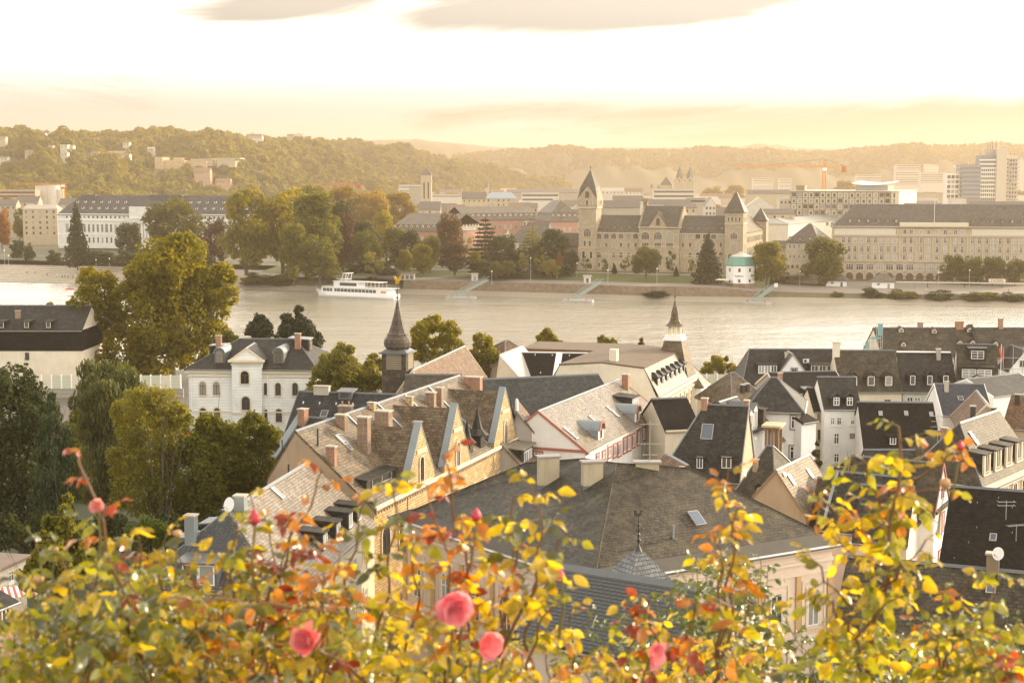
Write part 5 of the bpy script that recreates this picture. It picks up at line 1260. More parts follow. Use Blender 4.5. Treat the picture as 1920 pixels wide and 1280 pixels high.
F_ = [
 ('hotel_block', 'pale cream block with rows of small windows at the left edge behind the palace', 42,107,384,391,430,960, CM, RL, 'hip', 0,5),
 ('school_block', 'long low pink and white block under the left orange crane', -30,66,355,357,368,1380, PM, RL, 'flat', 2,1),('grey_roofed_house', 'dark roofed house left of the palace', 110,150,372,382,400,1050, CM, RG, 'gable', 0,1),
 ('long_roofed_house', 'low dark roofed house at the far left', -20,30,374,384,400,1080, GM_, RG, 'gable', 0,1),('old_house', 'grey gabled house behind the hotel block', 30,72,368,378,396,1150, CM, RG, 'gable', 0,1),
 ('layered_white_building', 'white building with stacked balconies left of the round tower', 747,790,345,347,374,1400, WM, RL, 'flat', 6,1),('dark_glass_cube', 'dark cube with a red emblem beside the round tower', 767,790,350,351,378,1360, GM_, RG, 'flat', 0,0),
 ('low_white_hall', 'white hall right of the round tower foot', 803,866,362,364,378,1330, WM, RB, 'flat', 1,1),('dark_roofed_house', 'dark roofed houses below the round tower', 786,826,378,392,404,1020, CM, RG, 'gable', 0,1),
 ('row_house', 'brown roofed row house below the round tower, right one', 838,872,384,394,404,1000, CM, RB, 'gable', 0,1),
 ('church_hall', 'broad dark roofed hall left of the glass roofed house', 866,912,360,372,386,1250, CM, RG, 'gable', 0,1),('glass_roofed_house', 'house with pale blue glass mansard roof', 911,968,361,371,388,1180, CM, RGL, 'hip', 0,2),
 ('white_office_block', 'long white office block with ribbon windows', 978,1048,360,362,378,1250, WM, RL, 'flat', 2,1),('long_brown_roofed_house', 'very long brown roof behind the white office block', 950,1084,355,361,374,1500, GM_, RG, 'gable', 0,0),
 ('white_gabled_house', 'small white gabled house right of the white office block', 1034,1050,370,378,392,1080, WM, RL, 'gable_y', 0,1),
 ('brown_tower_house', 'low brown roofs behind the mansard palace', 955,995,380,390,402,980, CM, RB, 'gable', 0,1),('slate_roofed_row', 'dark slate roof ridge left of the pavilion', 985,1008,381,388,400,960, CM, RG, 'gable', 0,1),
 ('low_town_house', 'pale low houses in the haze right of the tall tower', 1128,1170,352,358,372,1700, WM, RL, 'gable', 0,1),('low_town_house', 'small pale house in the haze left of the twin spires', 1172,1206,353,359,372,1750, WM, RB, 'gable', 0,1),
 ('dormered_row', 'long roof with a row of white dormers behind the left wing', 1150,1206,367,376,384,1050, WM, RG, 'gable', 0,1),('long_grey_roofed_house', 'long dark roof just behind the left wing', 1118,1200,376,388,402,900, GM_, RG, 'gable', 0,0),
 ('department_store', 'long pale department store below the twin spires', 1225,1302,353,355,372,1200, WM, RL, 'flat', 2,1),('town_row', 'pale town row below the department store', 1216,1296,374,382,396,960, WM, RG, 'gable', 0,2),
 ('brown_roof_house', 'brown roofed house behind the middle block', 1248,1306,382,389,400,900, CM, RG, 'gable', 0,1),('steep_gable_house', 'white steep gabled house left of the pyramid roof', 1322,1342,370,384,398,950, WM, RG, 'gable_y', 0,2),('flat_grey_house', 'flat grey block left of the steep gabled house', 1290,1324,370,372,388,1050, GM_, RG, 'flat', 1,1),
 ('white_barn', 'white hall with broad low gable right of the pyramid roof', 1398,1452,370,389,402,900, WM, RL, 'gable_y', 0,0),('white_shed', 'small white shed beside the broad gabled hall', 1462,1484,370,373,390,940, WM, RL, 'flat', 0,1),
 ('long_dark_roofed_house', 'long dark roof in the haze right of the pyramid roof', 1402,1484,356,363,372,1300, CM, RG, 'gable', 0,0),('brown_roofed_row', 'brown roofs before the white hall', 1430,1490,392,400,414,830, CM, RG, 'gable', 0,1),
 ('low_flat_block', 'low pale flat block right of the flat office block', 1708,1760,371,373,390,1000, WM, RL, 'flat', 1,1),('tile_roofed_row', 'brown roofed row in front of the high-rise, left one', 1700,1770,381,388,398,850, CM, RB, 'gable', 0,1),('dark_roof_hall', 'dark hall roof with bright skylights before the high-rise', 1766,1830,383,395,402,800, GM_, RG, 'gable', 0,0),
 ('brown_mansard_hall', 'long dark roof at the right before the high-rise', 1825,1940,378,392,402,790, GM_, RG, 'gable', 0,0),('long_brown_block', 'brown block behind the low flat block', 1706,1768,360,362,374,1300, CM, RB, 'flat', 0,0),('white_van_roofed_block', 'little white flat block at the foot of the high-rise', 1785,1812,371,373,380,1100, WM, RL, 'flat', 0,0),
 ('hazy_slab_block', 'very pale slab block in the haze left of the high-rise, widest', 1680,1726,308,309,372,3000, WM, RL, 'flat', 12,1),('hazy_slab_block', 'very pale tower block in the haze touching the widest slab', 1734,1760,307,308,372,3000, WM, RL, 'flat', 0,1),('hazy_slab_block', 'very pale low block in the haze with stepped top', 1606,1652,326,328,370,3100, WM, RL, 'flat', 8,1),
 ('hazy_slab_block', 'very pale block in the haze left of the crane mast, left one', 1412,1450,333,334,372,3200, WM, RL, 'flat', 8,1),('hazy_slab_block', 'very pale block in the haze left of the crane mast, right one', 1461,1484,334,335,372,3200, WM, RL, 'flat', 8,1),('hazy_slab_block', 'pale narrow tower in the haze right of the high-rise', 1908,1922,296,297,372,2600, WM, RL, 'flat', 0,1),
 ('hazy_slab_block', 'wide pale block in the haze behind the white grid block', 1726,1776,322,323,372,2800, WM, RL, 'flat', 6,1),
]
for f in F_: far(*f)
SEEN = set(); rngf = random.Random(21); ADJ = ['pale', 'cream', 'grey', 'white', 'brown roofed', 'low', 'narrow', 'broad']
LM = [(60, 'the left orange crane'),(250, 'the left palace roof'),(480, 'the huge plane trees'),(650, 'the small red crane'),(798, 'the round tower'),(912, 'the thin church spire'),(1013, 'the white office block'),(1105, 'the tall stone tower'),(1180, 'the dormered row'),(1262, 'the twin spires'),(1330, 'the round golden trees'),(1380, 'the pyramid roof'),(1440, 'the white gabled hall'),(1545, 'the orange crane'),(1640, 'the flat office block'),(1740, 'the hazy slab blocks'),(1850, 'the high-rise'),(1915, 'the right edge')]
for i in range(110):
 px = rngf.uniform(560,1925); D = rngf.choice([1100,1250,1400,1650,1950,2300,2700]) * rngf.uniform(.95,1.05)
 if px > 1480 and D < 1100: continue
 k = FPX / D; w = rngf.uniform(12,34) * k * (1 if D < 1800 else 1.4); hh = rngf.uniform(9,17); ye = 333 + (50 - 8 - hh) * k; yr = ye - rngf.uniform(3,6) * k
 kd = rngf.choice(['gable', 'hip', 'flat', 'gable', 'gable_y']); wl = rngf.choice([WM, WM, CM, GM_, CM]); rf = rngf.choice([RG, RB, RL, RG]) if kd != 'flat' else RL
 lm = min(LM, key=lambda q: abs(q[0] - px)); side = 'left of' if px < lm[0] else 'right of'
 for tr in range(40):
  lab = '%s %s house with %s roof in the haze %s %s' % (rngf.choice(['small', 'long', 'tall', 'squat', 'plain', 'narrow', 'broad', 'little']), wl.name.split('_')[1], 'flat' if kd == 'flat' else rf.name.split('_')[1] + (' hipped' if kd == 'hip' else ' gabled'), side, lm[1])
  if lab not in SEEN: break
 SEEN.add(lab); far('town_house', lab, px - w / 2, px + w / 2, yr, ye, 0, D, wl, rf, kd, 0,0 if D > 1500 else 2, cat='house')
# churches and towers
def spire(m, x, y, r, z0, z1, n=4, rot=R(45)): m.lathe([(r, z0),(.05, z1)], n, (x, y), rot)
def church():
 D = 1650; k = FPX / D; O = PY(1262,352, D); r = empty('twin_spired_church', (O.x, D, 8), R(-8), 'pale church with two pointed rhombic spires in the haze', 'church'); Z = lambda y: 42 - (y - 333) / k; X = lambda x: (x - 1262) / k
 for px in (1273.5,1293):
  m = MB(); m.box(X(px) - 4.6, X(px) + 4.6,0,9.2,0, Z(341)); m.build('tower', CM, r); m = MB()
  for q in range(4): a = q * math.pi / 2; m.extr([(X(px) + math.cos(a) * 4.6 - math.sin(a) * 4.6,4.6 + math.sin(a) * 4.6 + math.cos(a) * 4.6, Z(341)),(X(px) + math.cos(a) * 4.6 + math.sin(a) * 4.6,4.6 + math.sin(a) * 4.6 - math.cos(a) * 4.6, Z(341)),(X(px) + math.cos(a) * 4.6,4.6 + math.sin(a) * 4.6, Z(331))], (-math.cos(a) * 2,-math.sin(a) * 2,0))
  m.build('spire_gable', CM, r); m = MB(); spire(m, X(px),4.6,5.6, Z(340), Z(311),4,0); m.build('spire', RG, r)
 m = MB(); m.box(X(1237), X(1260),6,19,0, Z(347)); m.box(X(1238), X(1300),12,30,0, Z(353)); m.build('nave', CM, r)
 m = MB(); spire(m, X(1248.5),12.5,9.6, Z(347), Z(331)); spire(m, X(1222),4,1.7, Z(352), Z(343),8); spire(m, X(1234),4,1.7, Z(353), Z(345),8); m.build('crossing_roof', RG, r)
 m = MB(); m.lathe([(1.7,0),(1.7, Z(352))], 8,(X(1222),4)); m.lathe([(1.7,0),(1.7, Z(353))], 8,(X(1234),4)); m.build('stair_turret', CM, r)
church()
def round_tower():
 D = 1250; k = FPX / D; O = PY(799,352, D); r = empty('old_tower', (O.x, D, 8),0, 'square stone tower with dark pointed roof in front of the wooded ridge', 'tower'); Z = lambda y: 42 - (y - 333) / k; w = 4.3
 m = MB(); m.box(-w, w, 0,2 * w, 0, Z(341)); m.box(-w - .35, w + .35,-.35,2 * w + .35, Z(341), Z(338.5)); m.box(-w, w, 0,2 * w, Z(338.5), Z(328)); m.build('shaft', CM, r)
 m = MB()
 for x in (-2.2,1.2): m.box(x, x + 1.1,-.06,.01, Z(372), Z(342))
 m.build('slit_window', DARKF, r); m = MB(); m.lathe([(w * 1.55, Z(328.4)),(w * 1.0, Z(322)),(w * .35, Z(316.5)),(.05, Z(315))], 4,(0, w), R(45)); m.build('roof', RG, r)
round_tower()
def thin_church():
 D = 1700; k = FPX / D; O = PY(913,352, D); r = empty('thin_spired_church', (O.x, D, 8),0, 'church with thin hazy spire above dark roof', 'church'); Z = lambda y: 42 - (y - 333) / k
 m = MB(); m.box(-2.2,2.2,0,4.4,0, Z(352)); m.build('tower', CM, r); m = MB(); spire(m, 0,2.2,2.6, Z(352), Z(335),8); m.build('spire', RG, r)
 m = MB(); m.extr([(-9,3, Z(362)),(9,3, Z(362)),(0,3, Z(357))], (0,20,0)); m.build('roof', RG, r); m = MB(); m.box(-8.5,8.5,3.2,22,0, Z(362)); m.build('nave', CM, r)
thin_church()
def round_white():
 D = 1400; O = PY(82,360, D); k = FPX / D; r = empty('round_white_building', (O.x, D, 8),0, 'pale round ended building beside the left orange crane', 'building'); Z = lambda y: 42 - (y - 333) / k
 m = MB(); m.lathe([(7.5,0),(7.5, Z(347.5))], 18,(5,8)); m.box(-8,5,1,15,0, Z(348.5)); m.lathe([(3.5,0),(3.5, Z(355))], 12,(13,6)); m.build('drum', WM, r)
 m = MB(); m.lathe([(7.7, Z(347.5)),(7.7, Z(347))], 18,(5,8)); m.box(-8.2,4.9,.8,15.2, Z(348.5), Z(348)); m.build('flat_roof', RL, r)
round_white()
# fortress ruin and houses on the wooded hill
def on_hill(px, py):
 best = None
 for V in (V1, V2):
  Y = V[:, :, 1]; cx = 960 + FPX * V[:, :, 0] / np.maximum(Y * _c + (CAM_Z - V[:, :, 2]) * _s, 1); u = (V[:, :, 2] - CAM_Z); cy = 640 - FPX * (u * _c + Y * _s) / np.maximum(Y * _c - u * _s, 1)
  d = (cx - px) ** 2 + (cy - py) ** 2; i = np.unravel_index(d.argmin(), d.shape)
  if d[i] < 150 and (best is None or Y[i] < best.y): best = Vector(V[i])
 return best or PY(px, py, 2200)
CLEAR = []
def hillhouse(px, py, w, h, label, wall, roof, kind='gable', name='hill_house', hr=.55, cat='house'):
 P = on_hill(px, py); CLEAR.append((P.x, P.y, w / FPX * P.y / 2 + 7)); k = FPX / P.y; W_ = w / k; H_ = h / k * .8; P.y -= 14
 hs = House(name, label, (P.x - W_ / 2, P.y, P.z + 6 + H_),(P.x + W_ / 2, P.y - W_ * .1, P.z + 6 + H_), P.z + 6 + H_, max(9, W_ * .5), cat=cat, ground=P.z - 6, roof='flat' if kind == 'flat' else 'gable_x' if kind == 'gable' else 'gable_y', rise=H_ * hr, wall=wall, rmat=roof, gutter=False, ridge=False, over=.4)
 n = max(2, int(W_ / 4))
 for i in range(n): hs.win('F', (i + .5) * W_ / n, hs.he - 3.2,1.6,1.8, 'one', wall, None, one=True)
 return hs
for a in [(82,264,20,7, 'white gabled house high on the hill at left', WM, RB),(98,262,10,6, 'narrow house beside the white gabled one on the hill', WM, RG, 'gable_y'),(126,287,14,9, 'tall white house half way up the hill', WM, RL, 'flat'),(138,291,9,6, 'small house right of the tall white one', WM, RB),(123,301,12,9, 'white pointed gable house on the hill', WM, RB, 'gable_y'),(134,306,16,5, 'low pale house below the pointed gable house', CM, RG),
  (60,295,18,6, 'cream house among trees on the hill left', CM, RB),(98,290,10,5, 'little cream house near the tall white one', CM, RB),(210,303,70,9, 'long brown roofed barracks building on the hill', CM, RB),(236,305,26,8, 'white fronted part right of the barracks building', WM, RB),(484,272,20,10, 'white villa on the ridge near its right end', WM, RB),(470,262,14,6, 'brown house on the ridge left of the white villa', CM, RB),(545,264,16,7, 'cream gabled house on the ridge', CM, RB),
  (565,262,18,8, 'white steep gabled house at the ridge end', WM, RG, 'gable_y'),(582,264,10,6, 'last small house at the ridge end', CM, RB),(10,268,14,6, 'cream house at the left edge high on the hill', CM, RB),(32,262,22,6, 'row of pale houses on the left hilltop', CM, RG),(8,309,20,5, 'pale house low on the hill at the left edge', WM, RG),(290,295,12,6, 'small pale house above the fortress', CM, RL),(184,300,16,5, 'cream house left of the barracks', CM, RB),
  (385,340,30,14, 'reddish school building below the fortress', PM, RB),(420,352,28,8, 'pink house low below the fortress', PM, RB),(242,282,12,6, 'pale house half hidden in trees above the barracks', WM, RB),(370,262,10,5, 'small roof peeping over the ridge', CM, RB),(180,272,12,5, 'cream house in the upper wood', CM, RB)]: hillhouse(*a)
def fortress():
 P = on_hill(345,318); CLEAR.append((P.x + 5, P.y - 20,75)); k = FPX / P.y; O = Vector((P.x, P.y - 25, P.z)); r = empty('fortress', O, R(-8), 'ochre walled hill fortress with long ramparts', 'fortress'); X = lambda x: (x - 345) / k
 FW = courses('fortress_stone', (.46,.33,.19),(.54,.40,.24),2.5,1.2,.08,(.3,.22,.14),.9, None, 0,.05); s_ = 1 / k
 m = MB(); m.box(X(297), X(312),0,30,-9,19 * s_ + 2); m.box(X(312.1), X(352),4,30,-9,16 * s_); m.build('bastion', FW, r); m = MB(); m.box(X(352.1), X(392),8,14,-9,9 * s_ + 4); m.box(X(352.2), X(388),7,20,-9,4 * s_); m.build('rampart', FW, r)
 m = MB(); m.box(X(355), X(396),24,40,4,17 * s_); m.box(X(404), X(440),26,44,2,18 * s_); m.build('barrack', CM, r); m = MB(); m.box(X(354), X(397),23,41,17 * s_ + .02,18.6 * s_); m.box(X(403), X(450),25,45,18 * s_ + .02,20 * s_); m.build('flat_roof', RL, r)
 m = MB(); m.box(X(325), X(342),16,26,16 * s_ + .02,21 * s_); m.build('keep', FW, r)
 m = MB(); m.face([(X(290),-26,-13),(X(410),-26,-14),(X(400),7,0),(X(300),0,0)]); m.face([(X(290),-26,-13),(X(290),-40,-22),(X(420),-40,-22),(X(410),-26,-14)]); m.build('grass_slope', plain('dry_meadow', (.13,.115,.05),.95, var=.2, scale=.05), r)
fortress()
wood('woodland', V1,6500,5.2, LH, 11, 'wooded near hillside on the left above the palace')
wood('woodland', V2,4200,6.0, LH, 12, 'hazy wooded ridge sloping down behind the round church tower')
wood('woodland', V3,7000,4.2, LH, 13, 'far hazy wooded ridge behind the crane and high-rise', jr=(.3,1))
# ------------------------------------------------------------------ passenger ship
def ship():
 A, B = PZ(597,554,0), PZ(744,561,0); d = B - A; L = d.length; r = empty('passenger_ship', A, math.atan2(d.y, d.x), 'white two deck river passenger ship under way by the bank', 'ship')
 WP = plain('ship_white', (.80,.80,.78),.35, var=.03); n = 18; V = []; F = []; Bm = 3.6
 for i in range(n + 1):
  t = i / n; x = t * L; b = Bm * min(1,(t / .16) ** .6) * (1 if t < .93 else 1 - (t - .93) * 4); sh = .75 * max(0,.22 - t) * 7 + (.25 if t > .8 else 0)
  for y, z in ((-b * .75,-.4),(-b, .7),(-b, 1.75 + sh),(b, 1.75 + sh),(b, .7),(b * .75,-.4)): V.append((x - (1.2 if i == 0 and z > 1 else 0), y, z))
 for i in range(n):
  for j in range(5): a = i * 6 + j; F.append((a, a + 6, a + 7, a + 1))
 F += [(5,4,3,2,1,0), tuple(n * 6 + j for j in range(6))]; m = MB(); m.solid(V, F); m.build('hull', WP, r)
 m = MB(); m.box(L * .10, L * .93,-3.2,3.2,1.7,4.1); m.build('lower_saloon', WP, r); m = MB(); m.box(L * .12, L * .24,-3.27,3.27,2.4,3.7); m.box(L * .27, L * .80,-3.27,3.27,2.4,3.7); m.build('lower_window_band', GLASS, r)
 for i in range(16):
  m = MB(); x = L * (.12 + .68 * i / 15); m.box(x - .09, x + .09,-3.31,-3.28,2.35,3.75); m.build('window_post', WP, r)
 m = MB(); m.box(L * .09, L * .98,-3.5,3.5,4.1,4.35); m.build('upper_deck', WP, r); m = MB(); m.box(L * .25, L * .56,-2.7,2.7,4.35,6.6); m.build('wheelhouse_saloon', WP, r)
 m = MB(); m.box(L * .33, L * .545,-2.77,2.77,4.9,6.2); m.build('upper_window_band', GLASS, r)
 m = MB(); m.box(L * .24, L * .84,-2.9,2.9,6.6,6.8); m.build('awning_roof', WP, r)
 m = MB()
 for i in range(6): x = L * (.58 + .05 * i); m.tube((x, -2.7,4.3),(x, -2.7,6.6),.06, n=5); m.tube((x, 2.7,4.3),(x, 2.7,6.6),.06, n=5)
 for y in (-3.4,3.4):
  for z in (4.9,5.4): m.tube((L * .56, y, z),(L * .97, y, z),.04, n=4)
  m.tube((L * .10, y, 4.9),(L * .24, y, 4.9),.04, n=4)
 m.build('railing', WP, r)
 m = MB(); m.tube((L * .33,-2,6.8),(L * .37,-2,10),.14, n=6); m.tube((L * .33,2,6.8),(L * .37,2,10),.14, n=6); m.tube((L * .39,-2,6.8),(L * .40,-2,10),.14, n=6); m.tube((L * .39,2,6.8),(L * .40,2,10),.14, n=6); m.box(L * .355, L * .42,-2.3,2.3,9.9,10.2); m.tube((L * .24,0,7.6),(L * .38,0,7.6),.18, n=6); m.box(L * .31, L * .40,-1.4,1.4,7.4,7.7); m.build('mast_frame', WP, r)
 m = MB(); m.tube((-.6,0,2.8),(-1.2,0,5.2),.05, n=5); m.build('jackstaff', STEEL, r); m = MB(); m.box(L * .86, L * .92,-3.52,-3.3,2.6,3.3); m.build('life_raft', plain('orange_float', (.6,.2,.05),.6), r)
ship()
# ------------------------------------------------------------------ landing pontoons with gangways
def pontoon(label, x0, x1, yb, ra, rb, pl):
 A, B = PZ(x0, yb, 0), PZ(x1, yb + 1,0); d = B - A; L = d.length; r = empty('pontoon', A, math.atan2(d.y, d.x), label, 'pontoon'); ST = plain('pontoon_grey', (.32,.33,.31),.6, var=.15); GR = plain('gangway_green_grey', (.22,.27,.235),.6, var=.1)
 m = MB()
 if pl: m.box(0, L, 0,5,-.4,1.0)
 else: m.extr([(-.5,2,.9),(1.5,0,.9),(L - 1.5,0,.9),(L + .5,2,.9),(L - 1.5,4.4,.9),(1.5,4.4,.9)], (0,0,-1.3))
 m.build('float', ST, r); m = MB()
 for i in range(9): m.tube((L * (i + .2) / 9,.15,1),(L * (i + .2) / 9,.15,2.0),.05, n=4)
 m.tube((0,.15,2.0),(L, .15,2.0),.05, n=4); m.tube((0,.15,1.5),(L, .15,1.5),.04, n=4); m.build('railing', STEEL, r)
 pa = PZ(*ra, 1.4); pb = PY(*rb, pa.y + 14); inv = Matrix.Rotation(-r.rotation_euler.z, 4, 'Z') @ Matrix.Translation(-A); P, Q = inv @ pa, inv @ pb
 m = MB(); sd = (Q - P).cross(Vector((0,0,1))).normalized() * 1.1; m.solid([P - sd, P + sd, Q + sd, Q - sd] + [v - Vector((0,0,.25)) for v in (P - sd, P + sd, Q + sd, Q - sd)], [(0,1,2,3),(7,6,5,4),(0,4,5,1),(2,6,7,3),(1,5,6,2),(3,7,4,0)]); m.build('gangway', GR, r)
 m = MB(); up = Vector((0,0,1.35))
 for s in (-1,1):
  p, q = P + sd * s, Q + sd * s; m.tube(p + up, q + up, .1, n=4); n = 12
  for i in range(n): a, b = p.lerp(q, i / n), p.lerp(q, (i + 1) / n); m.tube(a, a + up, .06, n=4); m.tube(a, b + up, .05, n=4)
 m.build('gangway_rail', GR, r); m = MB()
 for i in (.2,.8): m.tube((L * i, 1,1),(L * i, 1,1.7),.28, n=8)
 m.build('bollard', plain('bollard_red', (.35,.10,.07),.6), r)
pontoon('leftmost grey landing pontoon with green gangway, right of the ship', 835,888,561,(858,553),(914,524),1)
pontoon('middle grey landing pontoon with green gangway before the stone building', 1053,1110,567,(1078,558),(1127,528),1)
pontoon('rounded grey landing pontoon with gangway before the gauge house', 1390,1444,571,(1416,563),(1447,539),0)
def shelter(label, x0, x1, yt, yb, z, name='ticket_kiosk'):
 D = DZ(yb, z); a, b = PY(x0, yt, D), PY(x1, yt, D); h = House(name, label, a, b, a.z, 4, cat='kiosk', ground=z, roof='flat', over=.4, wall=plain('kiosk_grey', (.5,.5,.46),.6), rmat=RL, gutter=False); h.win('F', h.W * .5,.2, h.W * .35,1.9, 'one', DARKF, None, one=True)
shelter('small pale ticket kiosk at the head of the first gangway', 884,896,514,526,5.6); shelter('small pale ticket kiosk at the head of the middle gangway', 1095,1108,518,530,5.6)
sv = House('quay_pavilion', 'low grey green pavilion on the quay right of the ship', PY(751,513, DZ(524,5.6)), PY(776,513.5, DZ(524,5.6)), PY(751,513, DZ(524,5.6)).z, 8, cat='pavilion', ground=5.6, roof='flat', over=.9, wall=plain('pavilion_green', (.36,.40,.36),.6), rmat=RB, gutter=False)
for k in (.15,.5,.82): sv.win('F', sv.W * k, .3,1.4,1.8, 'one', TRIMG, None, one=True)
# navigation sign, lamps, masts, truss bridge for the lettering
def navsign(px, yt, yb, z, s, label, ym=None):
 D = DZ(yb, z); k = FPX / D; P = PY(px, yt, D); r = empty('navigation_sign', (P.x, D, z),0, label, 'sign'); H = P.z - z
 m = MB(); m.tube((0,0,-.4),(0,0, H),.08, n=6); m.build('post', STEEL, r); m = MB(); m.box(-s, s, -.12,-.04, H - 2 * s, H); m.build('board', TRIMW, r); m = MB(); m.box(-s * .3, s * .3,-.16,-.13, H - 1.15 * s, H - .85 * s); m.box(-s * .1, s * .1,-.16,-.13, H - 1.3 * s, H - .7 * s); m.build('arrow_mark', IRON, r)
navsign(1455,531,548,2.8,.75, 'square white navigation sign with dark mark on the bank'); navsign(607,509,528,2.5,.5, 'little pale navigation sign left of the ship')
def lamp(px, yt, yb, z, label, g=None):
 D = DZ(yb, z); P = PY(px, yt, D); r = empty('street_lamp', (P.x, D, z),0, label, 'street lamp', g); H = P.z - z
 m = MB(); m.tube((0,0,-.2),(0,0, H),.11,.07,6); m.build('pole', STEEL, r); m = MB(); m.lathe([(.12, H),(.32, H + .25),(.3, H + .5),(.05, H + .6)], 8); m.build('lamp_head', TRIMW, r)
LAMPS = [(995,485,528, 'on the quay between the two cedars'),(847,500,522, 'below the copper beech'),(922,510,530, 'at the head of the first gangway'),(1082,495,524, 'just left of the tall stone tower'),(1140,508,534, 'right of the middle gangway head'),(728,488,522, 'behind the bow of the passenger ship'),(1500,510,536, 'before the sandstone corner house'),(1760,512,540, 'before the first tree of the office palace row'),
 (205,486,506, 'right of the sequoia by the road'),(180,488,506, 'close beside the sequoia trunk'),(8,470,498, 'nearest the left edge of the photo'),(16,480,500, 'second from the left edge of the photo'),(468,478,504, 'under the leftmost huge plane tree'),(537,478,505, 'under the second huge plane tree'),(1818,508,540, 'before the second tree of the office palace row'),(1232,505,532, 'before the middle block of the stone building')]
for x, yt, yb, w_ in LAMPS: lamp(x, yt, yb, 5.6 if x < 1400 else 3.9, 'slim pale street lamp ' + w_, 'street lamps along the far promenade')
def truss():
 a, b = PY(1670,528,652), PY(1950,537,640); d = b - a; r = empty('loading_bridge', a, math.atan2(d.y, d.x), 'long low lattice girder beside the quay carrying a lettered board', 'girder'); L = d.length; g = plain('girder_cream', (.60,.55,.42),.6); n = 24
 m = MB(); m.box(0, L, -.25,.25,-.3,.15); m.build('lower_chord', g, r); m = MB(); m.box(0, L, -.2,.2,2.2,2.45); m.build('upper_chord', IRON, r); m = MB()
 for i in range(n): x = L * i / n; m.tube((x, 0,0),(x + L / n / 2,0,2.3),.09, n=4); m.tube((x + L / n / 2,0,2.3),(x + L / n, 0,0),.09, n=4)
 m.build('lattice', IRON, r); m = MB()
 for i in range(5): m.tube((L * i / 4,0,-.2),(L * i / 4,0,-4),.15, n=6)
 m.build('support', IRON, r); x = (1871 - 1670) / 280 * L - 0.2; m = MB(); m.box(x - 3.4, x + 3.4,-.5,-.4,.35,1.75); m.build('board', plain('board_cream', (.66,.58,.46),.6), r)
 t = text_mesh('lettering', 'S KÖNIG', 1.25,.03, plain('letter_red', (.12,.03,.02),.6), r); t.location = (x, -.55,.6); t.rotation_euler = (R(90),0,0)
truss()
# ------------------------------------------------------------------ people on the far bank (a few pixels tall)
def person_mesh(top, legs, skin, pose):
 """one continuous body grown round a skeleton; clothing by height"""
 if pose == 'sit': J = [(0,0,.5),(0,0,.78),(0,0,1.02),(0,-.02,1.22),(.10,0,.48),(.11,-.42,.52),(.11,-.45,.08),(-.10,0,.48),(-.11,-.42,.52),(-.11,-.45,.08),(.19,0,.98),(.25,-.06,.72),(.16,-.3,.62),(-.19,0,.98),(-.25,-.06,.72),(-.16,-.3,.62)]
 else:
  s = .16 if pose == 'walk' else .03; J = [(0,0,.92),(0,0,1.18),(0,0,1.44),(0,-.02,1.66),(.09,0,.88),(.10,-s * .6,.48),(.10,-s, .06),(-.09,0,.88),(-.10, s * .4,.48),(-.10, s, .06),(.20,0,1.40),(.26,.03,1.12),(.27,-.05,.86),(-.20,0,1.40),(-.26,-.03,1.12),(-.27,-.1,.88)]
 E = [(0,1),(1,2),(2,3),(0,4),(4,5),(5,6),(0,7),(7,8),(8,9),(2,10),(10,11),(11,12),(2,13),(13,14),(14,15)]
 Rr = [.14,.13,.15,.10,.10,.07,.05,.10,.07,.05,.07,.045,.035,.07,.045,.035]
 me = bpy.data.meshes.new('person'); me.from_pydata(J, E, []); o = bpy.data.objects.new('person', me); COL.objects.link(o); o.modifiers.new('skin', 'SKIN'); s2 = o.modifiers.new('sub', 'SUBSURF'); s2.levels = s2.render_levels = 1
 for v, r in zip(me.skin_vertices[0].data, Rr): v.radius = (r, r)
 me.skin_vertices[0].data[0].use_root = True
 m2 = bpy.data.meshes.new_from_object(o.evaluated_get(bpy.context.evaluated_depsgraph_get())); bpy.data.objects.remove(o); m2.materials.clear()
 for m in (top, legs, skin): m2.materials.append(m)
 hip = .5 if pose == 'sit' else .95; neck = 1.1 if pose == 'sit' else 1.52
 for p in m2.polygons: z = p.center.z; p.material_index = 2 if z > neck else 0 if z > hip and abs(p.center.y) < .25 else 1; p.use_smooth = True
 return m2
SK = plain('skin', (.42,.26,.18),.6); CW = plain('cloth_white', (.6,.6,.58),.8); CB = plain('cloth_dark', (.04,.045,.06),.8); CR = plain('cloth_red', (.3,.06,.05),.8); CBl = plain('cloth_blue', (.08,.12,.22),.8); HAIR = plain('hair_brown', (.05,.03,.02),.6)
PMs = {('stand', 'w'): person_mesh(CW, CB, SK, 'stand'),('walk', 'b'): person_mesh(CBl, CB, SK, 'walk'),('sit', 'd'): person_mesh(CB, CB, SK, 'sit'),('sit', 'r'): person_mesh(CR, CBl, SK, 'sit'),('walk', 'w'): person_mesh(CW, CBl, SK, 'walk')}
def step_z(P):
 xs_ = [w for w in WLR]; w = min(xs_, key=lambda q: abs(q.x - P.x)); d = (P.x - w.x) * BN.x + (P.y - w.y) * BN.y; k = int((d - 1) / 4.6); return k, .55 + k * .62
def person(px, D, z, key, label, rz=0):
 P = PY(px, 500, D); o = empty('person', (P.x, D, z), rz, label, 'person'); b = obj('body', PMs[key], o); h = MB(); zt = (1.30 if key[0] == 'sit' else 1.72); h.lathe([(.02, zt + .045),(.09, zt + .02),(.115, zt - .06),(.09, zt - .12)][::-1], 8,(0,0)); h.build('hair', HAIR, o); return o
def on_steps(px, k):
 w = min(WLR, key=lambda q: abs(960 + FPX * q.x / q.y - px)); d = 1 + k * 4.6 + 1.5; return w.y + BN.y * d, .55 + k * .62
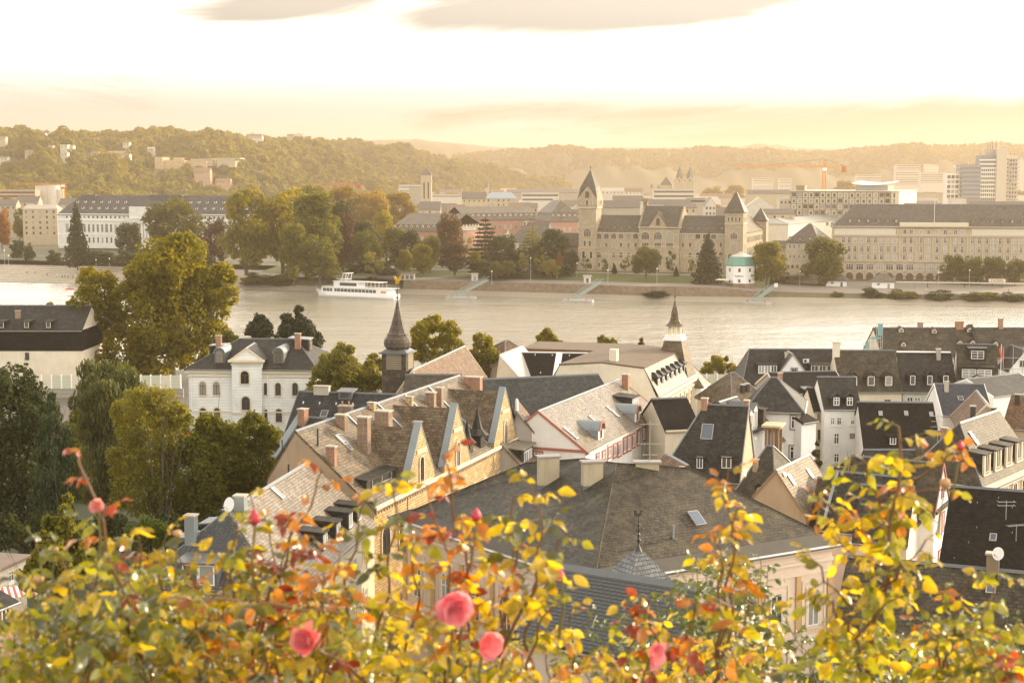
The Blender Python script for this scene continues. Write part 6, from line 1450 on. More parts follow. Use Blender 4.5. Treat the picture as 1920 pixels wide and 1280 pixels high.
for px, k, key, lab in ((106,2,('stand', 'w'), 'person in white top standing on the stone steps, leftmost of the group'),(116,2,('sit', 'd'), 'person in dark clothes sitting on the stone steps, second of the group'),(121,2,('sit', 'r'), 'person in red top sitting on the stone steps'),(127,2,('sit', 'd'), 'person in dark clothes sitting on the steps beside the one in red'),(136,2,('walk', 'b'), 'person in blue walking on the stone steps, right of the group'),(140,2,('stand', 'w'), 'person in white standing at the right end of the group on the steps'),
      (50,4,('sit', 'd'), 'person in dark clothes sitting alone high on the steps at left'),(66,4,('sit', 'r'), 'person in red sitting alone high on the steps'),(88,3,('sit', 'd'), 'person in dark clothes sitting alone half way up the steps')):
 D, z = on_steps(px, k); person(px, D, z, key, lab)
for px, D, z, key, lab, rz in ((1736,625,3.46,('walk', 'w'), 'person in white top walking on the right promenade, left of a pair', 1.2),(1741,626,3.46,('walk', 'w'), 'person in white top walking on the right promenade, right of a pair', 1.2),(1716,640,3.6,('walk', 'b'), 'person in blue walking on the promenade before the arcade', -1.4),(1893,622,3.5,('walk', 'b'), 'person in blue walking at the right end of the promenade', 1.4),(1045,668,5.78,('walk', 'w'), 'person in white top walking above the middle pontoon', 1.5),(790,682,5.78,('walk', 'b'), 'person in blue walking on the quay behind the ship', 1.5)):
 person(px, D, z, key, lab, rz)
# ------------------------------------------------------------------ vehicles, boat and parasols on the far bank
def vehicle(px, D, z, L, H, label, col, name, cat, rz=-.25, box=False):
 P = PY(px, 500, D); r = empty(name, (P.x, D, z), rz, label, cat); W = 1.9
 pr = [(-L/2,.35),(L/2,.35),(L/2,.95),(L*.46, H*.55),(L*.30, H*.62),(L*.16, H),(-L*.34, H),(-L*.46, H*.62),(-L/2,.9)] if not box else [(-L/2,.5),(L/2,.5),(L/2,1.2),(L*.44, H*.6),(L*.36, H*.8),(L*.34, H),(-L/2, H)]
 m = MB(); m.extr([(x, -W/2, y) for x, y in pr], (0, W, 0)); m.build('body', plain('paint_'+name, col, .35, var=.03), r)
 m = MB(); x0, x1 = (L*.14,-L*.32) if not box else (L*.40, L*.24); m.box(min(x0, x1), max(x0, x1),-W/2-.02, W/2+.02, H*.64, H*.9); m.build('window', GLASS, r)
 for x in (-L*.3, L*.3):
  for y in (-W/2-.02, W/2-.18): m = MB(); m.tube((x, y, .33),(x, y+.2,.33),.33, n=12); m.build('wheel', IRON, r)
Dv = DZ(504,6.0)
vehicle(174,826,5.75,5.8,2.7, 'white box van parked on the riverside road right of the sequoia', (.75,.74,.70), 'white_van', 'van', box=True)
vehicle(141,838,5.76,4.4,1.5, 'dark grey parked car at the foot of the sequoia', (.10,.11,.12), 'parked_car', 'car'); vehicle(196,822,5.75,4.3,1.5, 'dark red parked car right of the white van', (.22,.05,.04), 'parked_car', 'car'); vehicle(228,815,5.75,4.4,1.5, 'silver parked car far right of the white van', (.40,.40,.39), 'parked_car', 'car')
def parasol(px, D, z, label, col):
 P = PY(px, 530, D); r = empty('parasol', (P.x, D, z),0, label, 'parasol', 'parasols of the quay cafe'); m = MB(); m.tube((0,0,0),(0,0,2.7),.04, n=5); m.build('pole', WOODB, r); m = MB(); m.lathe([(2.0,2.3),(1.95,2.36),(.05,3.0)], 8); m.build('canopy', plain('parasol_cloth', col, .8, var=.05), r)
for i, (x, lb) in enumerate(((1349, 'leftmost'),(1356, 'middle'),(1363, 'rightmost'))): parasol(x, 637 - i, 5.45, 'cream parasol left of the gauge house, %s of three' % lb, (.66,.58,.46))
rb = empty('small_motorboat', PZ(132,553,0),.1, 'small motorboat with red top on the water behind the giant plane tree', 'boat'); m = MB(); m.extr([(-3.2,-1,-.2),(3.2,-1,-.2),(4,-1,.8),(-3.4,-1,.8)], (0,2,0)); m.build('hull', TRIMW, rb); m = MB(); m.box(-1.4,1.2,-.8,.8,.8,2.3); m.build('cabin', TRIMW, rb); m = MB(); m.box(-1.7,1.5,-.95,.95,2.3,2.8); m.build('red_top', plain('boat_red', (.45,.06,.04),.6), rb)
# ------------------------------------------------------------------ near bank: old town roofs
def dirpt(A, ang, L, z=None):
 return (A[0] + math.cos(ang) * L, A[1] + math.sin(ang) * L, A[2] if z is None else z)
def P3(px, py, z): p = PZ(px, py, z); return (p.x, p.y, p.z)
# dark slate clad house behind the noise barrier
h = House('slate_clad_house', 'dark slate clad house over a cream wall behind the noise barrier at left', (-60,618),(153,618),20.3,15, rise=4.2, wall=CREAM, rmat=SLATE, roof='gable_x', over=.3)
m = MB(); m.box(-.06, h.W + .06,-.09, h.D + .06,8.1,12.2); m.build('slate_cladding', BLACKSLATE, h.root)
h.wpx('F', [(-2,9,634,646),(46,55,634,645),(86,95,634,645),(123,132,634,645)], 'one', TRIMG, None); h.wpx('F', [(47,55,661,675)], 'one', DARKF)
for x in (3,50,91): h.dormer('F', x - 6, x + 6,602,617, 'shed', BLACKSLATE, SLATE, 'one', TRIMC)
h.chimney(28,38,583,598, BBRICK)
# railway noise barrier on its wall
def barrier(label, x0, x1, yt, ym, yb, D, seg, teal=False):
 a, b = PY(x0, yt, D), PY(x1, yt, D); L = b.x - a.x; k = FPX / D * 1.01; r = empty('noise_barrier', (a.x, D, 0),0, label, 'noise barrier')
 zt, zm = a.z, PY(x0, ym, D).z; zb = PY(x0, yb, D).z; PG = plain('barrier_panel_green', (.44,.47,.36),.35, var=.06); PB = plain('barrier_panel_beige', (.56,.52,.42),.4, var=.06); PT = plain('teal_paint', (.10,.42,.38),.5)
 n = int(L / seg);
 for i in range(n):
  m = MB(); q = seg - .25; m.box(i * seg + .12, i * seg + .12 + q, -.06,.06, zm, zt - .05); m.build('panel', PT if teal and i in (n // 2 + 1,) else (PG if i % 3 else PB), r)
 for i in range(n + 1):
  m = MB(); m.box(i * seg - .12, i * seg + .12,-.14,.14, zm - .3, zt + .1); m.build('post', TRIMW, r)
 m = MB()
 for z in np.arange(zm + .5, zt - .2,.55): m.box(0, n * seg, -.075,-.062, z, z + .07)
 m.build('panel_rib', TRIMC, r); m = MB(); m.box(-.5, n * seg + .5,-.25,.3, zb - 6, zm); m.build('base_wall', courses('grey_wall_boards', (.30,.27,.22),(.34,.31,.25),6,.8,.05,(.18,.16,.13),.9), r)
barrier('pale noise barrier with white posts on a grey wall left of the white villa', 78,352,703,728,765,292,1.9)
barrier('pale noise barrier with a teal patch between tower roof and slate roof at right', 1305,1392,701,727,745,285,2.0, True)
# ------------------------------------------------------------------ white villa
def villa():
 v = House('white_villa', 'white villa with arched brown windows, pedimented centre and dark hip roof', (353,688),(590,690),20.4,17, cat='villa', rise=3.7, roof='hip', hl=6.3, hr=4.6, wall=courses('white_rusticated_wall', (.74,.74,.71),(.77,.77,.74),30,.45,.03,(.52,.52,.5),.8, None, 0,.02), rmat=SLATE, over=.55)
 F = lambda L: v.wpx('F', L, 'arch cross', DARKF, TRIMC, sill=True)
 F([(374.5,386,715,740),(400,412,715,740),(516,527,717,741),(548,559,717,741),(374.5,387,764,789),(401,413,764,789),(517,529,766,791)])
 v.wpx('F', [(495,501,717,740),(496,502,767,791)], 'arch', DARKF, TRIMC, sill=True)
 for i in range(4): v.win('R', 2.2 + i * 4,6.8,1.1,2.1, 'arch cross', DARKF, TRIMC, True); v.win('R', 2.2 + i * 4,2.6,1.1,2.1, 'arch cross', DARKF, TRIMC, True)
 m = MB()
 for z, d, t in ((11.55,.45,.42),(10.9,.2,.25),(5.3,.14,.2),(1.2,.18,.3)):
  m.box(-d, v.W + d, -d, -.003, z, z + t); m.box(v.W + .003, v.W + d, -.003, v.D, z, z + t); m.box(-d, -.003,-.003, v.D, z, z + t)
 m.build('cornice', TRIMC, v.root)
 m = MB(); m.tube((.45,-.2,0),(.45,-.2,11.4),.07, n=6); m.tube((v.W * .63,-.2,0),(v.W * .63,-.2,11.4),.07, n=6); m.build('downpipe', TRIMW, v.root)
 for a, b in ((402,422),(512,532)): v.dormer('F', a, b, 653,682, 'arch', DZINC, ZINC, 'arch cross', WOODB, .25,(.78,.85))
 v.dormer_at('R', 8,2.2,3.0,2.2, 'shed', SLATE, ZINC, 'cross', WOODB); v.dormer_at('L', 8,1.4,2.2,1.9, 'shed', SLATE, ZINC, 'two', TRIMG)
 v.chimney(404,415,630,657, RBRICK); v.chimney(552,564,626,655, RBRICK, pots=0)
 a, b = PY(434,672,238.2), PY(490,672,238.2)
 c = House('centre', '', a, b, a.z, 7.5, rise=1.7, roof='gable_y', wall=v.wall, rmat=SLATE, over=.5, gutter=False, barge=TRIMC)
 c.wpx('F', [(451,467,695,719),(453,469,743,768)], 'arch cross', DARKF, TRIMC, sill=True)
 for q in ((-.5, c.W + .5,-.55,-.003, c.he - .55, c.he - .2),(-.2, c.W + .2,-.2,-.003,5.2,5.5),(-.15, c.W + .15,-.2,-.003, c.he - 1.0, c.he - .8)): m = MB(); m.box(*q); m.build('centre_cornice', TRIMC, c.root)
 merge(v, c)
villa()
# ------------------------------------------------------------------ church with onion spire
def church_near():
 n = House('church_nave', 'steep brown tiled church nave beside the onion spire', (-16.9,206.4,19.3),(-10,205,19.3),19.3,31, cat='church', rise=4.9, roof='gable_y', wall=BEIGE, rmat=REDTILE, over=.3, gutter=False, barge=TRIMC)
 l = House('low_church_roofed_house', 'low dark tiled church annex in front of the onion tower nave', (757,737),(862,737),22.2,9, cat='annex', rise=1.9, wall=BEIGE, rmat=MOSSLATE, roof='gable_x')
 D = 206; c = PY(743.5,665, D); r = empty('onion_tower', (c.x, D + 2.3,8), R(-14), 'dark slated church tower with onion dome, pointed spire and golden weathercock', 'church tower'); k = FPX / D; Z = lambda y: 42 - (y - 333) / k * 1.0
 w = 1.72
 m = MB(); m.box(-w, w, -w, w, 0, Z(664)); m.build('shaft', courses('dark_shingle_wall', (.06,.045,.032),(.085,.065,.045),.3,.2,.012,(.02,.015,.01),.7), r)
 m = MB(); m.box(-w - .35, w + .35,-w - .35, w + .35, Z(665), Z(662)); m.lathe([(w * 1.52, Z(662)),(w * 1.1, Z(657))], 4,(0,0), R(45)); m.build('cornice', DZINC, r)
 for a in (0,90,-90):
  t = R(a); s = obj('louvre', None, r) if False else None
  m = MB()
  for i in range(9): z = Z(694) + i * .24; m.box(-w * .62, w * .62,-w - .10,-w - .002, z, z + .13)
  o = m.build('louvre', plain('louvre_wood', (.30,.25,.17),.7), r); o.rotation_euler = (0,0, t)
 SH = courses('spire_shingles', (.075,.055,.04),(.10,.078,.055),.3,.22,.012,(.03,.02,.015),.65)
 m = MB(); m.lathe([(w * .85, Z(660)),(1.5, Z(658)),(1.84, Z(652)),(1.9, Z(645)),(1.76, Z(638)),(1.4, Z(632)),(1.3, Z(630.5))], 12,(0,0), R(15)); m.build('onion_dome', SH, r, smooth=False)
 m = MB(); m.lathe([(1.5, Z(631.5)),(1.5, Z(630)),(1.22, Z(626)),(.88, Z(612)),(.44, Z(588)),(.10, Z(566))], 8,(0,0), R(22)); m.build('spire', SH, r)
 m = MB(); m.tube((0,0, Z(567)),(0,0, Z(530)),.05,.035,6); m.lathe([(.03, Z(562.5)),(.22, Z(560)),(.03, Z(557))], 8); m.box(-.45,.45,-.03,.03, Z(545), Z(544)); m.build('finial', IRON, r)
 g = plain('gilded_metal', (.75,.42,.06),.35,.8); z0 = Z(531)
 m = MB(); pts = [(-.55,.9),(-.35,.35),(-.18,.05),(-.3,-.05),(-.1,-.3),(.1,0.0),(.22,-.25),(.25,.1),(.45,.3),(.62,.95),(.28,.8),(.12,.5),(-.1,.5),(-.25,.8)]
 m.extr([(x * 1.05,-.03, z0 + z * 1.05) for x, z in pts][::-1], (0,.06,0)); m.build('weathercock', g, r)
church_near()
# ------------------------------------------------------------------ blue slate roofs in front of the villa
h = House('blue_slate_house', 'broad blue slate roof with plastered chimney right in front of the villa tree', P3(523,846,18), P3(745,855,18),18,14.5, rise=6.2, wall=GREYR, rmat=BLUESLATE, over=.3, barge=DZINC)
h.chimney(586,618,725,741, CONC, depth=.7, capm=CONC); h.chimney(632,660,762,792, BBRICK, pots=2); h.dormer('F', 633,660,733,750, 'shed', DZINC, DZINC, 'one', DZINC)
h.skylight(608,776,.9,1.0)
m = MB()
for i in range(7): x = 1 + i * (h.W - 2) / 6; m.box(x - .04, x + .04,5.6,5.9, h.zr(x, 5.7), h.zr(x, 5.7) + .28)
m.build('roof_hook', TRIMW, h.root)
h = House('blue_slate_annex', 'small blue slate roof with broad zinc verge beside the brown gable', P3(512,868,19.3), P3(655,882,19.3),19.3,12, rise=4.3, wall=GREYR, rmat=BLUESLATE, over=.2)
m = MB(); sf = 4.3 / 6; m.slab([(-.75,-.4,11.3 - .4 * sf + .3),(.1,-.4,11.3 - .4 * sf + .3),(.1,6,15.6 + .3),(-.75,6,15.6 + .3)], .4); m.build('zinc_verge', ZINC, h.root)
h.chimney(556,572,768,800, RBRICK, depth=.9)
# ------------------------------------------------------------------ long yellow brick row with three tall gables
def brickrow():
 h = House('yellow_brick_row', 'long yellow brick row with three tall coped gables and brown slate roof', (-22.1,136.9,23),(-12.2,133.5,23),23,41, cat='row house', rise=4.5, rp=.276, he2=13.0, roof='gable_y', wall=YBRICK, rmat=BROWNSLATE, over=.25, gutter=False)
 W, he = h.W, h.he; zr_ = he + 4.5
 m = MB(); m.extr([(-.03,-.08,0),(W + .03,-.08,0),(W + .03,-.08,12.9),(W * .276,-.08, zr_ - .12),(-.03,-.08, he - .15)], (0,.075,0)); m.build('gable_wall', TAN, h.root)
 m = MB(); m.box(W * .2, W * .2 + .12,-.12,-.07,15.2,16.4); m.box(W * .10, W * .10 + .12,-.12,-.07,12.6,13.6); m.box(W * .35, W * .35 + .1,-.12,-.07,12.4,13.4); m.box(W * .05, W * .17,-.12,-.07,13.6,13.7); m.build('wall_anchor', IRON, h.root)
 def gable(px, py, hw, base, col=ZINC):
  u, z = h.fhit('R', px, py); z = z if z < zr_ + .6 else zr_ + .3; xr = W * .276
  g = MB(); g.extr([(W - .45, u - hw, base - 3.0),(W - .45, u + hw, base - 3.0),(W - .45, u + hw, base),(W - .45, u, z),(W - .45, u - hw, base)], (.53,0,0)); g.build('gable', YBRICK, h.root)
  r = MB()
  for s in (-1,1):
   q = [(W - .44, u + s * (hw - .1), base + .15),(W - .44, u, z - .28),(xr, u, z - .28),(xr + (z - base) * 0 + 1.6, u + s * (hw - .1), base + .15)]
   r.slab(q[::-1] if s < 0 else q, .2)
  r.build('gable_roof', h.rmat, h.root)
  c = MB()
  for s in (-1,1):
   q = [(W - .62, u + s * (hw + .12), base + .05),(W - .62, u, z + .25),(W + .12, u, z + .25),(W + .12, u + s * (hw + .12), base + .05)]
   c.slab(q if s > 0 else q[::-1], .18)
  c.build('coping', col, h.root)
  return u, z
 for px, py, hw, b in ((788,797,3.3,13.8),(856,760,3.5,13.6),(946,729,3.6,13.6)):
  u, z = gable(px, py, hw, b)
  o = h.win('R', u, b - .4,.95,2.3, 'arch two', DARKF, TRIMS); o.location.x += .1
  m = MB(); m.box(W + .09, W + .2, u - 1.2, u + 1.2, z - 2.6, z - 2.2); m.box(W + .09, W + .16, u - 2.4, u + 2.4, b - .8, b - .5); m.build('brick_band', TRIMS, h.root)
 AR = lambda L: h.wpx('R', L, 'arch two', DARKF, TRIMS, sill=True)
 AR([(885,893,907,923),(904,912,897,918),(933,940,884,909),(947,954,877,905),(966,972,867,898)])
 AR([(716,730,985,1040),(748,762,968,1022),(775,787,958,1005)]); h.wpx('R', [(843,850,926,938),(852,857,924,934),(861,869,920,934)], 'arch', DARKF, TRIMS)
 # corbelled parapet between the gables
 m = MB(); m.box(W + .002, W + .28,0,40.8,12.75,13.05); m.build('parapet', TRIMC, h.root); m = MB()
 for i in range(68): m.box(W + .003, W + .18,.2 + i * .6,.45 + i * .6,12.3,12.74)
 m.build('corbel_frieze', YBRICK, h.root)['kind'] = 'stuff'
 C = h.chimney
 C(609,629,838,868, RBRICK); C(668,691,783,842, BBRICK, depth=.8); C(700,731,772,808, BBRICK, depth=1.0); C(627,648,779,800, BBRICK, depth=.7); C(688,702,756,768, YBRICK); C(759,773,745,759, YBRICK); C(796,815,737,760, BBRICK, depth=.7); C(816,829,728,760, BBRICK, depth=.6); C(868,902,708,730, RBRICK, depth=.9); C(773,788,792,824, RBRICK, depth=.7)
 h.skylight(640,825,.9,1.3); h.skylight(651,836,.6,1.1)
 for a, b, t, bb in ((688,742,886,908),):
  h.dormer('R', a, b, t, bb, 'shed', SLATE, SLATE, 'two', TRIMG)
 # zinc party flashings
 m = MB()
 for y in (10.2,17.5,24.5,31):
  x0 = W * .276 + .2; z0 = h.zr(x0, y); z1 = h.zr(W - .6, y); m.slab([(x0, y, z0 + .16),(W - .6, y, z1 + .16),(W - .6, y + .3, z1 + .16),(x0, y + .3, z0 + .16)], .14)
 m.build('flashing', ZINC, h.root)
 # little spired dormer turrets
 for px, py, s in ((895,830,1.0),(876,842,.8),(958,800,.8)):
  p = h.hit(px, py); m = MB(); z = p.z; m.box(p.x - .6 * s, p.x + .6 * s, p.y - .6 * s, p.y + .6 * s, z - 1, z + 1.0 * s); m.build('turret', SLATE, h.root)
  m = MB(); m.lathe([(1.25 * s, z + .9 * s),(.55 * s, z + 1.6 * s),(.28 * s, z + 2.6 * s),(.02, z + 4.0 * s)], 8,(p.x, p.y), R(22)); m.tube((p.x, p.y, z + 3.6 * s),(p.x, p.y, z + 5.2 * s),.04,.02,5); m.build('turret_spire', SLATE, h.root)
 m = MB(); p = h.hit(551,830) if False else None
 m.tube((1.2,.6, h.zr(1.2,.6)),(1.2,.6, h.zr(1.2,.6) + 1.6),.05, n=5); p = h.hit(596,836); m.tube((p.x, p.y, p.z),(p.x, p.y, p.z + 1.6),.09, n=6); m.build('vent_pipe', IRON, h.root)
brickrow()
# ------------------------------------------------------------------ scaly pale roof with dormers at lower left
def scaly():
 h = House('scaly_roofed_house', 'pale scaly roofed house with flat dormers and blue slate hip at lower left', (-28.2,109.6,20),(-16.4,107.6,20),20,25.5, rise=5.1, roof='hip_y', hl=5.2, hr=0, wall=CREAM, rmat=PALESLATE, over=.4, ground=8)
 # the hip towards the viewer is covered with large diamond slates
 T = h.root; W = h.W; sl = 5.1 / 5.2; m = MB(); n = math.hypot(1, sl); rngs = random.Random(4)
 s = .36; rows = int(5.1 * n / (s * .72)); cnt = 0
 for j in range(rows):
  d = (j + .2) * s * .72 / n; x0 = d / 5.2 * W / 2; x1 = W - x0
  k = int((x1 - x0 - .2) / s)
  for i in range(k):
   cx = x0 + .15 + (i + .5 * (j % 2) + .3) * s
   if cx > x1 - .25: continue
   y = d - .30; z = h.he + (d - 0) * sl - .02 + .05; a = s * .52; up = s * .62 / n
   P = [(cx, y - up + .3, z - up * sl + .03),(cx + a, y + .3, z + .015),(cx, y + up + .3, z + up * sl),(cx - a, y + .3, z + .015)]
   m.slab(P, .025)
 o = m.build('diamond_slates', plain('blue_diamond_slate', (.042,.050,.060),.5, var=.35, scale=2.5), T); o['kind'] = 'stuff'
 for a, b, t, bb in ((628,640,976,1012),(652,664,956,993),(671,680,948,981),(604,614,998,1032)):
  p = h.hit((a + b) / 2, bb); h.dormer_at('R', p.y, max(W - p.x, .6),1.25,1.7, 'shed', SLATE, SLATE, 'two', TRIMW, .2,(.8,.8))
 h.dormer('F', 336,410,1050,1104, 'shed', DZINC, DZINC, 'one', TRIMW, .3,(.86,.7), nwin=2)
 h.chimney(345,366,968,1024, ZINC, depth=.8); h.chimney(437,459,931,968, ZINC, depth=.8)
 for u in (6,11,16): h.dormer_at('L', h.D - u, 2.0,2.0,1.3, 'shed', SLATE, DZINC, 'one', TRIMG)
 h.skylight(520,925,.7,1.3)
 for i in range(7):
  for z in (8.3,4.8): h.win('R', 2.5 + i * 3.3, z, 1.1,2.0, 'cross', TRIMW, TRIMC, True)
 return h
SCALY = scaly()
def dish(parent_h, px, py, size, label=None, rz=R(-30), name='satellite_dish', up=.9, drop=.5):
 p = parent_h.hit(px, py); r = empty(name, local(parent_h, p.x, p.y, p.z), parent_h.rz + rz, label or 'white satellite dish on a roof', 'satellite dish')
 m = MB(); m.tube((0,0,-.3),(0,0, up),.035, n=6); m.build('mast', STEEL, r)
 m = MB(); m.lathe([(.02,0),(size * .3,.03),(size * .5,.12),(size * .52,.13)], 16); o = m.build('dish', TRIMW, r); o.location = (0,0, up); o.rotation_euler = (R(75),0,0)
 m = MB(); m.tube((0,0, up - size * .4),(0,-size * .6, up),.02, n=5); m.lathe([(.05, up - .05),(.05, up + .06)], 6,(0,-size * .6)); m.build('feed_arm', STEEL, r)
def antenna(h, px, py, H, elems, label, rz=0, name='tv_antenna'):
 p = h.hit(px, py); r = empty(name, local(h, p.x, p.y, p.z), rz, label, 'antenna'); m = MB(); m.tube((0,0,-.4),(0,0, H),.04,.03,6); m.build('mast', STEEL, r)
 m = MB()
 for (z, L, n) in elems:
  m.tube((-L / 2,0, z),(L / 2,0, z),.025, n=5)
  for i in range(n): x = -L / 2 + L * i / (n - 1); m.tube((x, -.35, z + .03),(x, .35, z + .03),.014, n=4)
 m.build('yagi', STEEL, r)
dish(SCALY, 432,968,1.1, 'white satellite dish beside the zinc chimney at the lower left house')
# ------------------------------------------------------------------ great hipped slate roof in the middle
def hero():
 C, L, Rr = PZ(1115,1080,21), PZ(757,963,21), PZ(1561,1009,21); F = L + Rr - C
 O = Vector((C.x, C.y, 8)); r = empty('classical_hall', O, 0, 'big pale pink hall with mossy hipped slate roof and two plastered chimneys', 'hall')
 P1, Pm, P2, P3_ = PZ(985,868,25.9), PZ(1095,859.5,26.8), PZ(1155,868,27.0), PZ(1292,877,26.4)
 t = lambda p: tuple(p - O)
 e = lambda p, q, k=.9: p  # eaves stay on the wall line; a flared skirt is laid outside them
 cen = (C + L + Rr + F) / 4
 m = MB()
 def tri(a, b, c): m.solid([t(a), t(b), t(c), t(a - Vector((0,0,.3))), t(b - Vector((0,0,.3))), t(c - Vector((0,0,.3)))], [(0,1,2),(5,4,3),(0,3,4,1),(1,4,5,2),(2,5,3,0)])
 GS = courses('grey_old_slate', (0.046,0.042,0.031),(0.066,0.060,0.045),0.32,0.21,0.014,(0.035,0.032,0.026),0.6,(0.16,0.145,0.10),0.45,0.03,0.3,(.22,.20,.15))
 for q in ((L, C, P2),(L, P2, Pm),(L, Pm, P1)): tri(*q)
 m.build('roof', GS, r); m = MB()
 for q in ((C, Rr, P3_),(C, P3_, P2),(Rr, F, P3_),(F, L, P1),(F, P1, Pm),(F, Pm, P2),(F, P2, P3_)): tri(*q)
 m.build('roof', MOSSLATE, r); m = MB()
 for a, b in ((C, P2),(Rr, P3_),(L, P1),(P1, Pm),(Pm, P2),(P2, P3_)): m.tube(t(a), t(b),.07,.07,6)
 m.build('ridge_cap', MOSSLATE, r)
 # flared skirt and gutter
 m = MB(); g = MB(); ring = [L, C, Rr, F]; out = []
 for i, p in enumerate(ring):
  a = (ring[i - 1] - p).normalized(); b = (ring[(i + 1) % 4] - p).normalized(); out.append(p - (a + b) * .95 + Vector((0,0,-.28)))
 ins = [p + (cen - p).normalized() * .5 + Vector((0,0,.42)) for p in ring]
 for i in range(4):
  a, b = i, (i + 1) % 4; m.solid([t(out[a]), t(out[b]), t(ins[b]), t(ins[a])] + [t(q - Vector((0,0,.22))) for q in (out[a], out[b], ins[b], ins[a])], [(0,1,2,3),(7,6,5,4),(0,4,5,1),(1,5,6,2),(2,6,7,3),(3,7,4,0)])
  g.tube(t(out[a] - Vector((0,0,.05))), t(out[b] - Vector((0,0,.05))),.13,.13,8)
 m.build('flared_eave', plain('dark_roofing_felt', (.065,.057,.045),.75, var=.35, scale=.7), r); g.build('gutter', GUTTER, r)
 m = MB(); zt = 12.75
 ct, lt, rt, ft = (Vector(t(p)) for p in (C, L, Rr, F)); m.solid([(q.x, q.y, z) for z in (0, zt) for q in (ct, rt, ft, lt)], [(3,2,1,0),(4,5,6,7),(0,1,5,4),(1,2,6,5),(2,3,7,6),(3,0,4,7)]); m.build('wall', PINK, r)
 # facade frames: left facade C-L and right facade C-R
 OCH = plain('ochre_pilaster', (.50,.33,.16),.8, var=.15); BAND = plain('pale_pink_moulding', (.68,.56,.45),.8, var=.06)
 for (a, b, left) in ((lt, ct, True),(ct, rt, False)):
  d = Vector((b.x - a.x, b.y - a.y, 0)); W = d.length; rz = math.atan2(d.y, d.x); Ld = 'left' if left else 'right'
  def add(name, mb, mat): o = mb.build(name, mat, r); o.location = (a.x, a.y, 0); o.rotation_euler = (0,0, rz); return o
  m = MB()
  for z, dp, tt in ((12.2,.45,.45),(11.3,.22,.25),(10.4,.12,.14),(5.2,.2,.3)): m.box(-dp if not left else 0, W + (0 if not left else dp),-dp, -.003, z, z + tt)
  add('cornice', m, BAND)
  n = 6;
  for i in range(n):
   x = (i + .5) * W / n
   m = MB(); m.box(x - W / n / 2 + .02, x - W / n / 2 + .5,-.16,-.004,5.5,10.4); add('pilaster', m, OCH)
   m = MB()
   for (x0, x1, z0, z1) in ((x - 1.25, x - 1.1,5.9,9.9),(x + 1.1, x + 1.25,5.9,9.9),(x - 1.1, x + 1.1,9.75,9.9)): m.box(x0, x1,-.09,-.004, z0, z1)
   add('panel_moulding', m, BAND)
   p = Vector((a.x, a.y, 0)) + d.normalized() * x + Vector((0,0,6.1))
   window(r, p, rz, 1.25,3.0, 'cross', TRIMW, BAND, True)
  m = MB(); m.box(W - .5, W - .02,-.16,-.004,5.5,10.4); add('pilaster', m, OCH)
 # chimneys stand on the left slope
 slope = []
 def hit(px, py, tris):
  d = ray(px, py).normalized(); from mathutils.geometry import intersect_ray_tri
  for q in tris:
   x = intersect_ray_tri(*q, d, Vector((0,0, CAM_Z)), True)
   if x: return x
 LT = ((L, C, P2),(L, P2, Pm),(L, Pm, P1)); RT = ((C, Rr, P3_),(C, P3_, P2))
 ang = math.atan2((C - L).y, (C - L).x)
 PLC = plaster('old_chimney_plaster', (.42,.36,.25),.8)
 for x0, x1, yt, yb in ((1016,1062,858,905),(1099,1144,868,906)):
  p = hit((x0 + x1) / 2 - 6, yb - 2, LT); p = p or PZ(x0, yb, 24); k = FPX / p.y; w = (x1 - x0) / k; H_ = (yb - yt) / k
  m = MB(); m.box(-w * .5, w * .35,-.1,.8,-1.6, H_); o = m.build('chimney', PLC, r); o.location = p - O; o.rotation_euler = (0,0, R(12)); m = MB(); m.box(-w * .5 - .14, w * .35 + .14,-.24,.94, H_, H_ + .13); c = m.build('chimney_cap', TRIMG, o)
  m = MB(); m.box(-w * .5 - .06, w * .35 + .06,-.16,.86,-1.6,-.25); m.build('flashing', DZINC, o)
 p = hit(1215,888, RT) or PZ(1215,885,26.5); k = FPX / p.y; m = MB(); m.box(-.95,.95,0,.8,-1.2,.75); o = m.build('chimney', PLC, r); o.location = p - O + Vector((0,.6,0)); m = MB(); m.box(-1.15,1.15,-.15,.95,.75,.88); m.build('chimney_cap', TRIMG, o)
 m = MB(); m.tube((.2,.3,.8),(.2,.3,4.2),.045,.035,6)
 for z, L_, n in ((3.9,1.5,7),(2.3,1.9,8),(1.4,1.1,5)):
  m.tube((.2 - L_ / 2,.3, z),(.2 + L_ / 2,.3, z),.022, n=5)
  for i in range(n): x = .2 - L_ / 2 + L_ * i / (n - 1); m.tube((x, 0, z),(x, .6, z),.014, n=4)
 aa = empty('tv_antenna', p + Vector((0,.6,0)),0, 'rusty TV antenna mast on the stub chimney of the mossy hipped roof', 'antenna'); m.build('mast', STEEL, aa)
 for px, py in ((1306,972),):
  p = hit(px, py, RT); n_ = (RT[0][1] - RT[0][0]).cross(RT[0][2] - RT[0][0]).normalized(); n_ = n_ if n_.z > 0 else -n_
  u = Vector((0,0,1)).cross(n_).normalized(); M = Matrix((u, n_.cross(u), n_)).transposed().to_4x4(); M.translation = p - O
  m = MB(); m.box(-.5,.5,-.75,.75,-.05,.14); o = m.build('skylight', STEEL, r); o.matrix_local = M; m = MB(); m.box(-.42,.42,-.67,.67,.145,.16); m.build('pane', SKYGL, o)
 p = hit(1262,1008, RT); m = MB(); m.tube(p - O - Vector((0,0,.3)), p - O + Vector((0,0,1.0)),.09, n=8); m.build('vent_pipe', ZINC, r)
hero()
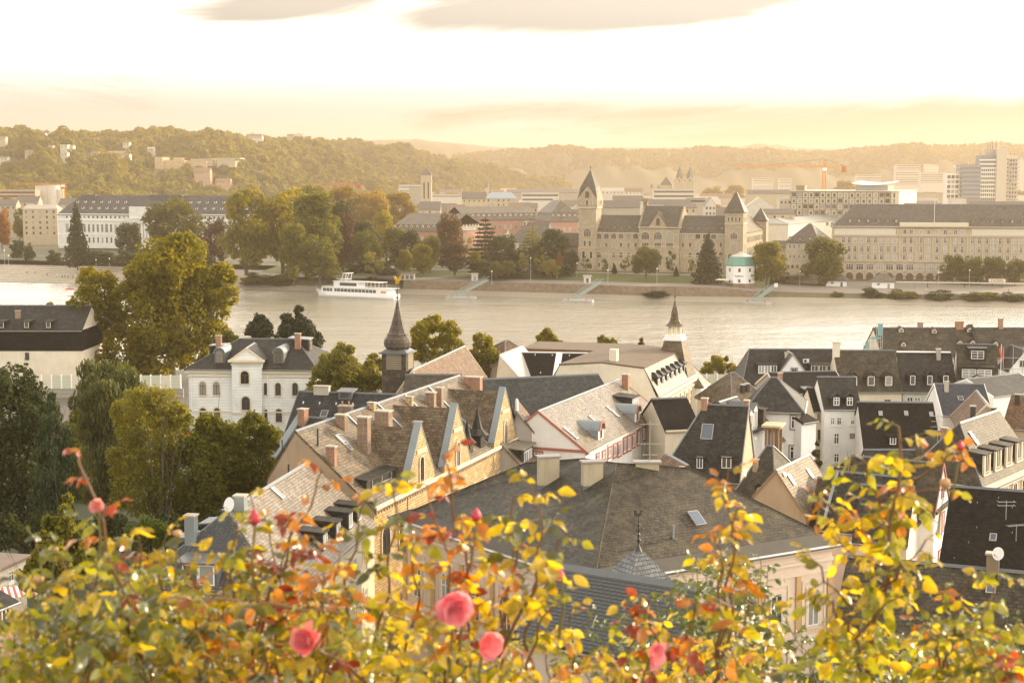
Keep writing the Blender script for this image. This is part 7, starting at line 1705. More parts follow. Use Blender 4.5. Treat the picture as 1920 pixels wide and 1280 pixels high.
# ------------------------------------------------------------------ nearest slate roof and its turret
def nearroof():
 h = House('slate_turret_house', 'near house with large slate roof tiles in the foreground centre', (.14,78.96,26.1),(9.4,73.0,26.1),26.1,9.4, rise=2.7, roof='gable_x', wall=PINK, rmat=plain('slate_underlay', (.03,.03,.032),.8), over=.35, ground=13)
 SL = plain('loose_slate', (.062,.068,.068),.55, var=.35, scale=1.3); sf = h.rise / (h.D * .5); nn = math.hypot(1, sf)
 w, ex = .36,.26; me = {}
 for v in range(4):
  rg = random.Random(v); m = MB(); c = w * .95; T = .016
  pts = [(-c / 2,0),(c / 2 - .05 - .02 * rg.random(),-.012 * rg.random()),(c / 2,.05),(c / 2, ex * 1.5),(-c / 2, ex * 1.5)]
  m.slab([(x, y, .04 if y < .1 else 0) for x, y in pts], T); me[v] = m.mesh('slate', SL)
 rg = random.Random(9); cand = []
 n_rows = int((h.D / 2 + .3) * nn / ex); n_cols = int((h.W + .2) / w); O_ = h.root.matrix_world.copy()
 for j in range(n_rows):
  s = -.33 * nn + j * ex; y = s / nn; z = h.he + y * sf + .035
  for i in range(n_cols):
   x = -.1 + (i + .5 + .5 * (j % 2)) * w
   if x > h.W + .1: continue
   wp = local(h, x, y, z); d = wp - Vector((0,0, CAM_Z)); cz = d.y * _c - d.z * _s; cx = 960 + FPX * d.x / cz; cy = 640 - FPX * (d.z * _c + d.y * _s) / cz
   cand.append((0 if (960 < cx < 1330 and cy < 1275) else 1, abs(cx - 1120) + abs(cy - 1150), x, y, z))
 cand.sort(); rest = MB(); th = math.atan(sf)
 for q, (_, _, x, y, z) in enumerate(cand):
  a = rg.gauss(0,.012)
  if q < 298: o = obj('slate', me[rg.randrange(4)], h.root, (x, y, z),(th + rg.gauss(0,.006),0, a))
  else: rest.slab([(x - w * .47, y, z + .04),(x + w * .47, y, z + .04),(x + w * .47, y + ex * 1.45 / nn, z + ex * 1.45 * sf / nn),(x - w * .48, y + ex * 1.45 / nn, z + ex * 1.45 * sf / nn)], .012)
 o = rest.build('slate_courses', SL, h.root); o['kind'] = 'stuff'
 m = MB(); zr_ = h.he + h.rise; m.slab([(-.15, h.D / 2 - .42, zr_ - .16),(h.W + .15, h.D / 2 - .42, zr_ - .16),(h.W + .15, h.D / 2, zr_ + .1),(-.15, h.D / 2, zr_ + .1)], .04); m.slab([(-.15, h.D / 2, zr_ + .1),(h.W + .15, h.D / 2, zr_ + .1),(h.W + .15, h.D / 2 + .42, zr_ - .16),(-.15, h.D / 2 + .42, zr_ - .16)], .04); m.build('lead_ridge', DZINC, h.root)
 D = 83.5; ap = PY(1197,1030, D); r = empty('roof_turret', (ap.x, D, 13), R(28), 'small slated turret roof with ornate finial and weathercock before the mossy roof', 'turret'); Z = ap.z - 13
 m = MB(); m.box(-1.1,1.1,-1.1,1.1,0, Z - 2.7); m.build('turret_wall', PINK, r); m = MB(); m.lathe([(3.3, Z - 2.9),(2.75, Z - 2.45),(1.7, Z - 1.35),(.42, Z - .2),(.14, Z)], 4,(0,0), R(45)); m.build('turret_roof', courses('turret_slate', (.10,.11,.12),(.14,.15,.155),.26,.2,.012,(.02,.02,.02),.5, None, 0,.03), r)
 m = MB(); m.lathe([(.26, Z - .2),(.12, Z + .12),(.05, Z + .3),(.05, Z + .45),(.16, Z + .55),(.05, Z + .66),(.05, Z + .8),(.1, Z + .85),(.03, Z + .95),(.03, Z + 1.35),(.1, Z + 1.42),(.03, Z + 1.5),(.02, Z + 2.0)], 10)
 for a in range(4): t = a * math.pi / 2; m.tube((0,0, Z + 1.0),(.22 * math.cos(t),.22 * math.sin(t), Z + 1.12),.02, n=4); m.tube((.22 * math.cos(t),.22 * math.sin(t), Z + 1.12),(.1 * math.cos(t),.1 * math.sin(t), Z + 1.25),.02, n=4)
 m.build('finial', IRON, r)
 m = MB(); pts = [(-.32,.30),(-.30,.02),(-.14,-.08),(.06,-.08),(.16,.02),(.20,.18),(.30,.20),(.22,.27),(.14,.30),(.08,.14),(-.04,.10),(-.12,.14),(-.18,.30)]; m.extr([(x, -.015, Z + 1.95 + z) for x, z in pts], (0,.03,0)); m.build('weathercock', IRON, r)
nearroof()
# ------------------------------------------------------------------ centre: long roofs between brick row and river
h = House('grey_scaled_roof_house', 'large blue grey fish scale roof behind the three brick gables', P3(905,797,20.6), P3(1168,783,20.6),20.6,17, rise=4.4, wall=GREYR, rmat=BLUESLATE, over=.2)
def whitered():
 h = House('white_red_house', 'long white house with red window frames and pale glittering slate roof', (-1.7,171.85,20),(8.16,167.9,20),20,29.5, rise=4.1, rp=.47, roof='gable_y', wall=WHITE, rmat=PALESLATE, over=.3, barge=TRIMR)
 h.wpx('R', [(1117.6,1122.4,852,861),(1129,1133.5,846,859),(1140,1145,839,855.5),(1149.5,1154,833,855),(1158,1163,829,853),(1168,1173,823,847),(1176,1181,818,843),(1185,1189,814,837),(1194,1199,808,831),(1204,1208,801,824),(1213,1217,796,820)], 'two', TRIMW, TRIMR, sill=True)
 m = MB(); m.box(h.W + .003, h.W + .2,-.1, h.D + .1, h.he - .55, h.he - .25); m.box(-.1, h.W + .1,-.14,-.003, h.he - .3, h.he); m.build('red_cornice', TRIMR, h.root)
 m = MB()
 for y in (7.5,21): m.tube((h.W + .12, y, 0),(h.W + .12, y, h.he - .3),.06, n=6)
 m.build('downpipe', ZINC, h.root)
 for a, b, t, bb in ((1126,1144,804,829),(1192,1207,768,793)):
  p = h.hit((a + b) / 2 - 6, bb - 4); o = h.dormer_at('R', p.y, .35,1.9,2.0, 'arch', ZINC, ZINC, 'one', TRIMR, .25,(.4,.55), facemat=WHITE)
  m = MB(); rr = .95
  for i in range(10):
   a0, a1 = math.pi * i / 10, math.pi * (i + 1) / 10; m.extr([(q * math.cos(t_),-.3,1.05 + q * math.sin(t_)) for q, t_ in ((rr - .12, a0),(rr + .16, a0),(rr + .16, a1),(rr - .12, a1))][::-1], (0,.08,0))
  m.build('red_arch_trim', TRIMR, o)
 p = h.hit(1190,768); h.dormer_at('R', p.y, 1.6,2.6,1.8, 'shed', SLATE, SLATE, 'cross', TRIMW, .2,(.9,.8), nwin=3)
 for x, y in ((1149,772),(1117,790),(1070,812)): h.skylight(x, y, .75,2.0)
 h.chimney(1165,1178,703,728, RBRICK, depth=.8)
 h.win('F', h.W * .47,10.2,.9,1.2, 'two', TRIMW, TRIMR)
whitered()
def mansard_hotel():
 h = House('mansard_school', 'tall cream mansard building with a row of small hipped dormers on its long side', (19,200.7,21.5),(26.4,222,21.5),21.5,15, cat='mansard building', roof='mansard', rise=.5, mh=3.6, mi=1.7, hl=0, hr=0, wall=CREAM, rmat=courses('lit_grey_slate', (.115,.095,.07),(.175,.145,.105),.3,.2,.014,(.05,.04,.03),.5,(.2,.16,.09),.4,.03), over=.35, rtop=plain('brown_roof_felt', (.115,.08,.05),.85, var=.35, scale=.5))  # one pale grey slate on all the mansard slopes
 for i in range(7): h.dormer_at('F', 2.2 + i * 2.65,.25,1.5,2.2, 'hip', SLATE, SLATE, 'two', TRIMW, .25,(.7,.7))
 for i in range(8):
  u = 1.5 + i * 2.75
  for z, hh in ((8.8,2.7),(4.6,2.6),(.9,2.4)): h.win('F', u, z, 1.5, hh, 'grid', TRIMC, TRIMC, True, True)
  m = MB(); m.box(u + 1.2, u + 1.55,-.25,-.003,.3,12.3); m.build('pilaster', TRIMC, h.root)
 m = MB()
 for z, d, t in ((12.7,.55,.5),(12.0,.3,.3),(7.7,.22,.3),(3.7,.2,.25)): m.box(-d * .2, h.W + d, -d, -.003, z, z + t)
 m.build('cornice', TRIMC, h.root)
 for x in (1232,1243): pass
 for px, py in ((1260,681),(1273,673)): h.skylight(px, py, .5,1.3)
 m = MB(); m.box(2,3.2,6,7, h.he + 4.0, h.he + 5.6); m.build('chimney', CREAM, h.root)
 # end tower with lantern
 cx, cy = 20.3,2.3; Z = h.he; m = MB(); m.lathe([(3.7, Z + .1),(2.9, Z + 2.2),(1.75, Z + 5.2)], 4,(cx, cy), R(45)); m.build('tower_roof', BROWNSLATE, h.root)
 m = MB(); m.box(cx - 1.45, cx + 1.45, cy - 1.45, cy + 1.45, Z + 5.2, Z + 5.5); m.box(cx - 1.25, cx + 1.25, cy - 1.25, cy + 1.25, Z + 5.5, Z + 5.95); m.build('lantern_base', TRIMW, h.root)
 m = MB()
 for a in range(8): t = a * math.pi / 4 + .39; m.tube((cx + .88 * math.cos(t), cy + .88 * math.sin(t), Z + 5.9),(cx + .88 * math.cos(t), cy + .88 * math.sin(t), Z + 7.3),.13, n=6)
 m.build('lantern_column', TRIMC, h.root)
 m = MB(); m.lathe([(1.5, Z + 7.3),(1.0, Z + 7.6),(.66, Z + 8.1),(.52, Z + 9.0),(.56, Z + 9.1),(.38, Z + 9.7),(.08, Z + 10.9)], 8,(cx, cy), R(22)); m.build('lantern_spire', BROWNSLATE, h.root)
 m = MB(); m.tube((cx, cy, Z + 10.7),(cx, cy, Z + 12.9),.05,.03,6); m.lathe([(.03, Z + 11.3),(.18, Z + 11.5),(.03, Z + 11.7)], 8,(cx, cy)); m.build('finial', IRON, h.root)
 e = House('end', '', local(h, h.W, -1.2,13.0 - 0).to_tuple(), local(h, h.W + 4.2,-1.2,13.0).to_tuple(),20.2,5, wall=WHITE, rmat=PALESLATE, rise=3, roof='hip', hl=2, hr=2); merge(h, e)
mansard_hotel()
h = House('charcoal_roof_house', 'long flat charcoal slate roof with a pale vertical strip near the river', P3(968,705,18.6), P3(1206,709,18.6),18.6,12, rise=3.1, wall=GREYR, rmat=BLACKSLATE, over=.2, barge=TRIMW, hl=0)
m = MB(); sf = 3.1 / 6
x0, _ = h.fhit('F', 1036,700); m.slab([(x0,-.2, h.he - .2 * sf + .12),(x0 + 1.0,-.2, h.he - .2 * sf + .12),(x0 + 1.0,6, h.he + 3.1 + .12),(x0,6, h.he + 3.1 + .12)], .1); m.build('metal_strip', TRIMW, h.root)
m = MB(); m.slab([(-.1,5.8, h.he + 3.25),(h.W, 5.8, h.he + 3.25),(h.W, 6.2, h.he + 3.25),(-.1,6.2, h.he + 3.25)], .1); m.build('metal_ridge', TRIMW, h.root)
m = MB()
for i in range(14): x = 1 + i * (h.W - 2) / 13; y = 5.3 if i % 2 else .8; m.box(x - .05, x + .05, y, y + .25, h.zr(x, y), h.zr(x, y) + .22)
m.build('roof_hook', TRIMW, h.root)
h = House('zinc_gabled_house', 'grey metal roofed gable house lit from the right near the river', P3(931,714,18.3), P3(984,716,18.3),18.3,13, rise=4.2, roof='gable_y', rp=.12, wall=CREAM, rmat=plain('grey_sheet_roof', (.27,.25,.22),.5, var=.1), over=.15, barge=TRIMW)
h = House('orange_brown_house', 'orange brown rendered house strip with white windows at the river edge', P3(985,655,20.2), P3(1182,661,20.2),20.2,11, rise=.6, roof='flat', wall=plaster('orange_brown_render', (.38,.19,.09),.35), rmat=plain('brown_roof_felt', (.115,.08,.05),.85), over=.5)
h.wpx('F', [(1040,1057,660,668),(1098,1114,661,669)], 'two', TRIMW); h.wpx('F', [(1000,1012,660,668),(1140,1150,662,669)], 'two', TRIMW)
h2 = House('brown_hip_house', 'small brown hipped roof left of the orange brown strip', P3(948,672,18.5), P3(998,668,18.5),18.5,9, rise=2.6, roof='hip', hl=3, hr=2, wall=BEIGE, rmat=REDTILE)
# slate boxes between the brick row and the white and red house
def boxhouse():
 h = House('slate_box_dormer_house', 'small house with two dark flat roofed slate boxes right of the brick row', P3(1002,898,17.5), P3(1070,850,17.5),17.5,11, rise=4.4, roof='gable_x', wall=GREYR, rmat=PALESLATE, over=.4, rp=.4)
 h.dormer_at('F', 9.5,1.4,5.2,2.9, 'shed', SLATE, plain('bitumen_flat_roof', (.17,.15,.115),.85), 'cross', TRIMW, .3,(.85,.6), nwin=3, z0=h.he + .9)
 h.dormer_at('F', 3.0,1.6,4.4,2.5, 'shed', SLATE, MATS['bitumen_flat_roof'], 'two', TRIMW, .3,(.7,.6), nwin=2, z0=h.he + .7)
 h.skylight(1010,858,.7,1.2)
 g = House('lit_gable_roofed_house', 'small steep lit roof with white skylights beside the last brick gable', P3(958,812,21.5), P3(1004,812,21.5),21.5,9, rise=2.6, roof='gable_y', rp=.25, wall=GREYR, rmat=REDTILE, over=.2)
 g.skylight(975,788,.5,1.4); g.skylight(984,784,.5,1.4)
boxhouse()
# ------------------------------------------------------------------ right of the mossy roof
h = House('brown_rendered_house', 'small brown rendered gable house behind the mossy hipped roof', P3(1244,912,18.2), P3(1308,909,18.2),18.2,7, rise=2.2, roof='gable_y', rp=.72, wall=plaster('brown_render', (.21,.155,.115),.3), rmat=REDTILE, over=.1)
h.wpx('F', [(1273,1283,873,884)], 'one', TRIMW)
h = House('corrugated_edge_house', 'dark slate roof with pale scalloped edge left of the steep slate roof', P3(1247,803,20), P3(1312,800,20),20,9, rise=3.0, wall=CREAM, rmat=BLACKSLATE, over=.3); m = MB()
for i in range(22): x = i * h.W / 22; m.tube((x + .1,-.55, h.he - .35),(x + .1,.3, h.he - .1),.1, n=6)
m.build('scalloped_edge', TRIMC, h.root)
def steep():
 h = House('steep_slate_house', 'tall steep dark slate roof with one skylight and beige gable', P3(1240,888,17), P3(1386,897,17),17,10, rise=7.4, roof='hip', hl=3.8, hr=0, wall=BEIGE, rmat=SLATE, over=.3, barge=TRIMG)
 h.skylight(1326,810,1.35,1.9)
 for a, b in ((1305,1319),(1351,1373)): h.dormer('F', a, b, 855,880, 'shed', SLATE, SLATE, 'two', TRIMW, .15,(.86,.85))
 h.chimney(1314,1326,748,770, RBRICK, depth=.7); h.chimney(1394,1404,752,764, RBRICK, depth=.7)
 h.wpx('F', [(1330,1342,905,930),(1352,1364,906,931)], 'cross', TRIMW, TRIMC)
steep()
def whitecorner():
 h = House('white_corner_house', 'tall narrow white house with grey framed windows and hipped roof', P3(1404,763,21), P3(1500,766,21),21,10, rise=3.3, roof='hip', hl=2.5, hr=3.2, wall=WHITE, rmat=SLATE, over=.6)
 h.wpx('F', [(1483,1497,779,803),(1481,1496,836,861)], 'cross', TRIMW, TRIMG, True)
 for z in (10.2,6.2,2.2):
  for y in (1.2,3.6,7.2): h.win('R', y, z, .9,1.8, 'two', DARKF, TRIMG, True)
 m = MB(); m.box(h.W * .60, h.W * .60 + 2.4,-.85,-.02,6.0,9.6) if False else m.tube((h.W - .2,-.15,0),(h.W - .2,-.15, h.he - .4),.07, n=6); m.build('downpipe', GUTTER, h.root)
 s = House('white_side_wing', 'dark roofed wing behind the tall narrow white house', P3(1503,790,19.5), P3(1530,786,19.5),19.5,9, rise=1.6, wall=WHITE, rmat=BLACKSLATE)
 g = House('twin_gabled_house', 'narrow house with two small pointed white gables left of the white corner house', P3(1404,812,19), P3(1436,800,19),19,8, rise=3.6, roof='gable_x', wall=WHITE, rmat=SLATE, over=.2)
 g.dormer_at('F', .8,.1,1.3,3.0, 'gable', WHITE, DZINC, 'two', TRIMW); g.dormer_at('F', 2.3,.1,1.3,3.4, 'gable', WHITE, DZINC, 'two', TRIMW)
 g.dormer_at('F', g.W - .4,.1,1.1,2.4, 'shed', SLATE, SLATE, 'two', DARKF)
 # timber balcony tower
 D = 186; a, b = PY(1434,800, D), PY(1460,798, D - .6); t = empty('timber_balcony', (a.x, a.y, 8), math.atan2((b - a).y, (b - a).x), 'brown timber balcony tower with pale flat roof in the narrow yard', 'balcony'); w = (b - a).length; H = a.z - 8
 m = MB()
 for x in (0, w - .25, w * .5):
  for y in (0,2.2): m.box(x, x + .25, y, y + .25,0, H)
 for z in (1.2,4.3,7.4, H - .3): m.box(-.1, w + .1,-.1,2.5, z, z + .3)
 m.build('frame', WOODB, t); m = MB()
 for z in (1.6,4.7,7.8):
  m.box(.1, w - .1,-.06,0, z, z + 1.0)
 m.build('parapet', plain('dark_timber', (.11,.07,.04),.7), t); m = MB(); m.box(-.35, w + .35,-.4,2.8, H, H + .25); m.build('flat_roof', plain('lit_board_roof', (.52,.42,.27),.8), t); m = MB(); m.box(.3, w - .3,2.5,3,0, H); m.build('back_wall', WHITE, t)  # cream roof boards over dark parapets
 l = House('yard_leanto', 'small steep dark roof with gutter beside the timber balcony', P3(1462,826,17.2), P3(1484,811,17.2),17.2,5, rise=2.8, wall=WHITE, rmat=BROWNSLATE, over=.2)
 p1 = House('brown_pyramid_roofed_house', 'small brown lit pyramid roof behind the steep slate roof', P3(1335,757,19.5), P3(1390,759,19.5),19.5,9, rise=2.6, roof='hip', hl=2.3, hr=2.3, wall=CREAM, rmat=REDTILE, over=.3)
 p2 = House('bright_pyramid_roofed_house', 'brightly lit brown pyramid roof with two dark chimneys left of the white corner house', P3(1374,757,20), P3(1444,752,20),20,9, rise=3.6, roof='hip', hl=2.5, hr=2.9, wall=CREAM, rmat=BROWNSLATE, over=.3); p2.chimney(1391,1398,722,738, IRON, depth=.5); p2.chimney(1399,1406,720,736, IRON, depth=.5)
 f = House('eyebrow_dormer_house', 'low house with arched eyebrow window and lit right slope below the beige gable', P3(1380,924,17), P3(1452,934,17),17,9, rise=4.6, roof='hip', hl=1.2, hr=2.6, wall=CREAM, rmat=MOSSLATE, over=.4); f.dormer('F', 1416,1434,909,926, 'arch', SLATE, SLATE, 'arch two', TRIMC, .1,(.8,.8)); f.chimney(1410,1419,862,886, TAN)
whitecorner()
def tangable():
 h = House('tan_gable_house', 'narrow house with blank tan gable wall and brown tiled roof with skylights', (23.3,145.5,19.7),(27.85,142.95,18.2),19.7,9.6, rise=2.6, rp=.42, he2=10.2, roof='gable_y', wall=TAN, rmat=BROWNSLATE, over=.15, barge=WOODB)
 h.skylight(1483,900,.55,1.2); h.skylight(1518,888,.5,1.1); h.skylight(1470,890,.5,.4)
 g = House('dark_valley_roofed_house', 'dark slate roof with a pale zinc valley right of the tan gable', P3(1530,986,17.5), P3(1650,1000,17.5),17.5,11, rise=4.4, wall=PINK, rmat=SLATE, over=.3)
 m = MB(); a = g.zr(.6,.2); m.slab([(.5,.1, a + .15),(.8,.1, a + .15),(-.6 + 1,5.4, g.zr(1,5.4) + .15),(.1,5.4, g.zr(1,5.4) + .15)], .08); m.build('zinc_valley', ZINC, g.root)
 w = House('small_felt_roofed_house', 'small dark felt roof at the foot of the tan gable', P3(1425,968,15.5), P3(1475,972,15.5),15.5,5, rise=1.3, wall=GREYR, rmat=BLACKSLATE)
tangable()
# ------------------------------------------------------------------ right rows towards the river
def backrow():
 a = House('slate_house_white_gable', 'dark slate house with white pointed gable, window bands and air conditioner', P3(1394,720,16), P3(1577,720,16),16,12, rise=5.2, roof='hip', hl=1.8, hr=0, wall=WHITE, rmat=SLATE, over=.3)
 a.dormer('F', 1420,1458,683,703, 'shed', SLATE, SLATE, 'two', TRIMW, .1,(.92,.78), nwin=3); a.dormer('F', 1518,1566,683,703, 'shed', SLATE, SLATE, 'two', TRIMW, .1,(.92,.78), nwin=3)
 p0, p1 = a.fhit('F', 1458,704)[0], a.fhit('F', 1517,704)[0]
 c = House('gable', '', local(a, p0,.6,8 + 3).to_tuple(), local(a, p1,.6,11).to_tuple(),17.4,6, rise=3.6, roof='gable_y', wall=WHITE, rmat=SLATE, over=.25, gutter=False, barge=TRIMG); c.wpx('F', [(1484,1494,690,704)], 'two', TRIMG, TRIMG); merge(a, c)
 a.chimney(1472,1482,662,684, CREAM, depth=.7)
 p = a.hit(1511,680); r = empty('air_conditioner', local(a, p.x, p.y, p.z), a.rz, 'white air conditioner unit on the slate roof by the white gable', 'air conditioner'); m = MB(); m.box(-.5,.5,-.25,.15,0,.65); m.build('casing', TRIMW, r); m = MB(); m.tube((-.12,-.27,.33),(-.12,-.25,.33),.25, n=14); m.build('fan_grille', IRON, r)
 b = House('brown_slate_row_house', 'brown speckled slate house with three gabled dormers and tall pale chimney', P3(1577,731,16), P3(1691,731,16),16,12, rise=5.8, wall=CREAM, rmat=MOSSLATE, over=.3)
 for x in (1600,1633,1666): b.dormer('F', x - 8, x + 8,698,725, 'gable', BROWNSLATE, SLATE, 'one', TRIMW, .35,(.85,.85))
 b.wpx('F', [(1658,1670,749,760)], 'two', TRIMG); b.chimney(1562,1575,643,670, CREAM, depth=.9)
 c = House('green_walled_row_house', 'dark slate house with three pointed dormers over a pale green wall', P3(1693,731,16), P3(1795,732,16),16,12, rise=5.4, wall=plaster('pale_green_render', (.50,.51,.42),.15), rmat=SLATE, over=.3)
 for x in (1711,1743,1773): c.dormer('F', x - 7, x + 7,697,724, 'gable', SLATE, SLATE, 'one', TRIMW, .3,(.75,.8))
 c.wpx('F', [(1700,1712,744,753),(1714,1726,744,753),(1738,1751,745,753)], 'two', TRIMW, None); c.chimney(1756,1764,655,676, GREYR, depth=.8)
 m = MB(); m.slab([(-.1,5.7, c.he + 5.6),(c.W, 5.7, c.he + 5.6),(c.W, 6.3, c.he + 5.6),(-.1,6.3, c.he + 5.6)], .15); m.build('white_flashing', TRIMW, c.root)
 d = House('half_timber_dormer_house', 'dark house with two tiers of box dormers and a tiny half timbered gable', P3(1797,728,16.4), P3(1872,730,16.4),16.4,12, rise=6.6, wall=WHITE, rmat=MOSSLATE, over=.3)
 d.dormer('F', 1800,1862,687,714, 'shed', SLATE, SLATE, 'grid', TRIMW, .2,(.9,.62), nwin=2); d.dormer('F', 1817,1848,652,679, 'shed', SLATE, SLATE, 'grid', TRIMW, .2,(.8,.55))
 d.dormer('F', 1814,1850,702,724, 'gable', WHITE, SLATE, 'one', TRIMW, .3,(.25,.6))
 e = House('long_riverside_row', 'long brown slated row nearest the river at right with tiny roof dormers', P3(1655,668,17.4), P3(1960,668,17.4),17.4,15, cat='row house', rise=4.6, wall=CREAM, rmat=MOSSLATE, over=.3)
 for x, y in ((1690,624),(1752,626),(1818,624),(1694,651),(1824,648),(1867,650),(1800,648)): e.dormer('F', x - 4.5, x + 4.5, y - 11, y, 'gable', TRIMC, SLATE, 'one', TRIMC, .2)
 for q in ((1722,1731,605,614),(1792,1807,603,618),(1873,1881,598,617)): e.chimney(*q, RBRICK, depth=.9)
 x, _ = e.fhit('F', 1842,640); m = MB(); m.extr([(x - .35,-.1, e.he + .1),(x - .35,7.5, e.he + 5.2),(x - .35,9, e.he + 4.9),(x - .35,9, e.he),(x - .35,.2, e.he - .4)], (.7,0,0)); m.build('party_wall', SLATE, e.root)
 f = House('scaffolded_gable_house', 'white gabled house with scaffolding in front of the riverside row', P3(1742,663,16.6), P3(1793,663,16.6),16.6,8, rise=2.6, roof='gable_y', wall=WHITE, rmat=SLATE, over=.4); f.wpx('F', [(1765,1773,649,658)], 'one', DARKF)
 for hh, pts in ((f, ((1737,640,668),(1760,624,664),(1788,621,664),(1795,636,668))),):
  s = empty('scaffold', f.root.location, f.rz, 'thin steel scaffolding round the white gabled house by the riverside row', 'scaffolding'); m = MB(); W = f.W
  for x in np.linspace(-1, W + 1,5):
   for y in (-1.4,-.5): m.tube((x, y, 3),(x, y, f.he + 3.2),.05, n=5)
  for z in (5,7,9,11): m.tube((-1,-1.4, z),(W + 1,-1.4, z),.045, n=5); m.tube((-1,-.5, z),(W + 1,-.5, z),.045, n=5)
  m.build('steel_tube', STEEL, s); m = MB()
  for z in (5,7,9): m.box(-1, W + 1,-1.35,-.55, z, z + .06)
  m.build('deck_board', WOODB, s)
 g = House('right_edge_gable_house', 'white gabled house with scaffold at the right edge below the riverside row', P3(1893,690,16), P3(1950,690,16),16,8, rise=3.4, roof='gable_y', rp=.5, wall=WHITE, rmat=SLATE, over=.4); g.wpx('F', [(1912,1921,676,688)], 'two', TRIMG)
 s = empty('scaffold', g.root.location, g.rz, 'thin steel scaffolding before the gable at the right edge', 'scaffolding'); m = MB()
 for x in np.linspace(-1.5, g.W, 5): m.tube((x, -1,0),(x, -1, g.he + 4),.05, n=5)
 for z in (2,4,6,8,10): m.tube((-1.5,-1, z),(g.W, -1, z),.045, n=5)
 m.build('steel_tube', STEEL, s)
 # teal netted scaffold tower
 D = 268; a, b = PY(1622,655, D), PY(1654,655, D); s = empty('netted_scaffold', (a.x, D, 8),0, 'stepped scaffold tower with turquoise netting standing against the river', 'scaffolding'); W = b.x - a.x; Zz = lambda y: PY(1630, y, D).z - 8; m = MB()
 for i in range(5):
  x = i * W / 4; top = Zz([642,634,630,606,606][i])
  for y in (0,1.2): m.tube((x, y, 4),(x, y, top),.05, n=5)
 for z in np.arange(9, Zz(606),1.1): x0 = 0 if z < Zz(634) else W * .6; m.tube((x0,0, z),(W, 0, z),.04, n=5)
 m.build('steel_tube', STEEL, s); tl = plain('turquoise_net', (.12,.30,.33),.7); m = MB(); m.box(0, W * .22,-.04,-.02, Zz(654), Zz(642)); m.box(W * .72, W * .98,-.04,-.02, Zz(628), Zz(607)); m.box(W * .3, W * .9,-.05,-.03, Zz(636), Zz(632)); m.build('netting', tl, s)
backrow()
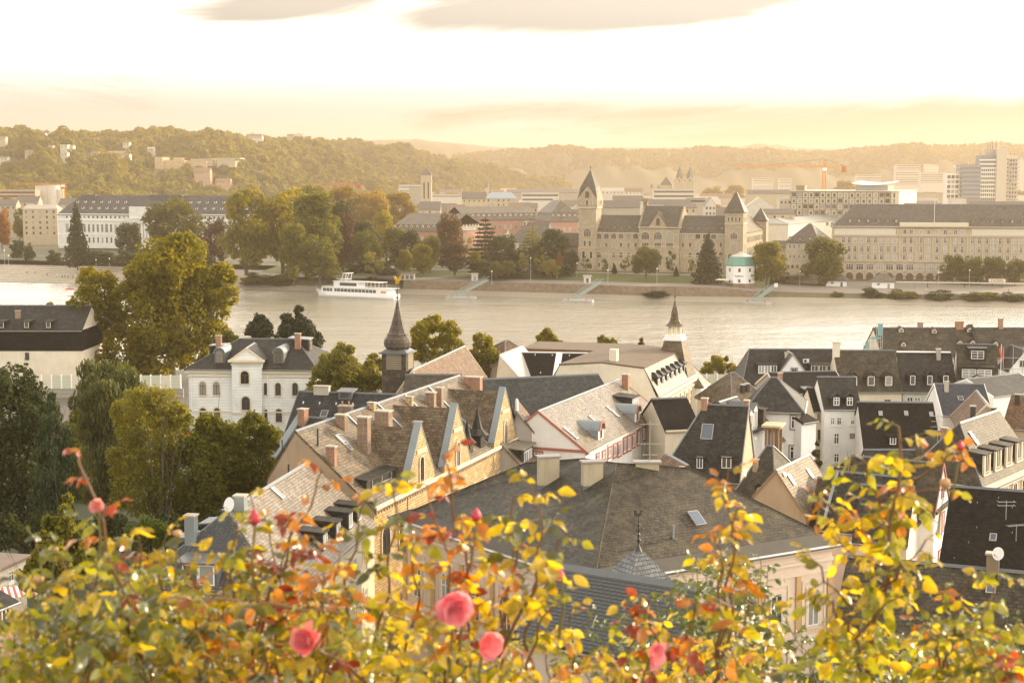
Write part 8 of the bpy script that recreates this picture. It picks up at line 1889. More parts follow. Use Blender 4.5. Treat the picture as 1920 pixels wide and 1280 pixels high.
def midright():
 a = House('low_dark_roof_house', 'low black brown roof with lit chimney and small attic box', P3(1462,736,18), P3(1590,733,18),18,11, rise=2.4, wall=GREYR, rmat=BLACKSLATE, over=.3, barge=TRIMC); a.chimney(1459,1468,700,716, RBRICK); a.dormer('F', 1508,1524,728,737, 'shed', BLACKSLATE, DZINC, 'two', TRIMW)
 dish(a, 1552,722,1.0, 'white satellite dish on the low black brown roof')
 b = House('white_block_house', 'tall plain white house with two small gabled dormers', P3(1546,764,19), P3(1614,764,19),19,10, rise=3.6, wall=WHITE, rmat=SLATE, over=.25)
 for x in (1568,1593): b.dormer('F', x - 8, x + 8,737,762, 'gable', SLATE, SLATE, 'cross', TRIMW, .25,(.75,.85))
 b.wpx('F', [(1557,1565,782,796),(1569,1577.5,782,796),(1594.5,1602,787,795),(1563.5,1573,812,832),(1563.5,1573,850,866)], 'cross', TRIMW, None, True); b.wpx('F', [(1593,1603,812,822)], 'one', WOODB)
 m = MB(); m.tube((b.W - .3,-.12,0),(b.W - .3,-.12, b.he - .3),.06, n=6); m.build('downpipe', ZINC, b.root)
 c = House('narrow_beige_house', 'narrow beige house with tall windows left of the plain white house', P3(1527,770,18.2), P3(1547,770,18.2),18.2,10, rise=2.6, wall=CREAM, rmat=BLACKSLATE, over=.15); c.wpx('F', [(1532,1538,776,788),(1533,1541,805,824),(1533,1541,843,860)], 'cross', DARKF, None, True)
 d = House('black_slate_house', 'wide black slate roof with three small skylights right of the plain white house', P3(1622,850,14.4), P3(1765,852,14.4),14.4,14, rise=5.8, wall=WHITE, rmat=BLACKSLATE, over=.3)
 for x, y in ((1651,776),(1699,776),(1746,777)): d.skylight(x, y, .5,.8)
 d.dormer('F', 1665,1683,817,836, 'shed', BLACKSLATE, BLACKSLATE, 'two', TRIMW)
 e = House('navy_roof_house', 'plain navy blue slate roof with one skylight at right', P3(1768,777,15.8), P3(1862,778,15.8),15.8,13, rise=3.7, wall=WHITE, rmat=NAVYSLATE, over=.2, barge=TRIMW); e.skylight(1801,747,.8,1.0); e.chimney(1771,1779,716,735, CONC)
 f = House('white_walled_dark_roofed_house', 'low dark roof over white wall at the right edge beside the flagpole', P3(1862,742,17.6), P3(1960,730,17.6),17.6,10, rise=2.0, wall=WHITE, rmat=SLATE, over=.2, barge=TRIMW)
 g = House('clay_tiled_gable_house', 'tan gable house with lit ribbed clay tile roof at the right edge', P3(1800,806,16), P3(1897,809,16),16,14, rise=3.7, roof='gable_y', wall=BEIGE, rmat=REDTILE, over=.2, barge=TRIMC); g.chimney(1819,1829,762,788, IRON, depth=.6); g.chimney(1858,1868,765,790, IRON, depth=.6)
 g2 = House('right_edge_tile_house', 'lit brown tile roof cut by the right edge of the photo', P3(1880,800,16.5), P3(1960,806,16.5),16.5,12, rise=3.6, wall=BEIGE, rmat=REDTILE, over=.2); g2.chimney(1902,1912,740,760, IRON)
 h = House('black_gap_house', 'black slate roof between clay tiled gable and pedimented dormers', P3(1830,860,15), P3(1930,862,15),15,10, rise=4, roof='hip', hl=0, hr=4, wall=BEIGE, rmat=BLACKSLATE, over=.2)
 # corner house with four pedimented dormers
 k = House('corner_house', 'stone corner house with four tall pedimented dormers under a mossy hipped roof', P3(1694,890,19), P3(1840,908,19),19,15.8, rise=5.4, roof='hip_y', hl=4.4, hr=0, wall=plaster('sand_render', (.40,.33,.24),.3), rmat=MOSSLATE, over=.6)
 for i, y in enumerate((2.6,5.8,9.0,12.2)):
  o = k.dormer_at('R', y, .5,1.5,2.3, 'shed', SLATE, MOSSLATE, 'two', TRIMC, .25,(.8,.85)); m = MB(); m.box(-.85,-.65,-.14,.1,0,2.1); m.box(.65,.85,-.14,.1,0,2.1); m.box(-1.0,1.0,-.2,.12,-.12,.02); m.build('stone_frame', TRIMC, o)
 for y in (1.5,4.2,7,9.8,12.6): k.win('R', y, 7.2,1.1,2.3, 'cross', DARKF, TRIMC, True); k.win('R', y, 3.2,1.1,2.3, 'cross', DARKF, TRIMC, True)
 m = MB(); m.box(-.5, k.W + .55,-.55,-.003,10.3,10.75); m.box(k.W + .003, k.W + .55,-.5, k.D, 10.3,10.75); m.build('cornice', TRIMC, k.root); m = MB()
 for i in range(40): m.box(k.W + .01, k.W + .4, i * .39, i * .39 + .2,10.0,10.28)
 m.build('dentil_frieze', TRIMC, k.root)['kind'] = 'stuff'
 k.skylight(1825,822,.5,1.6); k.chimney(1762,1775,803,822, RBRICK)
 l = House('narrow_right_gable', 'narrow pale gable at right beyond the pedimented dormers', P3(1903,905,15.5), P3(1950,900,15.5),15.5,9, rise=4.5, roof='gable_y', rp=.2, wall=GREYR, rmat=MOSSLATE, over=.2)
 # large black roof and the brown roof in front of it
 n = House('big_black_roof_house', 'very large plain black slate roof with one skylight at lower right', P3(1762,1062,19.5), P3(2010,1085,19.5),19.5,15, rise=5.1, wall=WHITE, rmat=BLACKSLATE, over=.25); n.skylight(1862,1008,.55,.8)
 m = MB()
 for i in range(16): x = 1 + (i * 1.37) % n.W; y = .8 + (i * 2.9) % 6; m.box(x - .02, x + .02, y, y + .14, n.zr(x, y), n.zr(x, y) + .12)
 m.build('snow_hook', STEEL, n.root)
 o = House('brown_mossy_roof_house', 'wide mossy brown slate roof in front of the big black roof', P3(1560,1200,21.5), P3(2000,1250,21.5),21.5,11, rise=4.1, wall=CREAM, rmat=MOSSLATE, over=.3, ground=10)
 o.chimney(1848,1872,1040,1078, PLASTC, depth=.6); o.skylight(1858,1105,.6,.9)
 dish(o, 1872,1085,.8, 'grey satellite dish on the mossy brown roof at lower right', up=1.6)
 antenna(n, 1886,975,1.6, [(1.5,1.3,2),(1.2,1.3,2)], 'cross shaped aerial on the big black roof')
 antenna(n, 1905,1015,1.4, [(1.3,1.6,9)], 'long comb aerial at the right edge over the black roof', rz=.3)
 antenna(d, 1757,850,5.2, [(4.9,2.0,8),(4.2,1.6,6),(3.5,1.9,7),(2.6,1.3,5)], 'tall mast with several comb aerials right of the black slate roof')
 # half timbered houses with red frames
 for nm, A, B, ri, dp, wins, lab in (('white_gable_house', P3(1693,1003,17), P3(1724,972,17),4.0,9, [(1698,1711,993,1030)], 'white rendered gable house with red window frames, nearer of two'),('white_gable_house', P3(1752,958,18), P3(1779,935,18),4.2,9, [(1764,1776,945,975)], 'white rendered gable house with red window frames, farther of two beside the black roof')):
  q = House(nm, lab, A, B, A[2], dp, rise=ri, roof='gable_y', wall=WHITE, rmat=MOSSLATE, over=.3, barge=TRIMR, gutter=False)
  u = q.W / 2; q.win('F', u - .6, q.he - 3.0,.8,2.1, 'two', WHITE if False else TRIMW, TRIMR); q.win('F', u + .6, q.he - 3.0,.8,2.1, 'two', TRIMW, TRIMR); q.win('F', u, q.he + .7,.6,1.3, 'one', TRIMW, TRIMR)
  q.win('F', u - .6, q.he - 6.6,.8,2.1, 'two', TRIMW, TRIMR); q.win('F', u + .6, q.he - 6.6,.8,2.1, 'two', TRIMW, TRIMR)
  m = MB(); m.box(-.1, q.W + .1,-.3,-.003, q.he - .35, q.he - .02); m.build('slate_drip', MOSSLATE, q.root)
  m = MB(); m.box(-.08,-.003,-.06, q.D, q.he - .4, q.he - .1); m.build('red_eave', TRIMR, q.root)
  q.dormer_at('L', q.D * .5,.6,1.3,1.9, 'shed', MOSSLATE, MOSSLATE, 'one', TRIMR)
 s = House('lean_roof_between', 'low lit slate roof with two red framed dormers between the white gables', P3(1722,1032,13.5), P3(1760,1000,13.5),13.5,7, rise=3.2, roof='gable_x', wall=WHITE, rmat=PALESLATE, over=.3)
 s.dormer_at('F', 2.0,.6,.95,1.9, 'gable', SLATE, SLATE, 'one', TRIMR); s.dormer_at('F', 3.8,.6,.95,1.9, 'gable', SLATE, SLATE, 'one', TRIMR)
 for x in (1.2,2.6,4.2): s.win('F', x, 2.6,.8,1.9, 'two', TRIMW, TRIMR)
 t = House('dark_mid_roof_house', 'dark slate roof hidden behind the tall rose shoot', P3(1600,1010,17), P3(1700,1018,17),17,10, rise=4.2, wall=PINK, rmat=SLATE, over=.3)
 t2 = House('grey_roof_house', 'grey slate roof behind the upper leaves of the tall rose shoot', P3(1640,930,17.5), P3(1735,930,17.5),17.5,10, rise=4, wall=CREAM, rmat=SLATE, over=.3); t2.dormer('F', 1700,1722,893,915, 'shed', SLATE, SLATE, 'one', TRIMR)
 t3 = House('flat_black_roofed_house', 'flat black roof in front of the black slate roof with three skylights', P3(1560,905,15), P3(1650,910,15),15,8, rise=1.2, wall=GREYR, rmat=BLACKSLATE, over=.3)
PLASTC = plaster('old_stack_plaster', (.28,.21,.14),.8)
midright()
# low buildings at the lower left corner
a = House('flat_roofed_shed_house', 'flat brown roofed cream building at the lower left edge', P3(-70,1100,19), P3(48,1046,19),19,12, rise=.5, roof='flat', wall=CREAM, rmat=plain('brown_flat_roof', (.21,.15,.105),.75, var=.2, scale=.6), over=.4, ground=10)
a.wpx('F', [(15,25,1070,1090),(28,38,1064,1084)], 'cross', TRIMW, None, True); m = MB(); m.box(a.W * .62, a.W * .62 + 1.1,4,5, a.he + .2, a.he + 2.2); m.build('chimney', ZINC, a.root)
b = House('red_walled_house', 'red brick house with white window and striped awning at the lower left edge', P3(-80,1160,22), P3(22,1120,22),22,7, rise=1.5, wall=RBRICK, rmat=SLATE, over=.5, ground=12); b.wpx('F', [(2,18,1135,1168)], 'two', TRIMW, None, True)
aw = empty('striped_awning', PZ(30,1106,20.5),.45, 'red and white striped awning at the lower left edge', 'awning'); RS = plain('awning_red', (.50,.09,.06),.7, var=.05)
for i in range(16):
 m = MB(); m.slab([(-1.6 + i * .2,-1,-.25),(-1.6 + (i + 1) * .2,-1,-.25),(-1.6 + (i + 1) * .2,.6,.15),(-1.6 + i * .2,.6,.15)], .02); m.build('stripe', RS if i % 2 else TRIMW, aw)
# flag
D = 236; P = PY(1878,645, D); r = empty('flagpole', (P.x, D, 8),0, 'flagpole with hanging red and white flag at the right', 'flagpole'); H = P.z - 8
m = MB(); m.tube((0,0,0),(0,0, H),.07,.04,6); m.build('pole', TRIMW, r); m = MB(); m.solid([(0,0, H - .2),(-.35,.1, H - .8),(-.1,-.08, H - 2),(.35,.05, H - 2.9),(.12,0, H - 1)], [(0,1,2,4),(4,2,3)]); m.build('flag', RS, r)
# a few more old roofs fill the lanes between the ones above
for (x0, x1, ye, ze, dp, ri, lab, wl, rf) in ((1180,1262,838,14,9,3, 'low slate roof in the lane right of the long white house', CREAM, SLATE),(1440,1500,905,13,7,2.5, 'low dark roof in the yard below the timber balcony', CREAM, MOSSLATE),(1625,1700,870,13,9,2, 'low dark roof below the black slate roof', WHITE, BLACKSLATE),
 (1690,1800,858,14,8,3, 'dark roof below the tall aerial mast', WHITE, MOSSLATE),(850,930,742,20,9,2, 'dark roof strip between church annex and fish scale roof', BEIGE, MOSSLATE)):
 House('lane_house', lab, P3(x0, ye, ze), P3(x1, ye + 3, ze), ze, dp, rise=ri, wall=wl, rmat=rf, over=.3)
# ------------------------------------------------------------------ near trees
def bt(name, label, lobes, D, zg, mat_, leaf, n, **k): return big_tree(name, label, lobes, D, zg, mat_, leaf, n, **k)
bt('plane_tree', 'giant plane tree with gold rimmed crown standing before the river at left', [(300,490,58),(350,478,48),(268,520,45),(320,545,70),(385,530,45),(415,520,28),(425,555,24),(395,585,45),(340,610,70),(280,600,60),(235,570,45),(190,545,38),(165,520,24),(160,570,34),(190,600,48),(175,640,45),(235,650,55),(300,660,55),(360,655,42),(405,630,30)], 315,5, LG, .62,52000, trunk_r=1.1, seed=3, depth=6, sub=12, stemx=320, shell=.6)
bt('dark_tree', 'dark tall broadleaf tree at the left edge in front of the slate clad house', [(30,720,45),(-5,740,45),(60,740,36),(70,790,34),(20,790,60),(45,850,60),(10,900,60),(60,920,50),(30,960,60)], 165,8, LD, .34,26000, seed=5, grow=1.25, depth=3, stemx=30)
bt('weeping_conifer', 'narrow weeping dark conifer at left with drooping boughs', [(97,745,10),(99,765,16),(97,790,24),(100,820,32),(102,850,38),(98,890,44),(104,930,46),(100,970,50)], 148,8, leafmat('weeping_needles', (.030,.050,.020),(.050,.072,.028),.2),.28,20000, seed=6, grow=1.1, depth=1.5, droop=.55, stemx=98, trunk_r=.3)
bt('willow_tree', 'pale green weeping willow between the weeping conifer and the maple', [(185,715,34),(225,712,36),(165,745,32),(205,755,45),(250,740,34),(190,800,45),(225,820,45),(200,860,50),(215,905,48)], 178,8, LW, .42,24000, seed=7, grow=1.3, depth=2.5, droop=.6, stemx=200)
bt('pale_maple_tree', 'airy pale yellow brown tree with visible branches left of the white villa', [(270,755,36),(240,775,30),(305,750,30),(335,775,24),(260,810,42),(315,815,36),(240,860,40),(285,870,48),(330,860,30),(260,920,50),(310,925,42),(350,790,14)], 150,8, LP, .24,24000, seed=8, grow=1.25, depth=3, outward=.35, shell=.35, stemx=295, trunk_r=.35)
bt('green_garden_tree', 'broad dense green tree below the white villa', [(390,805,32),(430,820,36),(470,810,34),(500,820,28),(370,850,40),(420,870,48),(475,870,46),(385,910,44),(440,925,44),(350,940,34),(400,950,40),(505,870,18)], 152,8, LG2,.30,30000, seed=9, grow=1.25, depth=3, stemx=430)
bt('reddish_shrub_tree', 'upright shrub tree with green and rusty leaves at lower left', [(128,935,11),(122,955,14),(100,985,22),(125,985,18),(90,1020,28),(125,1025,26),(70,1060,26),(110,1065,30),(150,1010,22),(160,1050,26),(55,1090,22),(100,1110,30)], 62,12, LP, .17,14000, seed=10, depth=1.2, stemx=110, trunk_r=.15)
bt('cloud_pruned_conifer', 'bright green dome shaped conifer at lower left', [(275,985,20),(255,995,20),(300,990,20),(285,1000,24),(320,1003,16),(245,1008,16),(270,1015,26),(305,1018,22)], 128,9, LN, .16,9000, seed=11, depth=1, stemx=280, sub=10)
bt('round_villa_tree', 'light olive tree between the white villa and the onion tower', [(640,665,24),(615,690,26),(655,695,28),(690,700,24),(720,715,20),(740,722,16),(600,715,22),(640,725,26),(685,725,24),(585,735,14)], 226,8, LP, .36,18000, seed=12, grow=1.2, depth=2, stemx=650)
bt('dark_round_conifer', 'dark round evergreen behind the villa roof, left of two', [(488,600,14),(475,615,17),(500,615,16),(488,628,24)], 292,8, LC, .42,6000, seed=13, depth=1.5)
bt('dark_pointed_conifer', 'dark evergreen with two pointed tops behind the villa chimney', [(559,582,11),(537,597,13),(562,602,18),(545,618,24),(575,618,22),(560,634,30),(592,640,16),(525,630,14)], 288,8, LC, .42,9000, seed=14, depth=1.5)
bt('river_tree', 'loose sunlit green tree on the river bank right of the onion tower', [(812,608,20),(785,620,22),(840,625,24),(800,650,30),(850,650,26),(780,660,20),(905,640,20),(925,665,16),(885,668,20),(830,680,26),(905,690,22)], 270,6, LG, .42,14000, seed=15, depth=3, outward=.4, shell=.4, stemx=840)
bt('small_river_tree', 'small tree left of the onion tower on the river bank', [(698,672,12),(712,685,14),(690,690,10)], 280,6, LP, .38,2600, seed=16, depth=1)
bt('young_tree', 'small light green tree rising above the orange brown house strip', [(1026,622,10),(1018,636,14),(1036,638,14),(1050,645,8),(1010,645,8)], 300,6, LG, .34,4000, seed=17, depth=1, outward=.4, shell=.35)
bt('dusky_tree', 'dusky brown green treetop left of the lantern tower over the flat roofs', [(1130,640,12),(1150,645,12),(1118,650,10),(1160,652,8)], 300,6, LP, .34,3000, seed=18, depth=1)
bt('sparse_larch', 'sparse reddish little larch on the roof skyline left of the lantern tower', [(1203,636,4),(1203,645,7),(1203,655,9)], 262,6, LB, .26,700, seed=19, depth=.4, outward=.2, shell=.1, trunk_r=.12)
bt('riverside_bushes', 'sunlit bushes behind the teal patched noise barrier', [(1345,675,12),(1330,690,14),(1352,688,15),(1372,690,12),(1320,695,10),(1385,692,7),(1362,672,6)], 300,7, LG, .30,5000, seed=20, depth=1.5, cat='bushes')
bt('yard_tree', 'dark green tree in the yard below the plain white house', [(1580,878,14),(1600,870,16),(1570,900,18),(1605,900,20),(1590,925,26)], 185,8, LD, .22,6000, seed=21, depth=1)
bt('yard_cypress', 'slim dark creeper covered tree between beige house and white corner house', [(1533,832,5),(1530,850,8),(1532,870,10),(1528,892,11)], 188,8, LD, .18,2500, seed=22, depth=.5, trunk_r=.12)
bt('treetop_behind_slate_house', 'small treetops behind the slate clad roof at left', [(78,578,8),(95,574,8),(112,577,7)], 335,5, LP, .38,1500, seed=23, depth=1)
bt('villa_side_tree', 'light tree rising left of the villa roof beside the giant plane', [(430,628,12),(440,640,14),(420,645,14)], 285,6, LP, .36,2600, seed=24, depth=1)
bt('garden_underwood', 'dark garden undergrowth along the left below the tall trees', [(x, 985 + (i % 3) * 14,34) for i, x in enumerate(range(-20,470,36))], 138,7, LD, .30,12000, seed=25, depth=3, sub=5, cat='undergrowth', trunk_r=.1)
bt('garden_tree', 'dark green garden tree between willow and dark left tree, before the noise barrier', [(x, y, 34) for x, y in ((150,800),(130,850),(160,880),(125,920),(175,940),(140,960))], 200,8, LG2,.34,12000, seed=27, depth=3)
bt('garden_tree', 'green garden tree at the foot of the noise barrier left of the villa', [(x, y, 30) for x, y in ((330,800),(300,790),(345,840),(265,800),(355,880))], 235,8, LG2,.36,8000, seed=28, depth=2)
bt('pink_flowering_shrub', 'red flowering shrub at the left foot of the white villa', [(350,815,7),(340,820,5)], 232,8, leafmat('red_blossom', (.35,.03,.05),(.45,.06,.08),.3),.2,500, seed=26, depth=.6, cat='shrub', trunk_r=.05)
# ------------------------------------------------------------------ rose bushes on the terrace, close to the camera
def rosemat(name, c1, c2, tr, rough=.27, tint=(1.9,1.6,.7)):
 m = bpy.data.materials.new(name); m.use_nodes = True; nt = m.node_tree; N = nt.nodes; N.clear(); L = nt.links
 out = N.new('ShaderNodeOutputMaterial'); v = N.new('ShaderNodeTexCoord').outputs['Object']
 n = _noise(nt, 38,4, v, .6); c = _mix(nt, c1, c2, _ramp(nt, n, .38,.62)); oi = N.new('ShaderNodeObjectInfo')
 c = _mix(nt, c, _ramp(nt, oi.outputs['Random'], 0,1,(.65,.62,.7),(1.2,1.15,1.0)),1.0, 'MULTIPLY')
 sp = _noise(nt, 140,2, v, .5); c = _mix(nt, c, (.09,.045,.02), _ramp(nt, sp, .66,.76,(0,0,0),(.6,.6,.6)))
 d = N.new('ShaderNodeBsdfPrincipled'); d.inputs['Roughness'].default_value = rough; d.inputs['Specular IOR Level'].default_value = .8; L.new(c, d.inputs['Base Color'])
 t = N.new('ShaderNodeBsdfTranslucent'); L.new(_mix(nt, c, tint, 1.0, 'MULTIPLY'), t.inputs['Color']); mx = N.new('ShaderNodeMixShader'); mx.inputs[0].default_value = tr
 L.new(d.outputs[0], mx.inputs[1]); L.new(t.outputs[0], mx.inputs[2]); L.new(mx.outputs[0], out.inputs[0]); return m
RM = {'y': rosemat('rose_leaf_yellow', (.36,.31,.018),(.50,.40,.025),.62), 'g': rosemat('rose_leaf_green', (.16,.20,.018),(.28,.285,.022),.55), 'o': rosemat('rose_leaf_orange', (.36,.13,.018),(.46,.22,.03),.52),
 'r': rosemat('rose_leaf_red', (.22,.035,.018),(.30,.07,.02),.5), 'k': rosemat('rose_leaf_olive', (.075,.092,.03),(.125,.14,.04),.35,.25), 'p': rosemat('privet_leaf_green', (.060,.085,.018),(.11,.14,.025),.4)}
STEM = plain('rose_stem', (.16,.085,.035),.55, var=.2, scale=20); STEMG = plain('rose_stem_green', (.15,.13,.035),.55, var=.2, scale=20)
def leaflet(v):
 rg = random.Random(50 + v); f = .10 + .22 * rg.random(); cu = (rg.random() - .25) * .7; w = .25 + .08 * rg.random(); tw_ = (rg.random() - .5) * .3
 S = [(0.0,.04),(.10,.5),(.28,.93),(.45,1.0),(.66,.80),(.84,.42),(1.0,.01)]; V = []; F = []
 for t, k in S:
  z = -cu * t * t * .8 + .05 * math.sin(t * 9 + v); x = w * k
  V += [(-x, t, z + f * x * 1.2 + tw_ * t * x),(0, t, z),(x, t, z + f * x * 1.2 - tw_ * t * x)]
 for i in range(len(S) - 1): a = i * 3; F += [(a, a + 1, a + 4, a + 3),(a + 1, a + 2, a + 5, a + 4)]
 return V, F
LEAFS = [leaflet(v) for v in range(6)]; LMESH = {}
for k_, m_ in RM.items():
 for i_, (V_, F_l) in enumerate(LEAFS):
  me_ = bpy.data.meshes.new('leaf'); me_.from_pydata(V_, [], F_l); me_.materials.append(m_); me_.polygons.foreach_set('use_smooth', [True] * len(F_l)); LMESH[(k_, i_)] = me_
def petal_mesh(mat_):
 V = []; F = []; n = 6
 for i in range(n + 1):
  t = i / n; wd = .64 * math.sin(math.pi * min(1,.18 + t * .72)) ** .7 + .02
  for j in range(7):
   s = (j / 6 - .5) * 2; V.append((s * wd, t, .30 * s * s * wd * 2 + .28 * (t - .2) ** 2 * (1.2 - .4 * abs(s)) + .02 * math.sin(s * 7) * t))
 for i in range(n):
  for j in range(6): a = i * 7 + j; F.append((a, a + 1, a + 8, a + 7))
 me = bpy.data.meshes.new('petal'); me.from_pydata(V, [], F); me.materials.append(mat_); me.polygons.foreach_set('use_smooth', [True] * len(F)); return me
PINKM = rosemat('rose_petal_pink', (.94,.30,.36),(.97,.50,.52),.66,.55,(1.15,.95,.9)); PALEP = rosemat('rose_petal_pale', (.80,.36,.30),(.85,.5,.42),.5,.5,(1.2,.9,.8)); PMESH = petal_mesh(PINKM); PMESH2 = petal_mesh(PALEP)
CAMP = Vector((0,0, CAM_Z))
class Bush:
 def __init__(s, name, label, px, D, cat='rose bush', dense=300):
  P = PY(px, 1330, D); s.root = empty(name, (P.x, D, 48.38),0, label, cat); s.O = Vector((P.x, D, 48.38)); s.L = []; s.rng = random.Random(int(px)); s.dense = dense
 def stem(s, pts, r0, r1, mat_=None, n=6):
  m = MB(); k = len(pts) - 1
  for i in range(k):
   a = r0 + (r1 - r0) * i / k; b = r0 + (r1 - r0) * (i + 1) / k; m.tube(pts[i] - s.O, pts[i + 1] - s.O, a, b, n, i in (0, k - 1))
  m.build('stem', mat_ or STEM, s.root)
 def leaf(s, P, d, up, size, pal, n=5):
  rg = s.rng; d = d.normalized(); side = d.cross(up).normalized() if d.cross(up).length > .05 else Vector((1,0,0))
  L = size * 1.7; e = P + d * L + Vector((0,0,-.25 * L))
  m = MB() ; s.rach.tube(P - s.O, e - s.O, .0013,.0009,3, False)
  slots = [(1.0,0)] + ([(.66,1),(.66,-1)] if n >= 3 else []) + ([(.3,1),(.3,-1)] if n >= 5 else [])
  ch = rg.choice(pal)
  for t, sd in slots:
   q = P.lerp(e, t); a = (d * (1 if sd == 0 else .45) + side * sd * (.95 + .3 * rg.random()) + Vector((rg.gauss(0,.22), rg.gauss(0,.22),-.25 - .75 * rg.random()))).normalized()
   nn = (up * .5 + Vector((rg.gauss(0,.55), rg.gauss(0,.55) - .3, rg.gauss(0,.4) + .2))); nn = (nn - a * nn.dot(a)); nn = nn.normalized() if nn.length > .01 else a.orthogonal().normalized()
   x = a.cross(nn); sz = size * .88 * (.8 + .4 * rg.random()) * (1.1 if sd == 0 else .95)
   c = ch if rg.random() < .7 else rg.choice(pal)
   M = Matrix((x * sz, a * sz, nn * sz)).transposed().to_4x4(); M.translation = q - s.O; s.L.append((M, c, rg.randrange(6)))
 def shoot(s, tip, base, D, D2=None, size=.032, pal='yygo', start=.25, step=.034, r=.0035, bend=0.0, n=5, green=False):
  rg = s.rng; T = PY(tip[0], tip[1], D); B = PY(base[0], base[1], D2 or D + .15); k = 14; pts = []
  sd = Vector((bend + rg.gauss(0,.03), rg.gauss(0,.03),0))
  for i in range(k + 1):
   t = i / k; pts.append(B.lerp(T, t) + sd * math.sin(t * math.pi) + Vector((.006 * math.sin(t * 17 + tip[0]),0,.004 * math.sin(t * 23))))
  s.stem(pts, r, r * .4, STEMG if green else STEM); ln = sum((b - a).length for a, b in zip(pts, pts[1:])); N_ = int(ln * (1 - start) / step); ph = rg.random() * 6
  for i in range(N_ + 1):
   t = start + (1 - start) * i / max(N_, 1); f = min(t * k, k - .001); j = int(f); P = pts[j].lerp(pts[j + 1], f - j); ax = (pts[j + 1] - pts[j]).normalized()
   ang = ph + i * 2.4; o = ax.orthogonal().normalized(); o2 = ax.cross(o); d = (o * math.cos(ang) + o2 * math.sin(ang)) * .9 + ax * .45
   s.leaf(P, d, Vector((0,0,1)), size * (.65 + .45 * math.sin(min(1,(1.08 - t) * 2.2) * 1.57)), pal, n)
 rach = None
 def finish(s):
  if s.rach.v: s.rach.build('leaf_stalks', STEMG, s.root)['kind'] = 'stuff'
  s.L.sort(key=lambda q: (q[0].translation + s.O - CAMP).length); vis = []; rest = {}
  for q in s.L:
   p = q[0].translation + s.O - CAMP; cz = p.y * _c - p.z * _s; cx = 960 + FPX * p.x / cz; cy = 640 - FPX * (p.z * _c + p.y * _s) / cz
   (vis if (-30 < cx < 1950 and cy < 1300 and len(vis) < s.dense) else rest.setdefault(q[1], [])).append(q)
  for M, c, v in vis: o = bpy.data.objects.new('leaf', LMESH[(c, v)]); COL.objects.link(o); o.parent = s.root; o.matrix_local = M
  V = []; F = []; mi = []; keys = list(RM); b = 0
  for c, qs in rest.items():
   for M, _, v in qs:
    Vl, Fl = LEAFS[v]; A = np.array(Vl) @ np.array(M.to_3x3()).T + np.array(M.translation); V.append(A); F.append(np.array(Fl).ravel() + b); mi += [keys.index(c)] * len(Fl); b += len(Vl)
  if V:
   me = npmesh('leaf_mass', np.concatenate(V), np.concatenate(F),4, [RM[k] for k in keys], smooth=True, mi=mi); obj('leaf_mass', me, s.root)['kind'] = 'stuff'
 def bloom(s, px, py, rpx, D, face=(0,-1,.2), pale=False, name='rose_blossom', open_=1.0):
  P = PY(px, py, D); r = rpx / FPX * D * .64; o = bpy.data.objects.new(name, None); link(o, s.root); o.location = P - s.O; f = Vector(face).normalized(); o.rotation_euler = f.to_track_quat('Z', 'Y').to_euler()
  me = PMESH2 if pale else PMESH; rg = s.rng
  for ring, (n, tilt, sc) in enumerate(((4,74,1.35),(3,52,1.1),(2,26,.6))):
   for i in range(n):
    a = 2 * math.pi * (i + ring * .5) / n + rg.gauss(0,.3); p = bpy.data.objects.new('petal', me); COL.objects.link(p); p.parent = o; t = R(90 - tilt * open_ + rg.gauss(0,17))
    p.rotation_euler = (Matrix.Rotation(a, 4, 'Z') @ Matrix.Rotation(t, 4, 'X')).to_euler(); p.scale = [r * sc * 1.15 * (.78 + .4 * rg.random())] * 3
  B = P - Vector((0,0,.12)) + Vector((rg.gauss(0,.02),.03,0)); s.stem([P - f * r * .1, P.lerp(B, .5) - f * .01, B], .002,.003, STEMG)
 def bud(s, px, py, rpx, D, hip=False):
  P = PY(px, py, D) - s.O; r = rpx / FPX * D; m = MB(); col = plain('rose_hip', (.42,.24,.10),.5) if hip else plain('rose_bud_red', (.42,.03,.045),.5)
  m.lathe([(.15 * r, -r),(.75 * r, -.5 * r),(r, 0),(.75 * r, .6 * r),(.3 * r, 1.3 * r if not hip else .8 * r),(.02 * r, 1.7 * r if not hip else .85 * r)], 10,(0,0)); o = m.build('rose_bud' if not hip else 'rose_hip', col, s.root, P, smooth=True)
  c = MB()
  for i in range(5):
   a = i * 1.257; c.solid([(.3 * r * math.cos(a + .5),.3 * r * math.sin(a + .5),-r),(.3 * r * math.cos(a - .5),.3 * r * math.sin(a - .5),-r),(1.1 * r * math.cos(a),1.1 * r * math.sin(a),.1 * r)], [(0,1,2)])
  c.build('sepal', RM['g'], o)
  s.stem([P + s.O - Vector((0,0, r)), P + s.O - Vector((.01,-.01,.10))], .0015,.002, STEMG)
def rosebush(name, label, px, D, shoots, blooms=(), buds=(), fill=None, cat='rose bush', pal='yygo', size=.032, dense=300, n=5):
 b = Bush(name, label, px, D, cat, dense); b.rach = MB(); rg = b.rng
 for sh in shoots: b.shoot(*sh[:3], **(sh[3] if len(sh) > 3 else {}))
 if fill:
  x0, x1, yf, cnt = fill[:4]
  for i in range(cnt):
   x = x0 + (x1 - x0) * (i + rg.random()) / cnt; y = yf(x) + abs(rg.gauss(0,1)) * 75 + 10 + (8 if x < 360 else 26 if x < 1100 else 6); d = D + rg.uniform(-.35,.75)
   b.shoot((x, y),(x + rg.gauss(0,90),1420), d, size=size * rg.uniform(.75,1.15), pal=pal, start=.08, step=.032, r=.0028, n=n, green=rg.random() < .5)
 for q in blooms: b.bloom(*q[:4], **(q[4] if len(q) > 4 else {}))
 for q in buds: b.bud(*q)
 b.finish(); return b
tab = lambda T: (lambda x: lerp_tab(x, T))
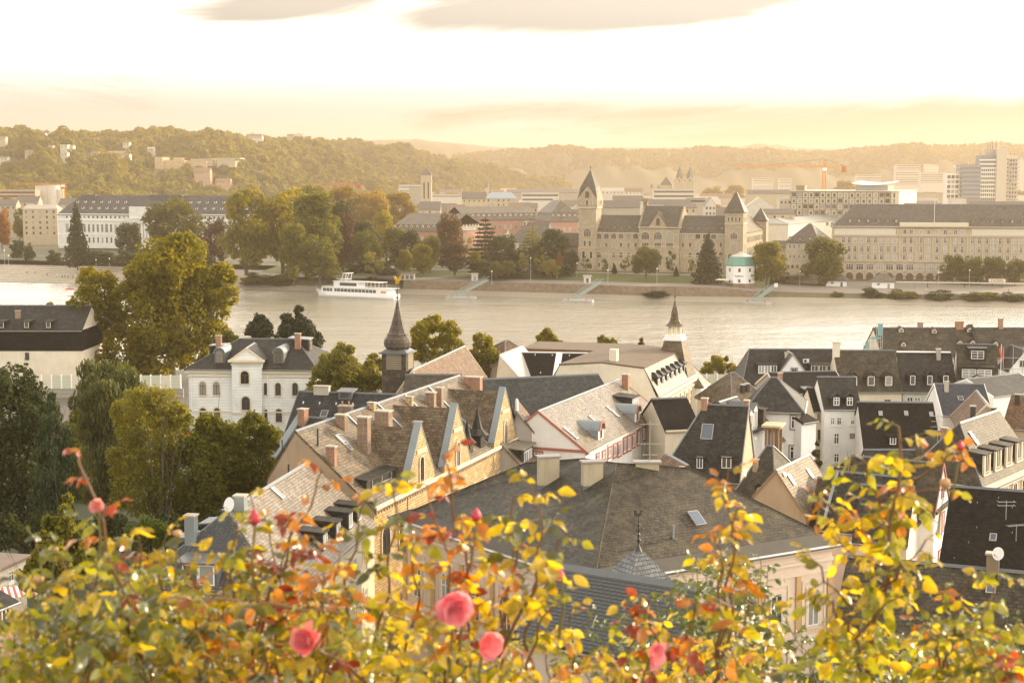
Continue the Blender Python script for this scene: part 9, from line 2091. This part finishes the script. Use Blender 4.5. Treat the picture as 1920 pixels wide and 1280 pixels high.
rosebush('rose_bush', 'rose bush at the lower left corner with a thorny red shoot and one pale bloom', 170,2.6,
 [((146,842),(262,1240),2.45, dict(pal='rrro', size=.026, start=.02, step=.05, r=.0048, bend=.01)),((60,1010),(160,1420),2.6, dict(pal='ggyk')),((105,1040),(200,1400),2.5, dict(pal='gyyg')),((250,985),(280,1350),2.55, dict(pal='ygky')),((305,1000),(330,1350),2.7, dict(pal='gyoy')),((195,990),(240,1300),2.5, dict(pal='gkyg', size=.040)),((340,1040),(300,1350),2.6, dict(pal='yoyg'))],
 blooms=[(183,950,17,2.42, dict(pale=True, face=(-.3,-.8,.4)))], buds=[(333,1000,9,2.6, True),(100,1030,10,2.6, True),(72,1085,11,2.5, True),(45,1150,9,2.5, True)],
 fill=(-60,360, tab([(-60,1150),(0,1130),(60,1070),(150,1030),(300,1010),(360,1050)]),34), pal='ggkgyy')
rosebush('rose_bush', 'rose bush left of centre with bright orange and red young leaves, pink bloom low down', 500,2.7,
 [((470,925),(470,1350),2.7, dict(pal='yyg')),((438,975),(420,1350),2.6, dict(pal='ggy')),((610,878),(480,1200),2.6, dict(pal='rroo', size=.032, start=.05, step=.045)),((545,965),(520,1350),2.7, dict(pal='orro', size=.036)),((590,1000),(560,1350),2.6, dict(pal='oroy')),((510,990),(500,1350),2.8, dict(pal='yyog')),((400,1110),(700,1290),2.5, dict(pal='yo', start=.3, step=.09, r=.004)),((300,1120),(640,1150),2.4, dict(pal='oyk', start=.0, step=.07, r=.004))],
 blooms=[(583,1200,36,2.5, dict(face=(-.5,-.7,.3)))], buds=[(477,973,13,2.6)],
 fill=(350,640, tab([(350,1060),(420,1010),(470,980),(560,1010),(640,1060)]),24), pal='yygygkyo')
rosebush('rose_bush', 'rose bush in the middle of the foreground with the largest open pink bloom', 820,2.6,
 [((828,850),(880,1300),2.6, dict(pal='ooyr', size=.036, step=.04)),((800,905),(830,1300),2.7, dict(pal='oyro')),((742,900),(690,1280),2.6, dict(pal='gkyg', size=.034)),((693,925),(660,1300),2.6, dict(pal='oykg')),((868,960),(850,1250),2.65, dict(pal='oroy', step=.05)),((640,1030),(600,1350),2.7, dict(pal='yog')),((770,1000),(700,1350),2.6, dict(pal='yoy'))],
 blooms=[(852,1140,43,2.5, dict(face=(.1,-1,.1))),(907,1203,32,2.5, dict(face=(.5,-.8,0)))], buds=[(893,968,11,2.6),(872,1120,9,2.55)],
 fill=(620,940, tab([(620,1080),(700,1060),(760,1100),(830,1100),(940,1140)]),17), pal='yygygk')
rosebush('rose_bush', 'rose bush right of the big pink bloom with drooping yellow leaf sprays', 1030,2.7,
 [((958,925),(900,1250),2.7, dict(pal='ykoy', step=.045)),((1000,905),(930,1230),2.6, dict(pal='kyyy', size=.040)),((1055,1000),(1000,1280),2.7, dict(pal='gyyg', step=.05)),((1040,1130),(1010,1350),2.6, dict(pal='yyg')),((1070,1150),(1060,1350),2.8, dict(pal='yyo')),((975,1010),(960,1300),2.7, dict(pal='oyg'))],
 blooms=[(1053,1080,15,2.6, dict(face=(-.6,-.5,.5), open_=.6))],
 fill=(930,1130, tab([(930,1120),(1000,1140),(1060,1170),(1130,1260)]),8), pal='ygykgy')
rosebush('rose_bush', 'rose bush right of centre with orange leaves and a pink bloom seen from the side', 1250,2.7,
 [((1205,1110),(1210,1350),2.6, dict(pal='orry', size=.034)),((1360,878),(1345,1300),2.7, dict(pal='yyoo', size=.032, start=.55, step=.03, r=.004)),((1385,940),(1350,1250),2.7, dict(pal='yoyo', start=.4, step=.06)),((1345,1000),(1340,1300),2.7, dict(pal='gyy', step=.05)),((1150,1200),(1140,1360),2.7, dict(pal='yyg')),((1300,1120),(1280,1380),2.6, dict(pal='oyro')),((1400,1110),(1420,1380),2.7, dict(pal='yogy'))],
 blooms=[(1222,1225,28,2.5, dict(face=(.7,-.5,.1)))],
 fill=(1110,1480, tab([(1110,1250),(1180,1150),(1300,1110),(1400,1120),(1480,1160)]),18), pal='ggygkyyo')
rosebush('rose_bush', 'tall single rose shoot with fan of yellow green leaves rising at the right', 1640,2.8,
 [((1690,795),(1612,1300),2.75, dict(pal='gyyg', size=.036, start=.12, step=.032, r=.0062)),((1608,850),(1668,1010),2.75, dict(pal='gggy', start=.1, step=.03)),((1800,845),(1665,930),2.75, dict(pal='ygoo', start=.1, step=.032)),((1775,915),(1655,990),2.75, dict(pal='yggo', start=.1, step=.035)),((1535,925),(1650,1030),2.75, dict(pal='oyyg', start=.1, step=.03)),((1560,1000),(1645,1090),2.7, dict(pal='ygy', start=.1, step=.035)),((1740,1010),(1632,1130),2.75, dict(pal='yggy', start=.1, step=.035)),((1520,1045),(1625,1150),2.75, dict(pal='yyg', start=.1, step=.04)),
 ((1550,1120),(1618,1220),2.75, dict(pal='ygg', start=.1, step=.035)),((1700,1110),(1618,1260),2.7, dict(pal='ggy', start=.1, step=.04))],
 blooms=[], buds=[(1801,838,8,2.75),(1772,905,11,2.75, True)],
 fill=(1480,1740, tab([(1480,1180),(1560,1170),(1650,1160),(1740,1150)]),16), pal='gggyk')
rosebush('rose_bush', 'rose bush at the lower right corner with arching green leaf sprays', 1830,2.8,
 [((1885,1075),(1800,1380),2.8, dict(pal='ggy', size=.036)),((1820,1068),(1760,1380),2.7, dict(pal='ggyk', size=.034)),((1765,1095),(1740,1380),2.8, dict(pal='yggo')),((1900,1160),(1850,1400),2.7, dict(pal='gyo')),((1905,1210),(1890,1400),2.6, dict(pal='ror'))],
 fill=(1720,1990, tab([(1720,1150),(1830,1130),(1920,1190),(1990,1200)]),22), pal='gggyky')
for nm, lab, px, D, x0, x1, T, cnt in (('privet_shrub', 'fine leaved dark green shrub behind the roses right of centre', 1330,4.2,1230,1460, [(1230,1110),(1280,1040),(1340,1030),(1420,1040),(1460,1080)], 26),('privet_shrub', 'fine leaved dark green shrub mass behind the roses at lower right', 1700,4.4,1480,1960, [(1480,1190),(1600,1180),(1700,1170),(1850,1150),(1960,1160)], 44),('privet_shrub', 'small upright sprig of green leaves over the near slate roof', 1140,4.0,1100,1180, [(1100,1150),(1140,1110),(1180,1150)], 5)):
 b = Bush(nm, lab, px, D, 'shrub'); b.rach = MB(); f = tab(T)
 for i in range(cnt):
  x = x0 + (x1 - x0) * (i + b.rng.random()) / cnt; b.shoot((x, f(x) + abs(b.rng.gauss(0,1)) * 45),(x + b.rng.gauss(0,60),1400), D + b.rng.uniform(-.3,.6), size=.030, pal='ppp', start=.05, step=.026, r=.0026, n=3, green=True)
 b.finish()
